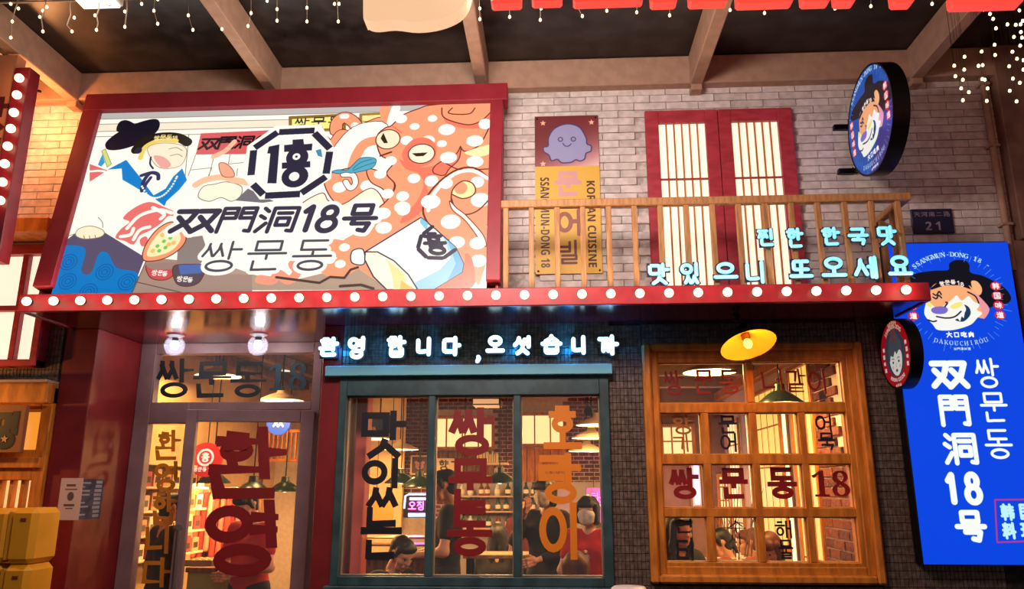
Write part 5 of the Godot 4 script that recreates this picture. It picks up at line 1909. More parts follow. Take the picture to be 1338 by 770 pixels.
func fairy_lights() -> void:
	var z := 1.0
	var t := wthing("fairy_light_string", "string of icicle fairy lights hanging along the top edge of the frame", "fairy lights", Vector3(-0.5, 4.42, z))
	var wire := mat("wire", Color(0.72, 0.66, 0.58), 0.5)
	var st := mb()
	tube(st, [Vector3(-3.6, 4.42, z), Vector3(-1.0, 4.41, z), Vector3(1.2, 4.42, z), Vector3(2.09, 4.42, z)], 0.006, 6)
	put("main_wire", st, wire, t)
	var drops := [
		[0.004, [Vector3(-3.2282, 4.4873, 1), Vector3(-3.2212, 4.4129, 1), Vector3(-3.2298, 4.3764, 1), Vector3(-3.2396, 4.2877, 1), Vector3(-3.2268, 4.1784, 1)], [Vector3(-3.2268, 4.1784, 1), Vector3(-3.2105, 4.3756, 1), Vector3(-3.2348, 4.2875, 1), Vector3(-3.2639, 4.4092, 1)]],
		[0.004, [Vector3(-3.0537, 4.4807, 1), Vector3(-3.041, 4.3957, 1), Vector3(-3.0475, 4.3435, 1), Vector3(-3.0556, 4.302, 1), Vector3(-3.0327, 4.213, 1)], [Vector3(-3.0327, 4.213, 1), Vector3(-3.0668, 4.3128, 1), Vector3(-3.0338, 4.3797, 1), Vector3(-3.0539, 4.3542, 1)]],
		[0.004, [Vector3(-2.8992, 4.4748, 1), Vector3(-2.8905, 4.3796, 1), Vector3(-2.8776, 4.3216, 1), Vector3(-2.891, 4.2494, 1), Vector3(-2.8519, 4.2068, 1)], [Vector3(-2.8519, 4.2068, 1), Vector3(-2.8508, 4.2999, 1)]],
		[0.004, [Vector3(-2.7166, 4.4679, 1), Vector3(-2.706, 4.3519, 1), Vector3(-2.7148, 4.3106, 1), Vector3(-2.6984, 4.2581, 1), Vector3(-2.7017, 4.2118, 1)], [Vector3(-2.7017, 4.2118, 1), Vector3(-2.7243, 4.3109, 1)]],
		[0.003, [Vector3(-2.6782, 4.4664, 1), Vector3(-2.668, 4.3871, 1), Vector3(-2.6421, 4.3705, 1), Vector3(-2.621, 4.3906, 1)], [Vector3(-2.621, 4.3906, 1)]],
		[0.004, [Vector3(-2.5491, 4.4615, 1), Vector3(-2.5301, 4.3455, 1), Vector3(-2.5296, 4.2264, 1)], [Vector3(-2.5296, 4.2264, 1), Vector3(-2.5424, 4.3303, 1)]],
		[0.003, [Vector3(-2.4728, 4.4586, 1), Vector3(-2.4445, 4.3788, 1)], [Vector3(-2.4445, 4.3788, 1)]],
		[0.002, [Vector3(-2.3682, 4.4546, 1), Vector3(-2.3633, 4.329, 1), Vector3(-2.3298, 4.24, 1)], [Vector3(-2.3298, 4.24, 1), Vector3(-2.3633, 4.329, 1), Vector3(-2.3486, 4.4066, 1)]],
		[0.0015, [Vector3(-2.1644, 4.4468, 1), Vector3(-2.1483, 4.2901, 1), Vector3(-2.1103, 4.1913, 1)], [Vector3(-2.1483, 4.2901, 1), Vector3(-2.1103, 4.1913, 1)]],
		[0.0015, [Vector3(-1.9805, 4.4398, 1), Vector3(-1.9637, 4.3093, 1), Vector3(-1.9342, 4.1903, 1)], [Vector3(-1.9637, 4.3093, 1), Vector3(-1.9342, 4.1903, 1)]],
		[0.0015, [Vector3(-1.7789, 4.4321, 1), Vector3(-1.7673, 4.2918, 1), Vector3(-1.7786, 4.2052, 1)], [Vector3(-1.7673, 4.2918, 1), Vector3(-1.7786, 4.2052, 1)]],
		[0.0015, [Vector3(-1.6807, 4.4284, 1), Vector3(-1.6763, 4.3711, 1)], [Vector3(-1.6763, 4.3711, 1)]],
		[0.0015, [Vector3(-1.6201, 4.4261, 1), Vector3(-1.606, 4.2348, 1)], [Vector3(-1.6117, 4.3119, 1), Vector3(-1.606, 4.2348, 1)]],
		[0.0015, [Vector3(-1.4389, 4.4192, 1), Vector3(-1.4263, 4.2233, 1)], [Vector3(-1.4322, 4.3156, 1), Vector3(-1.4263, 4.2233, 1)]],
		[0.0015, [Vector3(-1.2585, 4.4123, 1), Vector3(-1.2387, 4.2167, 1)], [Vector3(-1.268, 4.3352, 1), Vector3(-1.2405, 4.3342, 1), Vector3(-1.2387, 4.2167, 1)]],
		[0.0015, [Vector3(-0.4101, 4.38, 1), Vector3(-0.4038, 4.2021, 1)], [Vector3(-0.4045, 4.2728, 1), Vector3(-0.4038, 4.2021, 1)]],
		[0.0015, [Vector3(-0.2346, 4.3733, 1), Vector3(-0.23, 4.2109, 1)], [Vector3(-0.2345, 4.2766, 1), Vector3(-0.23, 4.2109, 1)]],
		[0.0015, [Vector3(-0.051, 4.3663, 1), Vector3(-0.0526, 4.1845, 1)], [Vector3(-0.0475, 4.2597, 1), Vector3(-0.0526, 4.1845, 1)]],
		[0.0015, [Vector3(0.1539, 4.3585, 1), Vector3(0.1652, 4.2569, 1), Vector3(0.1905, 4.2008, 1)], [Vector3(0.1905, 4.2008, 1)]],
		[0.0015, [Vector3(0.3179, 4.3522, 1), Vector3(0.332, 4.2307, 1)], [Vector3(0.3153, 4.2614, 1), Vector3(0.332, 4.2307, 1)]],
		[0.0015, [Vector3(0.5119, 4.3448, 1), Vector3(0.5025, 4.2145, 1)], [Vector3(0.5092, 4.2744, 1), Vector3(0.5025, 4.2145, 1)]],
		[0.0015, [Vector3(0.6962, 4.3378, 1), Vector3(0.689, 4.1879, 1)], [Vector3(0.689, 4.1879, 1)]],
		[0.0015, [Vector3(1.0404, 4.3247, 1), Vector3(1.0327, 4.2101, 1)], [Vector3(1.0327, 4.2101, 1)]],
		[0.0015, [Vector3(1.235, 4.3173, 1), Vector3(1.2246, 4.1834, 1)], [Vector3(1.2246, 4.1834, 1)]],
		[0.0015, [Vector3(1.6296, 4.3022, 1), Vector3(1.6194, 4.1986, 1)], [Vector3(1.6194, 4.1986, 1)]],
		[0.0015, [Vector3(1.8295, 4.2946, 1), Vector3(1.8199, 4.206, 1)], [Vector3(1.8199, 4.206, 1)]],
		[0.0015, [Vector3(2.1673, 4.2818, 1), Vector3(2.158, 4.2082, 1)], [Vector3(2.158, 4.2082, 1)]],
	]
	var g := mb()
	lathe(g, [Vector2(0.0, -0.011), Vector2(0.007, -0.006), Vector2(0.008, 0.0), Vector2(0.005, 0.008), Vector2(0.0, 0.009)], 8)
	var gm := g.commit()
	for d in drops:
		st = mb()
		tube(st, d[1], d[0], 5)
		put("drop_wire", st, wire, t)
		for p in d[2]:
			var b := put("bulb", gm, mats["fairy"], t)
			b.position += p
	t = wthing("fairy_light_string", "dense cluster of fairy lights hanging at the upper right corner", "fairy lights", Vector3(2.9, 4.42, z))
	st = mb()
	tube(st, [Vector3(2.12, 4.43, z), Vector3(3.4, 4.43, z)], 0.006, 6)
	put("main_wire", st, wire, t)
	var pts := [Vector3(2.4339, 4.1603, 1),Vector3(2.4641, 4.1327, 1),Vector3(2.4769, 4.1014, 1),Vector3(2.4833, 4.0416, 1),Vector3(2.5482, 4.0638, 1),Vector3(2.5926, 4.0596, 1),Vector3(2.6191, 4.0613, 1),Vector3(2.625, 4.1489, 1),Vector3(2.6337, 4.0827, 1),Vector3(2.6133, 4.0136, 1),Vector3(2.5716, 3.9846, 1),Vector3(2.614, 3.9788, 1),Vector3(2.5968, 3.9293, 1),Vector3(2.4609, 3.9391, 1),Vector3(2.3858, 3.9002, 1),Vector3(2.4548, 3.8765, 1),Vector3(2.5496, 3.8931, 1),Vector3(2.5676, 3.8497, 1),Vector3(2.6002, 3.8401, 1),Vector3(2.2898, 3.8707, 1),Vector3(2.2274, 3.8179, 1),Vector3(2.2776, 3.7924, 1),Vector3(2.3564, 3.813, 1),Vector3(2.3792, 3.8165, 1),Vector3(2.5193, 3.8052, 1),Vector3(2.5914, 3.7826, 1),Vector3(2.2247, 3.7533, 1),Vector3(2.2618, 3.731, 1),Vector3(2.3658, 3.7321, 1),Vector3(2.3784, 3.7275, 1),Vector3(2.528, 3.7297, 1),Vector3(2.5608, 3.7034, 1),Vector3(2.2459, 3.6793, 1),Vector3(2.2833, 3.6555, 1),Vector3(2.3857, 3.6751, 1),Vector3(2.5002, 3.6575, 1),Vector3(2.2451, 3.6081, 1),Vector3(2.3706, 3.6004, 1),Vector3(2.5265, 3.5934, 1)]
	for p in pts:
		var b := put("bulb", gm, mats["fairy"], t)
		b.position += p
		st = mb()
		tube(st, [p, Vector3(p.x + 0.01, 4.43, p.z)], 0.0008, 4, false)
		put("drop_wire", st, mats["black_metal"], t)
	lamp(Vector3(2.7, 4.1, 1.05), Color(1.0, 0.7, 0.4), 0.03, 0.3)

# ---------------------------------------------------------------- the dining room behind the glass
const NTH := ["first", "second", "third", "fourth", "fifth", "sixth", "seventh", "eighth", "ninth", "tenth"]
func pendant(kind: int, at: Vector3, label: String, e := 0.12) -> void:
	var t := thing("pendant_lamp", label, "lamp", at)
	var st := mb()
	var warm := Color(1.0, 0.76, 0.46)
	if kind == 0:
		lathe(st, [Vector2(0.20, 0.0), Vector2(0.195, 0.012), Vector2(0.12, 0.05), Vector2(0.05, 0.075), Vector2(0.035, 0.11), Vector2(0.0, 0.115)], 28, Transform3D.IDENTITY, false)
		obj("shade", st, mats["shade_cream"], t)
		st = mb()
		lathe(st, [Vector2(0.196, 0.002), Vector2(0.12, 0.04), Vector2(0.0, 0.055)], 28, Transform3D.IDENTITY, false)
		obj("lining", st, glow("lamp_lining", Color(1.0, 0.93, 0.80), 1.15), t)
	else:
		lathe(st, [Vector2(0.17, 0.0), Vector2(0.168, 0.012), Vector2(0.09, 0.075), Vector2(0.045, 0.10), Vector2(0.04, 0.15), Vector2(0.0, 0.155)], 24, Transform3D.IDENTITY, false)
		obj("shade", st, mats["shade_green"], t)
		st = mb()
		lathe(st, [Vector2(0.165, 0.002), Vector2(0.088, 0.066), Vector2(0.0, 0.09)], 24, Transform3D.IDENTITY, false)
		obj("lining", st, mats["shade_cream"], t)
	st = mb()
	ball(st, Vector3(0, 0.02, 0), 0.028, 10)
	obj("bulb", st, glow("room_bulb", Color(1.0, 0.85, 0.6), 3.0), t)
	st = mb()
	tube(st, [Vector3(0, 0.11, 0), Vector3(0, 2.84 - at.y, 0)], 0.006, 6)
	obj("cord", st, mats["black_metal"], t)
	lamp(at + Vector3(0, 0.02, 0), warm, e * 7.0, 0.028)

# lit screen of paper panes in a timber frame; wall along x (turn 0) or along z (turn -PI/2 and so on)
func lit_screen(called: String, label: String, at: Vector3, turn: float, w: float, h: float, cols: int, rows: int, key: String, e: float) -> void:
	var d := 0.05 if turn == 0.0 else 0.016
	var t := thing(called, label, "screen", at, turn)
	var st := mb()
	frame4(st, -w / 2, 0, w, h, 0.0, d + 0.01, 0.035, 0.004)
	obj("frame", st, mats["orange_timber"], t)
	for c in range(1, cols):
		st = mb()
		var x := -w / 2 + w * c / cols
		bx(st, x - 0.008, 0.035, 0.011, x + 0.008, h - 0.035, d - 0.002, 0.002)
		obj("lattice_bar", st, mats["orange_timber"], t)
	for r in range(1, rows):
		st = mb()
		var y := h * r / rows
		bx(st, -w / 2 + 0.035, y - 0.008, 0.011, w / 2 - 0.035, y + 0.008, d - 0.003, 0.001)
		obj("lattice_bar", st, mats["orange_timber"], t)
	st = mb()
	bx(st, -w / 2 + 0.04, 0.04, 0.002, w / 2 - 0.04, h - 0.04, 0.01)
	obj("paper", st, mats[key], t)
	var n := t.basis.z
	if e > 0.0:
		panel_light(at + t.basis * Vector3(0, h / 2, 0.08), n, w * 0.9, h * 0.9, Color(1.0, 0.75, 0.42), e * 3.0)

func table(label: String, x0: float, z0: float, x1: float, z1: float, y: float) -> void:
	var t := wthing("table", label, "table", Vector3((x0 + x1) / 2, 0, (z0 + z1) / 2))
	var st := mb()
	bx(st, x0, y - 0.035, z0, x1, y, z1, 0.006)
	put("tabletop", st, mats["table_top"], t)
	for c in [[x0 + 0.05, z0 + 0.05], [x1 - 0.05, z0 + 0.05], [x0 + 0.05, z1 - 0.05], [x1 - 0.05, z1 - 0.05]]:
		st = mb()
		bx(st, c[0] - 0.02, 0, c[1] - 0.02, c[0] + 0.02, y - 0.035, c[1] + 0.02, 0.003)
		put("leg", st, mats["black_metal"], t)

func room() -> void:
	mat("hair_soft", Color(0.05, 0.035, 0.03), 0.5)
	mat("shade_cream", Color(0.85, 0.74, 0.60), 0.5)
	mat("shade_green", Color(0.09, 0.16, 0.11), 0.3)
	worn("table_top", Color(0.70, 0.58, 0.46), 0.4, 0.12, Vector3(2, 2, 2), 31)
	worn("room_plaster", Color(0.80, 0.66, 0.48), 0.8, 0.03, Vector3(1, 1, 1), 32)
	worn("room_floor", Color(0.32, 0.26, 0.22), 0.5, 0.2, Vector3(1, 1, 1), 33)
	worn("room_ceiling", Color(0.38, 0.28, 0.22), 0.8, 0.2, Vector3(1, 1, 1), 34)
	worn("red_brick", Color(0.42, 0.15, 0.10), 0.8, 0.22, Vector3(5, 5, 5), 35)
	worn("red_brick_b", Color(0.34, 0.12, 0.09), 0.8, 0.25, Vector3(5, 5, 5), 36)
	worn("red_brick_c", Color(0.48, 0.21, 0.14), 0.8, 0.2, Vector3(5, 5, 5), 37)
	worn("pale_grout", Color(0.84, 0.77, 0.72), 0.9, 0.04, Vector3(3, 3, 3), 38)
	worn("brown_timber", Color(0.42, 0.23, 0.09), 0.5, 0.2, Vector3(4, 0.7, 4), 39)
	glow("paper_lit", Color(1.0, 0.88, 0.58), 1.1)
	glow("paper_yellow", Color(1.0, 0.80, 0.36), 0.95)
	# shell
	var st := mb()
	bx(st, -3.6, -0.1, -5.0, 2.7, 0.0, -0.66)
	bx(st, -1.7, -0.1, -0.66, 2.7, 0.0, -0.2)
	structure("floor", st, mats["room_floor"], "dim brown floor of the dining room", "floor")
	st = mb()
	bx(st, -3.6, 2.86, -5.0, 2.7, 2.96, -0.2)
	var ceil := structure("ceiling_room", st, mats["room_ceiling"], "brown ceiling of the dining room with timber beams", "ceiling")
	for z in [-1.2, -2.2, -3.2, -4.2]:
		st = mb()
		bx(st, -1.6, 2.70, z - 0.06, 2.1, 2.86, z + 0.06, 0.006)
		obj("beam", st, mats["beam_paint"], ceil)
	for k in 5:
		st = mb()
		bar(st, Vector3(-3.5 + k * 0.55, 2.80, -0.75), Vector3(-3.1 + k * 0.55, 2.80, -4.6), 0.09, 0.10, 0.006)
		obj("beam", st, mats["brown_timber"], ceil)
	st = mb()
	bx(st, -3.6, 0, -4.95, 2.7, 2.9, -4.82)
	var rear := structure("wall_rear", st, mats["pale_grout"], "red brick wall at the back of the dining room", "wall")
	var bk := ["red_brick", "red_brick_b", "red_brick_c"]
	var rx0: float = -2.0243
	var rx1: float = 0.6969
	var sa0: float = -1.5447
	var sa1: float = -0.7456
	var sb0: float = -0.443
	var sb1: float = 0.1403
	bricks(rear, rx0, rx1, 1.22, 2.64, -4.82, func(x, y): return (x > sa0 + 0.02 and x < sa1 - 0.02 and y > 1.72 and y < 2.5) or (x > sb0 + 0.02 and x < sb1 - 0.02 and y > 1.5), 300, bk, 0.125, 0.048, 0.03, 0.009)
	st = mb()
	bx(st, -3.62, 0, -4.95, -3.5, 2.9, -0.66)
	structure("wall_room_left", st, mats["room_plaster"], "cream plaster wall on the left of the entrance hall", "wall")
	st = mb()
	bx(st, -3.55, 0, -0.66, -3.278, 2.9, -0.56)
	structure("wall_porch_back", st, mats["room_plaster"], "cream end wall beside the entrance frame", "wall")
	# brick side wall on the right with lit screens
	st = mb()
	bx(st, 2.06, 0, -4.95, 2.2, 2.9, -0.2)
	var side := structure("wall_room_right", st, mats["pale_grout"], "brick side wall right of the dining room", "wall")
	var sm_ := {}
	var row := 0
	var y := 0.72
	while y < 2.8:
		var z := -0.24 - (0.11 if row % 2 else 0.0)
		while z > -1.30:
			if y > 1.80 and z > -0.72:
				z -= 0.22
				continue
			var len_ := minf(0.22, z + 1.32)
			if len_ > 0.05:
				var key := snappedf(len_, 0.001)
				if not sm_.has(key):
					var b := mb()
					box(b, Vector3.ZERO, Vector3(0.03, 0.059, key - 0.014), 0.003)
					sm_[key] = b.commit()
				var o := obj("brick", sm_[key], mats[bk[rng.randi() % 3]], side)
				o.position = Vector3(2.052 + rng.randf_range(-0.003, 0.003), y, z - key * 0.5)
			z -= 0.22
		y += 0.073
		row += 1
	lit_screen("lattice_screen", "tall lit paper lattice screen beside the brick pier in the side wall", Vector3(2.05, 0.62, -1.62), -PI / 2, 0.58, 1.95, 3, 5, "paper_yellow", 0.10)
	lit_screen("lattice_screen", "lit paper lattice screen in the side wall in the middle of its length", Vector3(2.05, 1.0, -2.7), -PI / 2, 0.9, 1.5, 4, 4, "paper_yellow", 0.08)
	lit_screen("lattice_screen", "lit paper lattice screen at the far end of the side wall", Vector3(2.05, 0.62, -4.2), -PI / 2, 0.6, 1.7, 4, 6, "paper_lit", 0.08)
	lit_screen("lattice_screen", "small lit paper lattice screen high on the side wall nearest the glass", Vector3(2.05, 1.86, -0.46), -PI / 2, 0.46, 0.76, 3, 3, "paper_yellow", 0.06)
	st = mb()
	bx(st, 1.97, 2.60, -4.8, 2.05, 2.70, -0.3, 0.005)
	tag(obj("wall_beam", st, mats["orange_timber"]), "orange timber beam along the top of the brick side wall", "beam")
	st = mb()
	bx(st, 0.6969, 0, -4.82, 2.06, 2.86, -4.79)
	structure("wall_rear_right", st, worn("tan_plaster", Color(0.56, 0.40, 0.30), 0.8, 0.04), "tan plaster back wall behind the orange window", "wall")
	lit_screen("shoji_screen", "lit lattice screen on the back wall behind the amber letters of the orange window", Vector3(1.4955, 1.9036, -4.79), 0.0, 0.4242, 0.42, 3, 2, "paper_lit", 0.08)
	lit_screen("shoji_screen", "narrow lit lattice screen with letters on the back wall behind the second column of panes", Vector3(2.0787, 0.9493, -4.79), 0.0, 0.30, 0.78, 3, 5, "paper_lit", 0.06)
	var lt := thing("light_tube", "lilac white light tube on the back wall behind the orange window", "lamp", Vector3(1.6669, 1.3522, -4.6))
	st = mb()
	tube(st, [Vector3(0, 0.02, 0), Vector3(0, 0.5, 0)], 0.03, 10)
	obj("tube", st, glow("tube_lilac", Color(0.86, 0.78, 1.0), 1.8), lt)
	st = mb()
	bx(st, -0.05, 0, -0.18, 0.05, 0.53, -0.025, 0.003)
	obj("holder", st, mats["shade_cream"], lt)
	lamp(Vector3(1.6429, 1.5441, -4.4), Color(0.85, 0.75, 1.0), 0.10, 0.05)
	for z in [-2.08, -3.4]:
		var t := thing("light_tube", "upright warm light tube in the side wall " + ("between the near screens" if z > -3 else "before the far screen"), "lamp", Vector3(2.02, 0.7, z))
		st = mb()
		tube(st, [Vector3(0, 0.02, 0), Vector3(0, 1.6, 0)], 0.016, 10)
		obj("tube", st, glow("tube_warm", Color(1.0, 0.86, 0.6), 2.2), t)
		st = mb()
		bx(st, 0.012, 0, -0.03, 0.03, 1.62, 0.03, 0.003)
		obj("holder", st, mats["brown_timber"], t)
	# lit screens high on the brick wall, with timber below the right one
	lit_screen("shoji_screen", "wide lit screen high on the back brick wall behind the middle pane", Vector3((sa0 + sa1) * 0.5, 2.0196, -4.80), 0.0, sa1 - sa0, 0.42, 4, 1, "paper_lit", 0.10)
	lit_screen("shoji_screen", "lit screen high on the back wall behind the right pane", Vector3((sb0 + sb1) * 0.5, 2.054, -4.80), 0.0, sb1 - sb0, 0.42, 3, 1, "paper_lit", 0.08)
	var t := wthing("wainscot", "brown board panelling under the lit screen behind the right pane", "panel", Vector3((sb0 + sb1) * 0.5, 1.2, -4.8))
	for k in 6:
		st = mb()
		var x := lerpf(sb0, sb1, k / 6.0)
		bx(st, x + 0.003, 1.2, -4.82, x + (sb1 - sb0) / 6.0 - 0.003, 2.054 - 0.01, -4.78, 0.003)
		put("board", st, mats["orange_timber"], t)
	t = wthing("wainscot", "brown board panelling under the wide lit screen behind the middle pane", "panel", Vector3((sa0 + sa1) * 0.5, 1.72, -4.8))
	for k in 7:
		st = mb()
		var x := lerpf(sa0, sa1, k / 7.0)
		bx(st, x + 0.003, 1.72, -4.82, x + (sa1 - sa0) / 7.0 - 0.003, 2.0196 - 0.01, -4.78, 0.003)
		put("board", st, mats["brown_timber"], t)
	# salmon column just behind the teal window
	st = mb()
	bx(st, -1.3628, 0, -0.5, -1.2846, 2.86, -0.35, 0.006)
	tag(obj("column", st, mat("salmon", Color(0.80, 0.36, 0.30), 0.5)), "salmon painted column behind the left edge of the teal window", "column")
	# cream hall wall seen through the left pane
	st = mb()
	bx(st, -2.2858, 0, -4.4, -1.7846, 2.86, -4.3, 0.006)
	structure("wall_hall", st, mats["room_plaster"], "cream plaster wall end behind the left pane", "wall")
	# framed pictures
	t = wthing("picture_frame", "cream framed dark square picture behind the left pane", "picture", Vector3(-1.6977, 2.042, -2.6))
	st = mb()
	var q := [-1.8231, 2.0494, 0.2485, 0.2212]
	frame4(st, q[0], q[1], q[2], q[3], -2.63, -2.6, 0.022, 0.003)
	put("frame", st, mats["shade_cream"], t)
	st = mb()
	bx(st, q[0] + 0.02, q[1] + 0.02, -2.63, q[0] + q[2] - 0.02, q[1] + q[3] - 0.02, -2.615)
	put("picture", st, mat("picture_dark", Color(0.06, 0.08, 0.13), 0.4), t)
	st = mb()
	tube(st, [Vector3(q[0] + q[2] * 0.5, q[1] + q[3], -2.615), Vector3(q[0] + q[2] * 0.5, 2.86, -2.615)], 0.004, 5)
	put("cord", st, mats["black_metal"], t)
	t = wthing("picture_frame", "cream framed picture of a pink bear head on the brick wall", "picture", Vector3(-1.6572, 1.7251, -4.7))
	q = [-1.7829, 1.7168, 0.2277, 0.2393]
	st = mb()
	frame4(st, q[0], q[1], q[2], q[3], -4.78, -4.74, 0.022, 0.003)
	put("frame", st, mats["shade_cream"], t)
	st = mb()
	bx(st, q[0] + 0.02, q[1] + 0.02, -4.78, q[0] + q[2] - 0.02, q[1] + q[3] - 0.02, -4.76)
	put("ground", st, mat("picture_wine", Color(0.22, 0.03, 0.05), 0.5), t)
	st = mb()
	var c := Vector2(q[0] + q[2] * 0.5, q[1] + q[3] * 0.45)
	prism(st, oval(c.x, c.y, 0.052, 0.048), -4.76, -4.755)
	prism(st, oval(c.x - 0.042, c.y + 0.042, 0.02, 0.02, 12), -4.76, -4.756)
	prism(st, oval(c.x + 0.042, c.y + 0.042, 0.02, 0.02, 12), -4.76, -4.756)
	put("bear_head", st, mat("picture_pink", Color(0.72, 0.50, 0.55), 0.6), t)
	st = mb()
	for k in [-1, 1]:
		prism(st, oval(c.x + 0.018 * k, c.y + 0.012, 0.006, 0.006, 8), -4.755, -4.752)
	prism(st, oval(c.x, c.y - 0.012, 0.012, 0.008, 10), -4.755, -4.752)
	put("bear_face", st, mats["picture_wine"], t)
	# lettered board
	t = wthing("lettered_board", "pale board with black Korean letters behind the middle pane", "board", Vector3(-1.2689, 1.7589, -4.6))
	q = [-1.4529, 1.752, 0.3196, 0.1645]
	st = mb()
	bx(st, q[0], q[1], -4.77, q[0] + q[2], q[1] + q[3], -4.74, 0.002)
	put("board", st, mats["shade_cream"], t)
	st = mb()
	for k in 2:
		letter(st, "향기"[k], Transform3D(Basis.IDENTITY, Vector3(q[0] + 0.03 + k * 0.15, q[1] + 0.025, -4.74)), 0.11, q[3] - 0.05, 0.016, 0.018, 0.0, 0.003)
	put("characters", st, mats["vinyl_navy"], t)
	# ceiling lamp panel
	t = wthing("ceiling_lamp", "square patterned ceiling lamp behind the middle pane", "lamp", Vector3(-0.7004, 2.4354, -3))
	q = [-0.842, 2.3807, 0.2911, 0.086]
	st = mb()
	bx(st, q[0], q[1], -3.25, q[0] + q[2], q[1] + 0.07, -2.95, 0.006)
	put("housing", st, mats["brown_timber"], t)
	st = mb()
	bx(st, q[0] + 0.015, q[1] + 0.012, -2.95, q[0] + q[2] - 0.015, q[1] + 0.06, -2.946)
	bx(st, q[0] + 0.015, q[1] - 0.004, -3.24, q[0] + q[2] - 0.015, q[1], -2.96)
	put("diffuser", st, glow("lamp_peach", Color(1.0, 0.72, 0.48), 0.75), t)
	# neon signs on the back wall
	t = wthing("neon_sign", "magenta and cyan neon sign behind the left pane", "neon sign", Vector3(-1.5582, 1.2337, -4.1))
	q = [-1.7285, 1.2337, 0.3412, 0.2682]
	st = mb()
	bx(st, q[0], q[1], -4.14, q[0] + q[2], q[1] + q[3], -4.12, 0.003)
	put("board", st, mats["black_metal"], t)
	st = mb()
	tube(st, [Vector3(q[0] + 0.01, q[1] + 0.1, -4.1), Vector3(q[0] + 0.02, q[1] + q[3] - 0.03, -4.1), Vector3(q[0] + 0.06, q[1] + q[3] - 0.01, -4.1), Vector3(q[0] + q[2] - 0.02, q[1] + q[3] - 0.01, -4.1)], 0.012, 8)
	tube(st, [Vector3(q[0] + 0.06, q[1] + 0.03, -4.1), Vector3(q[0] + q[2] - 0.04, q[1] + 0.03, -4.1)], 0.022, 8)
	put("cyan_tube", st, glow("room_cyan", Color(0.25, 0.75, 1.0), 1.6), t)
	st = mb()
	for k in 3:
		neon(st, "오징어"[k], Transform3D(Basis.IDENTITY, Vector3(q[0] + 0.06 + k * 0.1, q[1] + 0.085, -4.1)), 0.08, 0.09, 0.008)
	put("magenta_letters", st, glow("room_magenta", Color(1.0, 0.08, 0.85), 1.6), t)
	st = mb()
	tube(st, [Vector3(q[0] + 0.07, q[1] + q[3] - 0.06, -4.1), Vector3(q[0] + q[2] - 0.03, q[1] + q[3] - 0.06, -4.1)], 0.016, 8)
	put("white_tube", st, glow("room_white", Color(0.9, 0.85, 1.0), 1.6), t)
	st = mb()
	for x in [q[0] + 0.04, q[0] + q[2] - 0.04]:
		tube(st, [Vector3(x, q[1] + q[3] - 0.02, -4.14), Vector3(x, 2.86, -4.14)], 0.004, 5)
	put("hanger", st, mats["black_metal"], t)
	lamp(Vector3(q[0] + q[2] * 0.5, q[1] + 0.15, -4.0), Color(0.9, 0.3, 1.0), 0.10, 0.05)
	t = wthing("neon_sign", "pink neon lettering on the wall right of the woman in red", "neon sign", Vector3(0.5018, 1.2223, -4.3))
	q = [0.405, 1.2188, 0.2468, 0.2735]
	st = mb()
	for k in 2:
		neon(st, "하트"[k], Transform3D(Basis.IDENTITY, Vector3(q[0] + k * 0.15, q[1] + 0.17, -4.4)), 0.11, 0.12, 0.008)
		neon(st, "치맥"[k], Transform3D(Basis.IDENTITY, Vector3(q[0] + k * 0.15, q[1], -4.4)), 0.11, 0.11, 0.008)
	put("pink_letters", st, glow("room_pink", Color(1.0, 0.25, 0.9), 1.7), t)
	st = mb()
	tube(st, [Vector3(q[0], q[1] + 0.145, -4.4), Vector3(q[0] + 0.28, q[1] + 0.145, -4.4)], 0.012, 8)
	put("cream_tube", st, glow("room_cream", Color(1.0, 0.85, 0.6), 1.6), t)
	st = mb()
	bx(st, q[0] - 0.05, q[1] - 0.05, -4.46, q[0] + 0.35, q[1] + 0.35, -4.43, 0.003)
	put("board", st, mat("lilac_board", Color(0.55, 0.42, 0.55), 0.6), t)
	st = mb()
	for x in [q[0] + 0.04, q[0] + q[2] - 0.04]:
		tube(st, [Vector3(x, q[1] + q[3] - 0.02, -4.45), Vector3(x, 2.86, -4.45)], 0.004, 5)
	put("hanger", st, mats["black_metal"], t)
	lamp(Vector3(q[0] + 0.12, q[1] + 0.2, -4.25), Color(1.0, 0.35, 0.9), 0.15, 0.05)
	# white tiled lower wall and back counter with bottles
	st = mb()
	bx(st, -1.238, 0, -4.75, 0.6582, 1.633, -4.6, 0.004)
	structure("wall_kitchen", st, mat("pale_tile", Color(0.60, 0.55, 0.55), 0.4), "pale wall behind the bottle shelves", "wall")
	var shelf_y := [1.114, 1.302, 1.4746]
	t = wthing("bottle_shelf", "three tier wall shelf of bottles behind the middle pane", "shelf", Vector3(-0.7677, shelf_y[0], -4.5))
	for yy in shelf_y:
		st = mb()
		bx(st, -1.1437, yy - 0.02, -4.6, -0.127, yy, -4.36, 0.003)
		put("shelf_board", st, mats["beam_paint"], t)
	var bm := [mat("bottle_green", Color(0.10, 0.25, 0.12), 0.15), mat("bottle_clear", Color(0.65, 0.68, 0.66), 0.15), mat("bottle_amber", Color(0.40, 0.20, 0.06), 0.15)]
	var proto := thing("bottle", "bottle standing on the wall shelf behind the middle pane", "bottle", Vector3.ZERO, 0.0, "bottles on the wall shelf")
	st = mb()
	lathe(st, [Vector2(0.0, 0.0), Vector2(0.030, 0.0), Vector2(0.031, 0.01), Vector2(0.031, 0.085), Vector2(0.014, 0.115), Vector2(0.012, 0.14)], 12)
	obj("glass", st, bm[1], proto)
	st = mb()
	lathe(st, [Vector2(0.014, 0.135), Vector2(0.014, 0.152), Vector2(0.0, 0.154)], 10)
	obj("cap", st, mats["black_metal"], proto)
	st = mb()
	lathe(st, [Vector2(0.032, 0.025), Vector2(0.032, 0.07)], 12, Transform3D.IDENTITY, false)
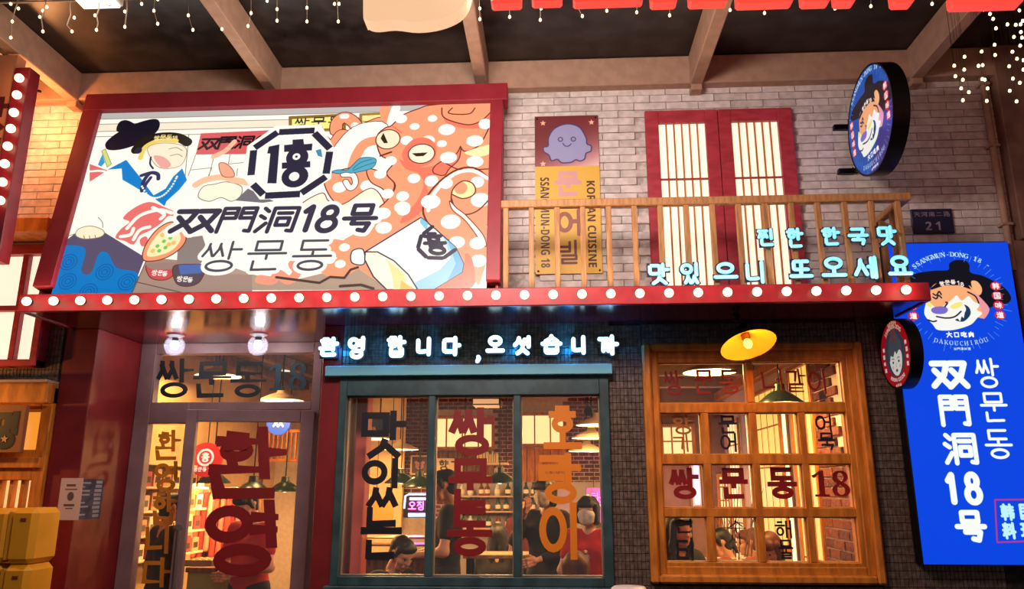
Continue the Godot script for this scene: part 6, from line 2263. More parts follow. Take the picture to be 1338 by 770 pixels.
	obj("paper_label", st, mats["mask_white"] if mats.has("mask_white") else mat("label_white", Color(0.8, 0.75, 0.68), 0.7), proto)
	var first := true
	for r in 3:
		for k in 10:
			var at := Vector3(-1.0988 + k * 0.105 + rng.randf_range(-0.02, 0.02), shelf_y[r], -4.44)
			var o := proto
			if first:
				first = false
				proto.position = at
			else:
				o = dup(proto, "", at)
			var tint := rng.randi() % 3
			o.set_meta("label", "%s bottle, %s from the left on the %s tier of the wall shelf" % [["green", "clear", "amber"][tint], NTH[k], ["lowest", "middle", "top"][r]])
			(o.get_child(0) as MeshInstance3D).material_override = bm[tint]
	# book shelf hanging before the brick wall
	t = wthing("book_shelf", "small hanging shelf with a row of books behind the middle pane", "shelf", Vector3(-0.7472, 1.8012, -3.6))
	q = [-1.0059, 1.8012, 0.4987, 0.1461]
	st = mb()
	bx(st, q[0], q[1], -3.75, q[0] + q[2], q[1] + 0.025, -3.55, 0.003)
	put("shelf_board", st, mats["shade_cream"], t)
	st = mb()
	for x in [q[0] + 0.02, q[0] + q[2] - 0.02]:
		tube(st, [Vector3(x, q[1] + 0.02, -3.65), Vector3(x, 2.86, -3.65)], 0.006, 6)
	put("hanger", st, mats["black_metal"], t)
	var bx_: float = q[0] + 0.16
	for k in 8:
		var wb := rng.randf_range(0.022, 0.04)
		var hb := rng.randf_range(0.09, 0.13)
		var o := wthing("book", "%s book, %s from the left on the hanging shelf" % [["green", "white", "olive"][k % 3], NTH[k]], "book", Vector3(bx_ + wb / 2, q[1] + 0.026, -3.65), "books on the hanging shelf")
		st = mb()
		bx(st, bx_, q[1] + 0.026, -3.70, bx_ + wb - 0.002, q[1] + 0.026 + hb, -3.58, 0.002)
		put("cover", st, mat(["book_green", "book_white", "book_olive"][k % 3], [Color(0.18, 0.25, 0.14), Color(0.75, 0.72, 0.65), Color(0.36, 0.36, 0.16)][k % 3], 0.6), o)
		st = mb()
		bx(st, bx_ + 0.003, q[1] + 0.029, -3.579, bx_ + wb - 0.005, q[1] + 0.02 + hb, -3.5785)
		put("spine_band", st, mats["shade_cream"], o)
		bx_ += wb
	# lamps
	pendant(0, Vector3(-1.6927, 1.9956, -2.2), "white disc pendant lamp behind the first letter of the left pane", 0.16)
	pendant(0, Vector3(-1.7069, 1.9708, -3.7), "white disc pendant lamp over the cream wall behind the left pane", 0.14)
	pendant(0, Vector3(0.3953, 2.1198, -2.3), "highest of the three white disc pendant lamps at the right pane", 0.12)
	pendant(0, Vector3(0.3638, 2.0391, -2.9), "middle one of the three white disc pendant lamps at the right pane", 0.10)
	pendant(0, Vector3(0.3394, 1.9399, -3.5), "lowest of the three white disc pendant lamps at the right pane", 0.10)
	pendant(1, Vector3(-1.589, 1.606, -3.2), "green cone pendant lamp left of the framed bear behind the left pane", 0.10)
	pendant(1, Vector3(-1.2949, 1.5664, -2.6), "green cone pendant lamp under the framed bear behind the left pane", 0.10)
	pendant(1, Vector3(-0.5279, 1.6015, -2.6), "green cone pendant lamp under the hanging books behind the middle pane", 0.12)
	pendant(0, Vector3(1.1848, 2.4136, -1), "large white disc pendant lamp behind the upper left pane of the orange window", 0.24)
	pendant(1, Vector3(1.7137, 2.1772, -1.05), "green cone pendant lamp behind the upper right pane of the orange window", 0.14)
	pendant(0, Vector3(-3.0008, 2.5285, -1.8), "white disc pendant lamp behind the middle of the transom letters", 0.18)
	pendant(0, Vector3(-2.5483, 2.3512, -2.2), "white disc pendant lamp behind the lower right corner of the transom", 0.18)
	pendant(1, Vector3(-3.2302, 1.6012, -2.4), "green cone pendant lamp left in the glass door beside the round red sign", 0.14)
	pendant(1, Vector3(-2.6803, 1.5126, -2), "green cone pendant lamp in the middle of the glass door", 0.14)
	pendant(1, Vector3(-2.7334, 1.5223, -3), "green cone pendant lamp at the right edge of the glass door", 0.14)
	# spotlight on the ceiling beam
	t = wthing("spotlight", "small black spotlight on a ceiling beam behind the right pane", "lamp", Vector3(0.3054, 2.2495, -2.26))
	st = mb()
	var sp: Vector3 = Vector3(0.3027, 2.2368, -2.2)
	tube(st, [sp + Vector3(0, 0.02, -0.05), sp + Vector3(0, -0.01, 0.05)], 0.035, 14)
	put("can", st, mats["black_metal"], t)
	st = mb()
	tube(st, [sp, Vector3(sp.x, 2.72, sp.z)], 0.008, 6)
	put("stem", st, mats["black_metal"], t)
	# yellow poster and orange board in the left pane
	st = mb()
	q = [-1.9894, 1.205, 0.1161, 0.2951]
	bx(st, q[0], q[1], -3.03, q[0] + q[2], q[1] + q[3], -3.0, 0.003)
	t = wthing("lit_poster", "yellow lit poster behind the left pane beside the salmon column", "poster", Vector3(q[0], q[1], -3.0))
	put("face", st, glow("poster_yellow", Color(1.0, 0.78, 0.30), 0.9), t)
	st = mb()
	for x in [q[0] + 0.04, q[0] + q[2] - 0.04]:
		tube(st, [Vector3(x, q[1] + q[3] - 0.02, -3.015), Vector3(x, 2.86, -3.015)], 0.004, 5)
	put("hanger", st, mats["black_metal"], t)

	st = mb()
	q = [-1.926, 1.2036, 0.2269, 0.2629]
	bx(st, q[0], q[1], -3.43, q[0] + q[2], q[1] + q[3], -3.4, 0.003)
	t = wthing("orange_lightbox", "orange lit board behind the third letter of the left pane", "sign", Vector3(q[0], q[1], -3.4))
	put("face", st, glow("panel_orange", Color(1.0, 0.48, 0.12), 0.6, Color(0.7, 0.35, 0.1)), t)
	st = mb()
	for x in [q[0] + 0.04, q[0] + q[2] - 0.04]:
		tube(st, [Vector3(x, q[1] + q[3] - 0.02, -3.415), Vector3(x, 2.86, -3.415)], 0.004, 5)
	put("hanger", st, mats["black_metal"], t)

	# serving rack in the left pane
	t = wthing("serving_rack", "dark metal serving rack at the bottom of the left pane", "rack", Vector3(-1.5207, 0, -2.25))
	for yy in [1.1409, 1.0768, 0.981]:
		st = mb()
		bx(st, -1.7653, yy - 0.015, -2.4, -1.1151, yy, -2.1, 0.003)
		put("shelf", st, mats["steel"], t)
	for x in [-1.7585, -1.1286]:
		st = mb()
		bx(st, x, 0, -2.4, x + 0.03, 1.1796, -2.37, 0.003)
		bx(st, x, 0, -2.13, x + 0.03, 1.1796, -2.1, 0.003)
		put("upright", st, mats["black_metal"], t)
	st = mb()
	bx(st, -1.7517, 0.3, -2.41, -1.1421, 0.9747, -2.15, 0.004)
	put("cabinet", st, mats["brown_timber"], t)
	# tables
	table("pale dining table at the bottom of the middle pane", -0.827, -2.6, 0.0539, -2.2, 0.9887)
	table("pale dining table behind the diners of the orange window", 0.9148, -1.75, 1.6234, -1.35, 0.9924)
	for k in 3:
		var o := wthing("dish", ["white round dish left on the table of the orange window", "white round dish in the middle of the table of the orange window", "white round dish right on the table of the orange window"][k], "dish", Vector3(1.13 + k * 0.20, 0.9924, -1.55))
		st = mb()
		lathe(st, [Vector2(0.0, 0.0), Vector2(0.05, 0.0), Vector2(0.08, 0.025), Vector2(0.085, 0.03), Vector2(0.07, 0.02), Vector2(0.0, 0.012)], 20)
		obj("bowl", st, mats["white_plastic"], o)
		st = mb()
		ball(st, Vector3(0, 0.015, 0), 0.055, 12, Vector3(1, 0.5, 1))
		obj("food", st, mat("food", Color(0.65, 0.25, 0.08), 0.7), o)
	# plant at the side wall
	t = thing("dried_branches", "bare dried branches standing in a vase behind the third column of panes", "plant", Vector3(1.58, 0, -2.4))
	st = mb()
	lathe(st, [Vector2(0.0, 0.0), Vector2(0.09, 0.0), Vector2(0.12, 0.25), Vector2(0.06, 0.5), Vector2(0.07, 0.55)], 18)
	obj("vase", st, mats["brown_timber"], t)
	for k in 11:
		st = mb()
		var a := rng.randf() * TAU
		var lean_ := rng.randf_range(0.08, 0.32)
		var tip := Vector3(cos(a) * lean_, rng.randf_range(1.3, 1.8), sin(a) * lean_)
		var mid: Vector3 = Vector3(0, 0.5, 0).lerp(tip, 0.55) + Vector3(rng.randf_range(-0.05, 0.05), 0, rng.randf_range(-0.05, 0.05))
		tube(st, [Vector3(0, 0.45, 0), mid, tip], [0.008, 0.006, 0.002], 5)
		tube(st, [mid, mid + Vector3(rng.randf_range(-0.12, 0.12), 0.22, rng.randf_range(-0.1, 0.1))], [0.004, 0.0015], 4)
		obj("branch", st, mats["brown_timber"], t)
	# entrance hall: round red sign, hanging rack, counter, shelves
	var rc: Vector3 = Vector3(-3.2137, 1.8127, -2.2)
	t = thing("round_sign", "round red sign with a white ring hanging inside the glass door", "sign", rc - Vector3(0, 0.16, 0))
	st = mb()
	var face_out := Basis(Vector3.RIGHT, PI / 2)
	lathe(st, [Vector2(0.0, 0.0), Vector2(0.155, 0.0), Vector2(0.155, 0.03), Vector2(0.0, 0.03)], 32, Transform3D(face_out, Vector3(0, 0.16, 0)), false)
	obj("disc", st, glow("disc_red", Color(0.85, 0.16, 0.16), 0.5, Color(0.6, 0.1, 0.1)), t)
	st = mb()
	for k in 24:
		var a0 := TAU * k / 24.0
		var a1 := TAU * (k + 1) / 24.0
		var cc := Vector3(0, 0.18, 0.031)
		face(st, [cc + Vector3(cos(a0) * 0.06, sin(a0) * 0.06, 0), cc + Vector3(cos(a1) * 0.06, sin(a1) * 0.06, 0), cc + Vector3(cos(a1) * 0.08, sin(a1) * 0.08, 0), cc + Vector3(cos(a0) * 0.08, sin(a0) * 0.08, 0)], Vector3.BACK)
	letter(st, "흥", Transform3D(Basis.IDENTITY, Vector3(-0.035, 0.142, 0.03)), 0.07, 0.075, 0.014, 0.014, 0.0, 0.002)
	for k in 5:
		letter(st, "쌍문동18"[k], Transform3D(Basis.IDENTITY, Vector3(-0.10 + k * 0.042, 0.055, 0.03)), 0.034, 0.035, 0.006, 0.006, 0.0, 0.002)
	obj("white_print", st, glow("disc_white", Color(1, 0.9, 0.85), 0.8), t)
	st = mb()
	tube(st, [Vector3(0, 0.31, 0), Vector3(0, 2.86 - rc.y + 0.16, 0)], 0.005, 5)
	obj("cord", st, mats["black_metal"], t)
	var bc: Vector3 = Vector3(-2.6261, 2.1622, -2.4)
	t = thing("round_sign", "round blue sign behind the top right of the glass door", "sign", bc - Vector3(0, 0.12, 0))
	st = mb()
	lathe(st, [Vector2(0.0, 0.0), Vector2(0.115, 0.0), Vector2(0.115, 0.03), Vector2(0.0, 0.03)], 28, Transform3D(face_out, Vector3(0, 0.12, 0)), false)
	obj("disc", st, glow("disc_blue", Color(0.05, 0.35, 0.85), 0.7, Color(0.05, 0.2, 0.5)), t)
	st = mb()
	letter(st, "双", Transform3D(Basis.IDENTITY, Vector3(-0.05, 0.08, 0.03)), 0.10, 0.09, 0.018, 0.018, 0.0, 0.003)
	obj("white_print", st, mats["disc_white"], t)
	st = mb()
	tube(st, [Vector3(0, 0.23, 0), Vector3(0, 2.86 - bc.y + 0.12, 0)], 0.005, 5)
	obj("cord", st, mats["black_metal"], t)
	# timber lattice gate hung high in the hall
	t = wthing("slatted_screen", "timber slatted screen under the round blue sign inside the door", "screen", Vector3(-2.8419, 1.8555, -3.2))
	q = [-3.1137, 1.8242, 0.4909, 0.3321]
	st = mb()
	frame4(st, q[0], q[1], q[2], q[3], -3.24, -3.2, 0.03, 0.003)
	put("frame", st, mats["orange_timber"], t)
	for k in 9:
		st = mb()
		var x: float = q[0] + 0.03 + (q[2] - 0.06) * (k + 0.5) / 9.0
		bx(st, x - 0.009, q[1] + 0.03, -3.235, x + 0.009, q[1] + q[3] - 0.03, -3.205, 0.002)
		put("slat", st, mats["orange_timber"], t)
	st = mb()
	for x in [q[0] + 0.03, q[0] + q[2] - 0.03]:
		bx(st, x - 0.02, 0, -3.27, x + 0.02, q[1] + q[3], -3.24, 0.003)
	put("post", st, mats["brown_timber"], t)
	# rail of hanging red aprons
	var ra: Vector3 = Vector3(-3.5955, 1.5671, -2.8)
	var rb: Vector3 = Vector3(-3.1272, 1.5303, -2.8)
	t = wthing("garment_rail", "rail of hanging red and pink garments inside the glass door", "rail", Vector3((ra.x + rb.x) * 0.5, 0, -2.8))
	st = mb()
	tube(st, [Vector3(ra.x, ra.y, -2.8), Vector3(rb.x, ra.y, -2.8)], 0.012, 8)
	for x in [ra.x, rb.x]:
		tube(st, [Vector3(x, ra.y, -2.8), Vector3(x, 0, -2.8)], 0.014, 8)
	put("rail", st, mats["steel"], t)
	var cols := [Color(0.72, 0.26, 0.20), Color(0.80, 0.42, 0.34), Color(0.62, 0.18, 0.16), Color(0.82, 0.58, 0.50)]
	for k in 7:
		var x := lerpf(ra.x + 0.05, rb.x - 0.05, k / 6.0)
		var o := wthing("garment", ["red hanging garment at the left end of the rail", "pink hanging garment second on the rail", "dark red hanging garment third on the rail", "pale pink hanging garment in the middle of the rail", "red hanging garment fifth on the rail", "pink hanging garment sixth on the rail", "dark red hanging garment at the right end of the rail"][k], "garment", Vector3(x, ra.y - 0.7, -2.8), "garments on the rail")
		st = mb()
		flesh(st, [[Vector3(x, ra.y - 0.07, -2.86), Vector3(x, ra.y - 0.07, -2.74), 0.022, 0.022], [Vector3(x, ra.y - 0.10, -2.88), Vector3(x + 0.005, ra.y - 0.58 - 0.06 * (k % 3), -2.90), 0.024, 0.03], [Vector3(x, ra.y - 0.10, -2.72), Vector3(x - 0.005, ra.y - 0.58 - 0.06 * (k % 3), -2.70), 0.024, 0.03], [Vector3(x, ra.y - 0.1, -2.8), Vector3(x, ra.y - 0.6 - 0.06 * (k % 3), -2.8), 0.03, 0.034]], 0.012, 0.03)
		put("cloth", st, mat("garment_%d" % (k % 4), cols[k % 4], 0.8), o)
		st = mb()
		tube(st, [Vector3(x, ra.y + 0.012, -2.8), Vector3(x, ra.y - 0.05, -2.8)], 0.004, 5)
		tube(st, [Vector3(x, ra.y - 0.09, -2.88), Vector3(x, ra.y - 0.045, -2.8), Vector3(x, ra.y - 0.09, -2.72)], 0.005, 5)
		put("hanger", st, mats["steel"], o)
	# serving counter with trays
	t = wthing("counter", "green tiled counter with a pale top inside the glass door", "counter", Vector3(-2.4, 0, -2.2))
	st = mb()
	bx(st, -3.0959, 0, -2.6, -2.7293, 0.9113 - 0.04, -1.77, 0.004)
	put("body", st, mat("green_tile", Color(0.50, 0.56, 0.36), 0.35), t)
	st = mb()
	bx(st, -3.109, 0.9113 - 0.04, -2.62, -2.7163, 0.9113, -1.75, 0.005)
	put("worktop", st, mats["brown_timber"], t)
	for k in 2:
		var o := wthing("tray", ["steel tray of food at the left on the green tiled counter", "steel tray of food at the right on the green tiled counter"][k], "tray", Vector3(-2.9124 - 0.14 + k * 0.28, 0.9113, -2.0))
		st = mb()
		frame4(st, -0.12, -0.15, 0.24, 0.30, 0, 0.05, 0.008, 0.002)
		bx(st, -0.12, -0.15, 0, 0.12, 0.15, 0.006)
		var mi := obj("pan", st, mats["steel"], o)
		mi.rotation.x = -PI / 2
		st = mb()
		for j in 12:
			ball(st, Vector3(-0.08 + 0.055 * (j % 4), 0.035, -0.08 + 0.08 * (j / 4)), 0.028, 8, Vector3(1, 0.8, 1.2))
		obj("food", st, mat("food_pale", Color(0.80, 0.55, 0.32), 0.6), o)
	# stock shelves seen through the narrow pane
	t = wthing("stock_shelf", "wall shelves of small packets behind the narrow pane", "shelf", Vector3(-3.42, 0.9, -1.7))
	for r in 5:
		st = mb()
		var yy: float = 1.0 + r * 0.19
		bx(st, -3.5, yy - 0.02, -2.45, -3.28, yy, -0.9, 0.003)
		put("shelf_board", st, mats["shade_cream"], t)
	var k_ := 0
	for r in 4:
		for k in 9:
			var o := wthing("packet", "%s packet, %s from the street on the %s stock shelf" % [["tan", "red", "cream", "ochre"][k_ % 4], NTH[8 - k], ["lowest", "second lowest", "second highest", "highest"][r]], "packet", Vector3(-3.38, 1.0 + r * 0.19, -2.33 + k * 0.165), "packets on the wall shelves")
			st = mb()
			bx(st, -3.46, 1.0 + r * 0.19, -2.39 + k * 0.165, -3.30, 1.12 + r * 0.19 + 0.02 * (k % 2), -2.26 + k * 0.165, 0.004)
			put("box", st, mat("packet_%d" % (k_ % 4), [Color(0.80, 0.62, 0.48), Color(0.62, 0.22, 0.18), Color(0.82, 0.76, 0.62), Color(0.70, 0.48, 0.22)][k_ % 4], 0.6), o)
			st = mb()
			bx(st, -3.2995, 1.03 + r * 0.19, -2.37 + k * 0.165, -3.299, 1.08 + r * 0.19, -2.28 + k * 0.165)
			put("print", st, mats["cloth_dark"] if mats.has("cloth_dark") else mat("cloth_dark", Color(0.2, 0.1, 0.08), 0.7), o)
			k_ += 1
	# lamps that only the hall needs, on its ceiling
	for k in 2:
		var at := [Vector3(-2.9, 2.80, -3.3), Vector3(-2.0, 2.80, -3.9)][k] as Vector3
		t = thing("ceiling_spot", ["round ceiling light over the hall shelves behind the entrance", "round ceiling light at the back of the hall behind the entrance"][k], "lamp", at)
		st = mb()
		lathe(st, [Vector2(0.0, 0.0), Vector2(0.07, 0.0), Vector2(0.075, 0.05), Vector2(0.0, 0.055)], 20)
		obj("housing", st, mats["white_plastic"], t)
		st = mb()
		lathe(st, [Vector2(0.0, -0.004), Vector2(0.062, -0.003), Vector2(0.062, 0.0)], 20)
		obj("diffuser", st, mats["lamp_lining"], t)
		panel_light(at + Vector3(0, -0.01, 0), Vector3(0, -1, 0), 0.12, 0.12, Color(1.0, 0.8, 0.5), 0.35)

# ---------------------------------------------------------------- people: tapered bones joined by a smooth minimum, meshed as surface nets
func flesh(st: SurfaceTool, bones: Array, cell: float, k: float, xf := Transform3D.IDENTITY, mirror := false) -> void:
	var lo := Vector3.INF
	var hi := -Vector3.INF
	for b in bones:
		var r := maxf(b[2], b[3]) + k * 0.5 + cell * 2.5
		for e in 2:
			lo = lo.min(b[e] - Vector3.ONE * r)
			hi = hi.max(b[e] + Vector3.ONE * r)
	var nx := int((hi.x - lo.x) / cell) + 2
	var ny := int((hi.y - lo.y) / cell) + 2
	var nz := int((hi.z - lo.z) / cell) + 2
	var f := PackedFloat32Array()
	f.resize(nx * ny * nz)
	f.fill(1.0)
	for b in bones:
		var a: Vector3 = b[0]
		var c: Vector3 = b[1]
		var ra: float = b[2]
		var rb: float = b[3]
		var ac := c - a
		var inv := 1.0 / maxf(ac.length_squared(), 1e-9)
		var r := maxf(ra, rb) + k * 0.5 + cell * 2.2
		var p0 := (a.min(c) - Vector3.ONE * r - lo) / cell
		var p1 := (a.max(c) + Vector3.ONE * r - lo) / cell
		for x in range(maxi(0, int(p0.x)), mini(nx - 1, int(p1.x) + 1) + 1):
			for y in range(maxi(0, int(p0.y)), mini(ny - 1, int(p1.y) + 1) + 1):
				var row := (x * ny + y) * nz
				for z in range(maxi(0, int(p0.z)), mini(nz - 1, int(p1.z) + 1) + 1):
					var p := lo + Vector3(x, y, z) * cell - a
					var t := clampf(p.dot(ac) * inv, 0.0, 1.0)
					var d := (p - ac * t).length() - lerpf(ra, rb, t)
					var o := f[row + z]
					var h := maxf(k - absf(o - d), 0.0)
					f[row + z] = minf(o, d) - h * h * 0.25 / k
	var index := {}
	var verts := PackedVector3Array()
	var sx := ny * nz
	var offs := [0, 1, nz, nz + 1, sx, sx + 1, sx + nz, sx + nz + 1]
	var near := cell * 1.8
	for x in nx - 1:
		for y in ny - 1:
			var row := (x * ny + y) * nz
			for z in nz - 1:
				var i := row + z
				var v0 := f[i]
				if v0 > near or v0 < -near:
					continue
				var inside := 0
				for o in offs:
					if f[i + o] < 0.0:
						inside += 1
				if inside == 0 or inside == 8:
					continue
				var s := Vector3.ZERO
				var n := 0
				for e in 12:
					var ia: int = EDGE_A[e]
					var ib: int = EDGE_B[e]
					var fa := f[i + offs[ia]]
					var fb := f[i + offs[ib]]
					if (fa < 0.0) != (fb < 0.0):
						var t := fa / (fa - fb)
						var ca := Vector3(ia >> 2, (ia >> 1) & 1, ia & 1)
						var cb := Vector3(ib >> 2, (ib >> 1) & 1, ib & 1)
						s += ca.lerp(cb, t)
						n += 1
				index[i] = verts.size()
				verts.append(lo + (Vector3(x, y, z) + s / n) * cell)
	var tris := PackedInt32Array()
	for i in index:
		for ax in 3:
			var step: int = [sx, nz, 1][ax]
			if (f[i] < 0.0) == (f[i + step] < 0.0):
				continue
			var u: int = [nz, 1, sx][ax]
			var w: int = [1, sx, nz][ax]
			if not (index.has(i - u) and index.has(i - w) and index.has(i - u - w)):
				continue
			var q := [index[i], index[i - u], index[i - u - w], index[i - w]]
			if f[i] < 0.0:
				tris.append_array([q[0], q[1], q[2], q[0], q[2], q[3]])
			else:
				tris.append_array([q[0], q[2], q[1], q[0], q[3], q[2]])
	var norm := PackedVector3Array()
	norm.resize(verts.size())
	for t in range(0, tris.size(), 3):
		var a := verts[tris[t]]
		var g := (verts[tris[t + 1]] - a).cross(verts[tris[t + 2]] - a)
		for e in 3:
			norm[tris[t + e]] -= g
	# mesh in our frame; wound clockwise to the outside, turned over when mirrored
	var bas := xf.basis
	for t in range(0, tris.size(), 3):
		for e in ([0, 2, 1] if mirror else [0, 1, 2]):
			var v := tris[t + e]
			st.set_normal((bas * norm[v]).normalized())
			st.add_vertex(xf * verts[v])

const EDGE_A := [0, 0, 0, 1, 1, 2, 2, 3, 4, 4, 5, 6]
const EDGE_B := [1, 2, 4, 3, 5, 3, 6, 7, 5, 6, 7, 7]

var head_mesh: ArrayMesh
var hand_mesh: ArrayMesh

func make_head() -> void:
	var st := mb()
	flesh(st, [
		[Vector3(0, 0.035, -0.032), Vector3(0, 0.040, 0.016), 0.079, 0.074], [Vector3(0, 0.0, 0.03), Vector3(0, -0.065, 0.040), 0.060, 0.042],
		[Vector3(-0.030, -0.085, 0.040), Vector3(0.030, -0.085, 0.040), 0.024, 0.024], [Vector3(0, -0.098, 0.060), Vector3(0, -0.100, 0.062), 0.017, 0.017],
		[Vector3(-0.038, -0.028, 0.052), Vector3(-0.03, -0.05, 0.05), 0.030, 0.026], [Vector3(0.038, -0.028, 0.052), Vector3(0.03, -0.05, 0.05), 0.030, 0.026],
		[Vector3(0, 0.012, 0.088), Vector3(0, -0.026, 0.106), 0.008, 0.011], [Vector3(-0.011, -0.03, 0.094), Vector3(0.011, -0.03, 0.094), 0.008, 0.008],
		[Vector3(-0.040, 0.024, 0.072), Vector3(0.040, 0.024, 0.072), 0.013, 0.013], [Vector3(-0.016, -0.056, 0.086), Vector3(0.016, -0.056, 0.086), 0.006, 0.006],
		[Vector3(-0.014, -0.066, 0.084), Vector3(0.014, -0.066, 0.084), 0.007, 0.007],
		[Vector3(-0.076, 0.010, -0.008), Vector3(-0.074, -0.026, 0.0), 0.013, 0.009], [Vector3(0.076, 0.010, -0.008), Vector3(0.074, -0.026, 0.0), 0.013, 0.009],
		[Vector3(0, -0.05, -0.022), Vector3(0, -0.155, -0.035), 0.050, 0.052],
	], 0.0055, 0.018)
	head_mesh = st.commit()
	# right hand, slightly curled, fingers along -y, palm towards -x, thumb forwards
	st = mb()
	var bones := [[Vector3(0, 0.01, 0), Vector3(0.002, -0.02, 0), 0.022, 0.024], [Vector3(0, -0.03, -0.022), Vector3(0, -0.082, -0.030), 0.015, 0.014], [Vector3(0, -0.03, 0.0), Vector3(0, -0.088, -0.006), 0.016, 0.014], [Vector3(0, -0.03, 0.02), Vector3(0, -0.085, 0.026), 0.016, 0.014]]
	var tips := [[-0.032, 0.058, 0.0068], [-0.011, 0.074, 0.0076], [0.010, 0.080, 0.0079], [0.030, 0.072, 0.0076]]
	for t in tips:
		var p := Vector3(0.0, -0.086, t[0])
		var ang := 0.25
		for seg in 3:
			var q: Vector3 = p + Vector3(-sin(ang), -cos(ang), t[0] * 0.12) * t[1] * [0.45, 0.32, 0.25][seg]
			bones.append([p, q, t[2] + 0.0012 - seg * 0.0007, t[2] + 0.0004 - seg * 0.0007])
			p = q
			ang += 0.38
	bones.append([Vector3(-0.006, -0.022, 0.024), Vector3(-0.016, -0.052, 0.048), 0.013, 0.010])
	bones.append([Vector3(-0.016, -0.052, 0.048), Vector3(-0.024, -0.078, 0.056), 0.0095, 0.008])
	flesh(st, bones, 0.004, 0.009)
	hand_mesh = st.commit()

func add_mesh(st: SurfaceTool, m: ArrayMesh, xf: Transform3D, mirror := false) -> void:
	var a := m.surface_get_arrays(0)
	var v: PackedVector3Array = a[Mesh.ARRAY_VERTEX]
	var n: PackedVector3Array = a[Mesh.ARRAY_NORMAL]
	for i in range(0, v.size(), 3):
		for e in ([0, 2, 1] if mirror else [0, 1, 2]):
			st.set_normal((xf.basis * n[i + e]).normalized())
			st.add_vertex(xf * v[i + e])

# o: joints and looks. Local frame: feet at the origin, facing +z.
func person(label: String, at: Vector3, face_to: float, o: Dictionary) -> Node3D:
	var t := thing("person", label, "person", at, face_to, "", "")
	var s: float = o.get("size", 1.0)
	var sit: bool = o.get("sit", false)
	var lean: float = o.get("lean", 0.0)
	var nod: float = o.get("nod", 0.0)
	var turn: float = o.get("turn", 0.0)
	var tilt: float = o.get("tilt", 0.0)
	var hip_y := 0.50 if sit else 0.93
	var pel := Vector3(0, hip_y, 0)
	var up := Basis(Vector3.RIGHT, lean)
	var sh := 0.165 if o.get("slim", false) else 0.182
	var J := {}
	J.chest = pel + up * Vector3(0, 0.34, -0.005)
	J.neck = pel + up * Vector3(0, 0.515, -0.015)
	J.head = J.neck + Basis(Vector3.RIGHT, lean * 0.6 + nod * 0.5) * Vector3(0, 0.155, 0.03)
	var jt := o.get("joints", {}) as Dictionary
	for side in ["l", "r"]:
		var k := 1.0 if side == "l" else -1.0
		J[side + "s"] = pel + up * Vector3(sh * k, 0.455, -0.012)
		J[side + "e"] = J[side + "s"] + Vector3(0.055 * k, -0.28, -0.02)
		J[side + "w"] = J[side + "e"] + Vector3(0.01 * k, -0.235, 0.07)
		if sit:
			J[side + "k"] = Vector3(0.11 * k, 0.50, 0.43)
			J[side + "a"] = Vector3(0.11 * k, 0.085, 0.40)
		else:
			J[side + "k"] = Vector3(0.095 * k, 0.50, 0.015)
			J[side + "a"] = Vector3(0.10 * k, 0.085, -0.02)
		for q in ["e", "w"]:
			if jt.has(side + q):
				J[side + q] = jt[side + q]
	var scale_ := Transform3D(Basis.from_scale(Vector3.ONE * s), Vector3.ZERO)
	var torso := []
	for k in [-1.0, 1.0]:
		torso.append([pel + Vector3(0.062 * k, 0.02, 0), pel + up * Vector3(0.05 * k, 0.16, 0.0), 0.105, 0.092])
		torso.append([pel + up * Vector3(0.05 * k, 0.16, 0.0), pel + up * Vector3(0.072 * k, 0.33, -0.005), 0.092, 0.104])
		torso.append([pel + up * Vector3(0.072 * k, 0.33, -0.005), pel + up * Vector3(sh * 0.80 * k, 0.445, -0.015), 0.100, 0.058])
	torso.append([pel + up * Vector3(-sh * 0.7, 0.45, -0.015), pel + up * Vector3(sh * 0.7, 0.45, -0.015), 0.052, 0.052])
	var neck := [[pel + up * Vector3(0, 0.43, -0.02), J.neck + up * Vector3(0, 0.04, 0), 0.058, 0.047]]
	var arms := []
	var sleeves := []
	var legs := []
	for side in ["l", "r"]:
		var k := 1.0 if side == "l" else -1.0
		arms.append([J[side + "s"], J[side + "e"], 0.049, 0.037])
		arms.append([J[side + "e"], J[side + "w"], 0.037, 0.025])
		var sl: float = o.get("sleeve", 0.55)
		if sl <= 1.0:
			sleeves.append([J[side + "s"], J[side + "s"].lerp(J[side + "e"], sl), 0.062, 0.058])
		else:
			sleeves.append([J[side + "s"], J[side + "e"], 0.062, 0.050])
			sleeves.append([J[side + "e"], J[side + "e"].lerp(J[side + "w"], sl - 1.0), 0.050, 0.037])
		legs.append([pel + Vector3(0.085 * k, -0.01, 0), J[side + "k"], 0.092, 0.058])
		legs.append([J[side + "k"], J[side + "a"], 0.056, 0.040])
		legs.append([J[side + "a"] + Vector3(0, -0.035, -0.02), J[side + "a"] + Vector3(0.01 * k, -0.05, 0.14), 0.040, 0.032])
	var skin: Material = mats[o.get("skin", "skin")]
	var st := mb()
	flesh(st, torso + neck + arms + legs, 0.014, 0.045, scale_)
	var hb := Basis(Vector3.UP, turn) * Basis(Vector3.RIGHT, lean * 0.6 + nod) * Basis(Vector3.BACK, tilt)
	var hx: Transform3D = scale_ * Transform3D(hb, J.head)
	add_mesh(st, head_mesh, hx)
	for side in ["l", "r"]:
		var d: Vector3 = (J[side + "w"] - J[side + "e"]).normalized()
		var fwd := Vector3(0, 0, 1)
		if absf(d.z) > 0.6:
			fwd = Vector3(0, 1, 0)
		var xx := (-d).cross(fwd).normalized()
		var zz := xx.cross(-d).normalized()
		var hbas := Basis(xx, -d, zz)
		if side == "r":
			add_mesh(st, hand_mesh, scale_ * Transform3D(hbas * Basis.from_scale(Vector3(-1, 1, 1)), J[side + "w"] + d * 0.012), true)
		else:
			add_mesh(st, hand_mesh, scale_ * Transform3D(hbas, J[side + "w"] + d * 0.012))
	obj("body", st, skin, t)
	# clothes
	st = mb()
	var shirt := []
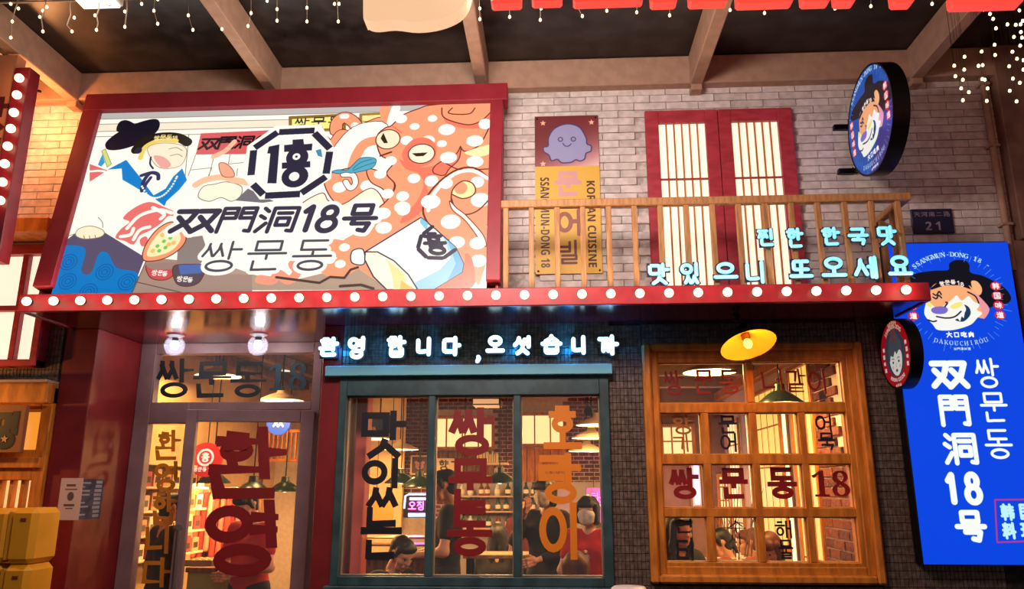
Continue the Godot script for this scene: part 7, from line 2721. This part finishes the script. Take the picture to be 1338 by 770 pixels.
	for b in torso:
		shirt.append([b[0], b[1], b[2] + 0.012, b[3] + 0.012])
	shirt.append([pel + Vector3(-0.06, -0.06, 0), pel + Vector3(0.06, -0.06, 0), 0.108, 0.108])
	flesh(st, shirt + sleeves, 0.014, 0.045, scale_)
	obj(o.get("top_name", "shirt"), st, mats[o.get("top", "cloth_black")], t)
	st = mb()
	var tr := []
	for k in [-1.0, 1.0]:
		tr.append([pel + Vector3(0.06 * k, 0.0, 0), pel + Vector3(0.075 * k, -0.08, 0.0), 0.112, 0.108])
	for i in legs.size():
		if i % 3 < 2:
			tr.append([legs[i][0], legs[i][1], legs[i][2] + 0.014, legs[i][3] + 0.018])
	flesh(st, tr, 0.015, 0.04, scale_)
	obj("trousers", st, mats[o.get("bottom", "cloth_black")], t)
	if o.has("apron"):
		st = mb()
		flesh(st, [[pel + Vector3(-0.10, -0.28, 0.10), pel + Vector3(0.10, -0.28, 0.10), 0.05, 0.05], [pel + Vector3(-0.10, 0.02, 0.10), pel + Vector3(0.10, 0.02, 0.10), 0.045, 0.045], [pel + Vector3(-0.1, -0.28, 0.1), pel + Vector3(-0.1, 0.0, 0.1), 0.05, 0.05], [pel + Vector3(0.1, -0.28, 0.1), pel + Vector3(0.1, 0.0, 0.1), 0.05, 0.05]], 0.014, 0.04, scale_)
		obj("apron", st, mats[o.apron], t)
	for side in ["l", "r"]:
		st = mb()
		var a: Vector3 = J[side + "a"]
		flesh(st, [[a + Vector3(0, -0.04, -0.03), a + Vector3(0, -0.045, 0.13), 0.043, 0.038]], 0.012, 0.02, scale_)
		obj("shoe", st, mats["cloth_black"], t)
	# hair
	var hair := [[Vector3(0, 0.050, -0.040), Vector3(0, 0.060, 0.014), 0.082, 0.074], [Vector3(-0.045, 0.075, 0.064), Vector3(0.045, 0.075, 0.064), 0.024, 0.024],
		[Vector3(0, 0.03, -0.05), Vector3(0, -0.04, -0.05), 0.072, 0.056]]
	for k in [-1.0, 1.0]:
		hair.append([Vector3(0.066 * k, 0.05, 0.025), Vector3(0.074 * k, -0.005, 0.012), 0.023, 0.014])
	match o.get("hair", "short"):
		"bob":
			for k in [-1.0, 1.0]:
				hair.append([Vector3(0.068 * k, 0.05, 0.02), Vector3(0.078 * k, -0.085, 0.022), 0.030, 0.022])
				hair.append([Vector3(0.05 * k, 0.03, -0.04), Vector3(0.06 * k, -0.09, -0.03), 0.05, 0.035])
			hair.append([Vector3(-0.05, 0.055, 0.078), Vector3(0.05, 0.055, 0.078), 0.02, 0.02])
		"long":
			for k in [-1.0, 1.0]:
				hair.append([Vector3(0.068 * k, 0.05, 0.02), Vector3(0.085 * k, -0.10, 0.02), 0.030, 0.026])
				hair.append([Vector3(0.085 * k, -0.10, 0.02), Vector3(0.09 * k, -0.26, 0.045), 0.028, 0.02])
				hair.append([Vector3(0.04 * k, 0.0, -0.05), Vector3(0.06 * k, -0.27, -0.075), 0.06, 0.04])
		"bun":
			hair.append([Vector3(0, 0.10, -0.085), Vector3(0, 0.105, -0.09), 0.04, 0.04])
		"tied":
			hair.append([Vector3(0, 0.01, -0.11), Vector3(0, -0.12, -0.12), 0.03, 0.016])
	st = mb()
	flesh(st, hair, 0.0065, 0.02, hx)
	obj("hair", st, mats[o.get("hair_colour", "hair_black")], t)
	# eyes, brows
	st = mb()
	for k in [-1.0, 1.0]:
		ball(st, hx * Vector3(0.031 * k, 0.003, 0.083), 0.0075 * s, 8)
	obj("eyes", st, mats["eye"], t)
	st = mb()
	for k in [-1.0, 1.0]:
		tube(st, [hx * Vector3(0.015 * k, 0.026, 0.0885), hx * Vector3(0.033 * k, 0.031, 0.0855), hx * Vector3(0.048 * k, 0.026, 0.075)], 0.003 * s, 5)
	obj("eyebrows", st, mats["hair_black"], t)
	if o.has("mask"):
		st = mb()
		flesh(st, [[Vector3(0, -0.012, 0.056), Vector3(0, -0.07, 0.056), 0.055, 0.048], [Vector3(-0.032, -0.03, 0.05), Vector3(-0.03, -0.07, 0.045), 0.045, 0.038], [Vector3(0.032, -0.03, 0.05), Vector3(0.03, -0.07, 0.045), 0.045, 0.038], [Vector3(0, -0.03, 0.09), Vector3(0, -0.05, 0.088), 0.024, 0.026]], 0.0055, 0.015, hx)
		obj("face_mask", st, mats[o.mask], t)
	else:
		st = mb()
		tube(st, [hx * Vector3(-0.019, -0.060, 0.0895), hx * Vector3(0, -0.061, 0.0935), hx * Vector3(0.019, -0.060, 0.0895)], 0.0032 * s, 5)
		obj("lips", st, mats["lips"], t)
	if o.get("pony_print", false):
		st = mb()
		for q in [[0.0, 0.33, 0.022], [0.012, 0.29, 0.03], [-0.01, 0.25, 0.026], [0.02, 0.22, 0.018]]:
			ball(st, scale_ * (pel + up * Vector3(q[0], q[1], 0.113)), q[2] * s, 8, Vector3(1, 1, 0.35))
		obj("shirt_print", st, mats["print_pale"], t)
	return t

func stool(at: Vector3, label: String, h: float) -> void:
	var t := thing("stool", label, "stool", at)
	var st := mb()
	lathe(st, [Vector2(0.0, h - 0.035), Vector2(0.15, h - 0.035), Vector2(0.16, h - 0.025), Vector2(0.16, h - 0.01), Vector2(0.15, h), Vector2(0.0, h)], 20)
	obj("seat", st, mats["orange_timber"], t)
	for k in 4:
		st = mb()
		var a := PI / 4 + k * PI / 2
		tube(st, [Vector3(cos(a) * 0.11, h - 0.03, sin(a) * 0.11), Vector3(cos(a) * 0.15, 0, sin(a) * 0.15)], 0.012, 8)
		obj("leg", st, mats["black_metal"], t)

func people() -> void:
	mat("skin", Color(0.80, 0.58, 0.45), 0.55)
	mat("cloth_black", Color(0.045, 0.040, 0.045), 0.85)
	mat("cloth_red", Color(0.72, 0.05, 0.07), 0.8)
	mat("cloth_maroon", Color(0.33, 0.06, 0.10), 0.8)
	mat("cloth_cream", Color(0.78, 0.66, 0.54), 0.85)
	mat("cloth_white", Color(0.85, 0.80, 0.75), 0.85)
	mat("hair_black", Color(0.035, 0.028, 0.028), 0.5)
	mat("hair_brown", Color(0.40, 0.20, 0.11), 0.5)
	mat("eye", Color(0.03, 0.02, 0.02), 0.2)
	mat("lips", Color(0.62, 0.30, 0.27), 0.5)
	mat("mask_white", Color(0.80, 0.80, 0.78), 0.8)
	mat("print_pale", Color(0.85, 0.68, 0.62), 0.8)
	make_head()
	var p: Vector3
	# standing at the middle pane
	p = Vector3(-0.869, 1.5759, -1.45)
	person("standing man with short black hair and black tee behind the middle pane", Vector3(p.x, 0, p.z), -PI / 2 + 0.12, {"size": 0.985, "nod": 0.22, "joints": {"le": Vector3(0.23, 1.10, 0.02), "lw": Vector3(0.16, 1.07, 0.26), "re": Vector3(-0.23, 1.10, 0.02), "rw": Vector3(-0.12, 1.06, 0.26)}})
	# bending over her table in the left pane
	seated("seated dark haired woman in black bending forwards in the left pane", Vector3(-1.1529, 1.1004, -0.95), 0.9, {"lean": 0.42, "nod": 0.25, "slim": true, "hair": "tied", "hair_colour": "hair_soft"})
	# masked worker with raised hand, and the one in red
	p = Vector3(-0.0775, 1.4527, -1.75)
	person("standing masked worker in black with one hand raised to the face", Vector3(p.x, 0, p.z), -0.55, {"size": 0.95, "mask": "mask_white", "nod": 0.12, "hair": "bob", "slim": true, "sleeve": 1.8, "joints": {"re": Vector3(-0.27, 1.20, 0.10), "rw": Vector3(-0.10, 1.42, 0.20), "le": Vector3(0.24, 1.12, 0.06), "lw": Vector3(0.08, 1.06, 0.26)}})
	p = Vector3(0.247, 1.3944, -1.15)
	person("woman in a red tee and white face mask at the right pane", Vector3(p.x, 0, p.z), -0.35, {"size": 0.87, "mask": "mask_white", "hair": "bob", "slim": true, "top": "cloth_red", "pony_print": true, "nod": 0.1, "joints": {"le": Vector3(0.25, 1.10, 0.03), "lw": Vector3(0.10, 0.98, 0.22), "re": Vector3(-0.24, 1.10, 0.03), "rw": Vector3(-0.05, 0.98, 0.22)}})
	# foreground diner seen from behind
	seated("seated diner with brown hair seen from behind at the right pane", Vector3(0.1244, 1.0324, -0.45), PI - 0.25, {"lean": 0.1, "hair": "bob", "hair_colour": "hair_brown", "sleeve": 1.9})
	seated("seated diner in black seen from behind beyond the pale dining table", Vector3(-0.5728, 1.0955, -2.95), PI, {"hair": "long", "sleeve": 1.9, "slim": true})
	p = Vector3(-0.3404, 1.3798, -3.95)
	person("waiter in a maroon shirt standing behind the window mullion", Vector3(p.x, 0, p.z), 0.3, {"size": 0.86, "top": "cloth_maroon", "sleeve": 0.8})
	# behind the entrance
	p = Vector3(-2.307, 1.3865, -1.1)
	person("worker in a red tee looking down behind the glass door", Vector3(p.x, 0, p.z), -0.4, {"size": 0.90, "top": "cloth_red", "nod": 0.45, "lean": 0.08, "joints": {"le": Vector3(0.25, 1.10, 0.05), "lw": Vector3(0.08, 1.06, 0.27), "re": Vector3(-0.25, 1.10, 0.05), "rw": Vector3(-0.06, 1.06, 0.27)}})
	p = Vector3(-2.9752, 1.3856, -1.1)
	person("person in a long black coat behind the narrow pane by the door", Vector3(p.x, 0, p.z), 2.4, {"size": 0.88, "sleeve": 1.95})
	# diners behind the orange window
	seated("woman with long black hair seated behind the orange window", Vector3(0.8884, 1.2537, -1), 0.5, {"hair": "long", "slim": true, "sleeve": 1.9, "nod": 0.1})
	seated("dark haired diner in cream leaning over a table behind the orange window", Vector3(1.4362, 1.0998, -2.1), -1.5, {"hair": "tied", "slim": true, "top": "cloth_cream", "sleeve": 1.9, "nod": 0.35})
	seated("diner with a brown bun facing left behind the orange window", Vector3(1.7938, 1.0594, -2.75), -1.35, {"hair": "bun", "hair_colour": "hair_brown", "slim": true, "top": "cloth_white", "sleeve": 1.9, "nod": 0.1})
	seated("diner with brown hair looking down behind the bottom third pane", Vector3(1.5748, 1.1216, -1.1), -0.6, {"hair": "bob", "hair_colour": "hair_brown", "slim": true, "top": "cloth_cream", "sleeve": 1.9, "nod": 0.4})

# a seated figure whose head comes to the point given; the stool takes up the difference in height
func seated(label: String, head: Vector3, face_to: float, o: Dictionary) -> void:
	o.sit = true
	var lean: float = o.get("lean", 0.0)
	var y := 0.50 + 0.515 * cos(lean) + 0.15
	o.size = clampf(head.y / y, 0.84, 0.94)
	var dy: float = maxf(0.0, head.y - y * o.size)
	var back := Basis(Vector3.UP, face_to) * Vector3(0, 0, sin(lean) * 0.6 * o.size)
	o.joints = {"le": Vector3(0.23, 0.74, 0.14), "lw": Vector3(0.10, 0.76, 0.34), "re": Vector3(-0.23, 0.74, 0.14), "rw": Vector3(-0.10, 0.76, 0.34)}
	var at := Vector3(head.x, dy, head.z) - Vector3(back.x, 0, back.z)
	person(label, at, face_to, o)
	stool(Vector3(at.x, 0, at.z), "round timber stool under the " + label.split(" behind ")[0].split(" seen ")[0].split(" bending ")[0].split(" leaning ")[0], dy + 0.375 * o.size)
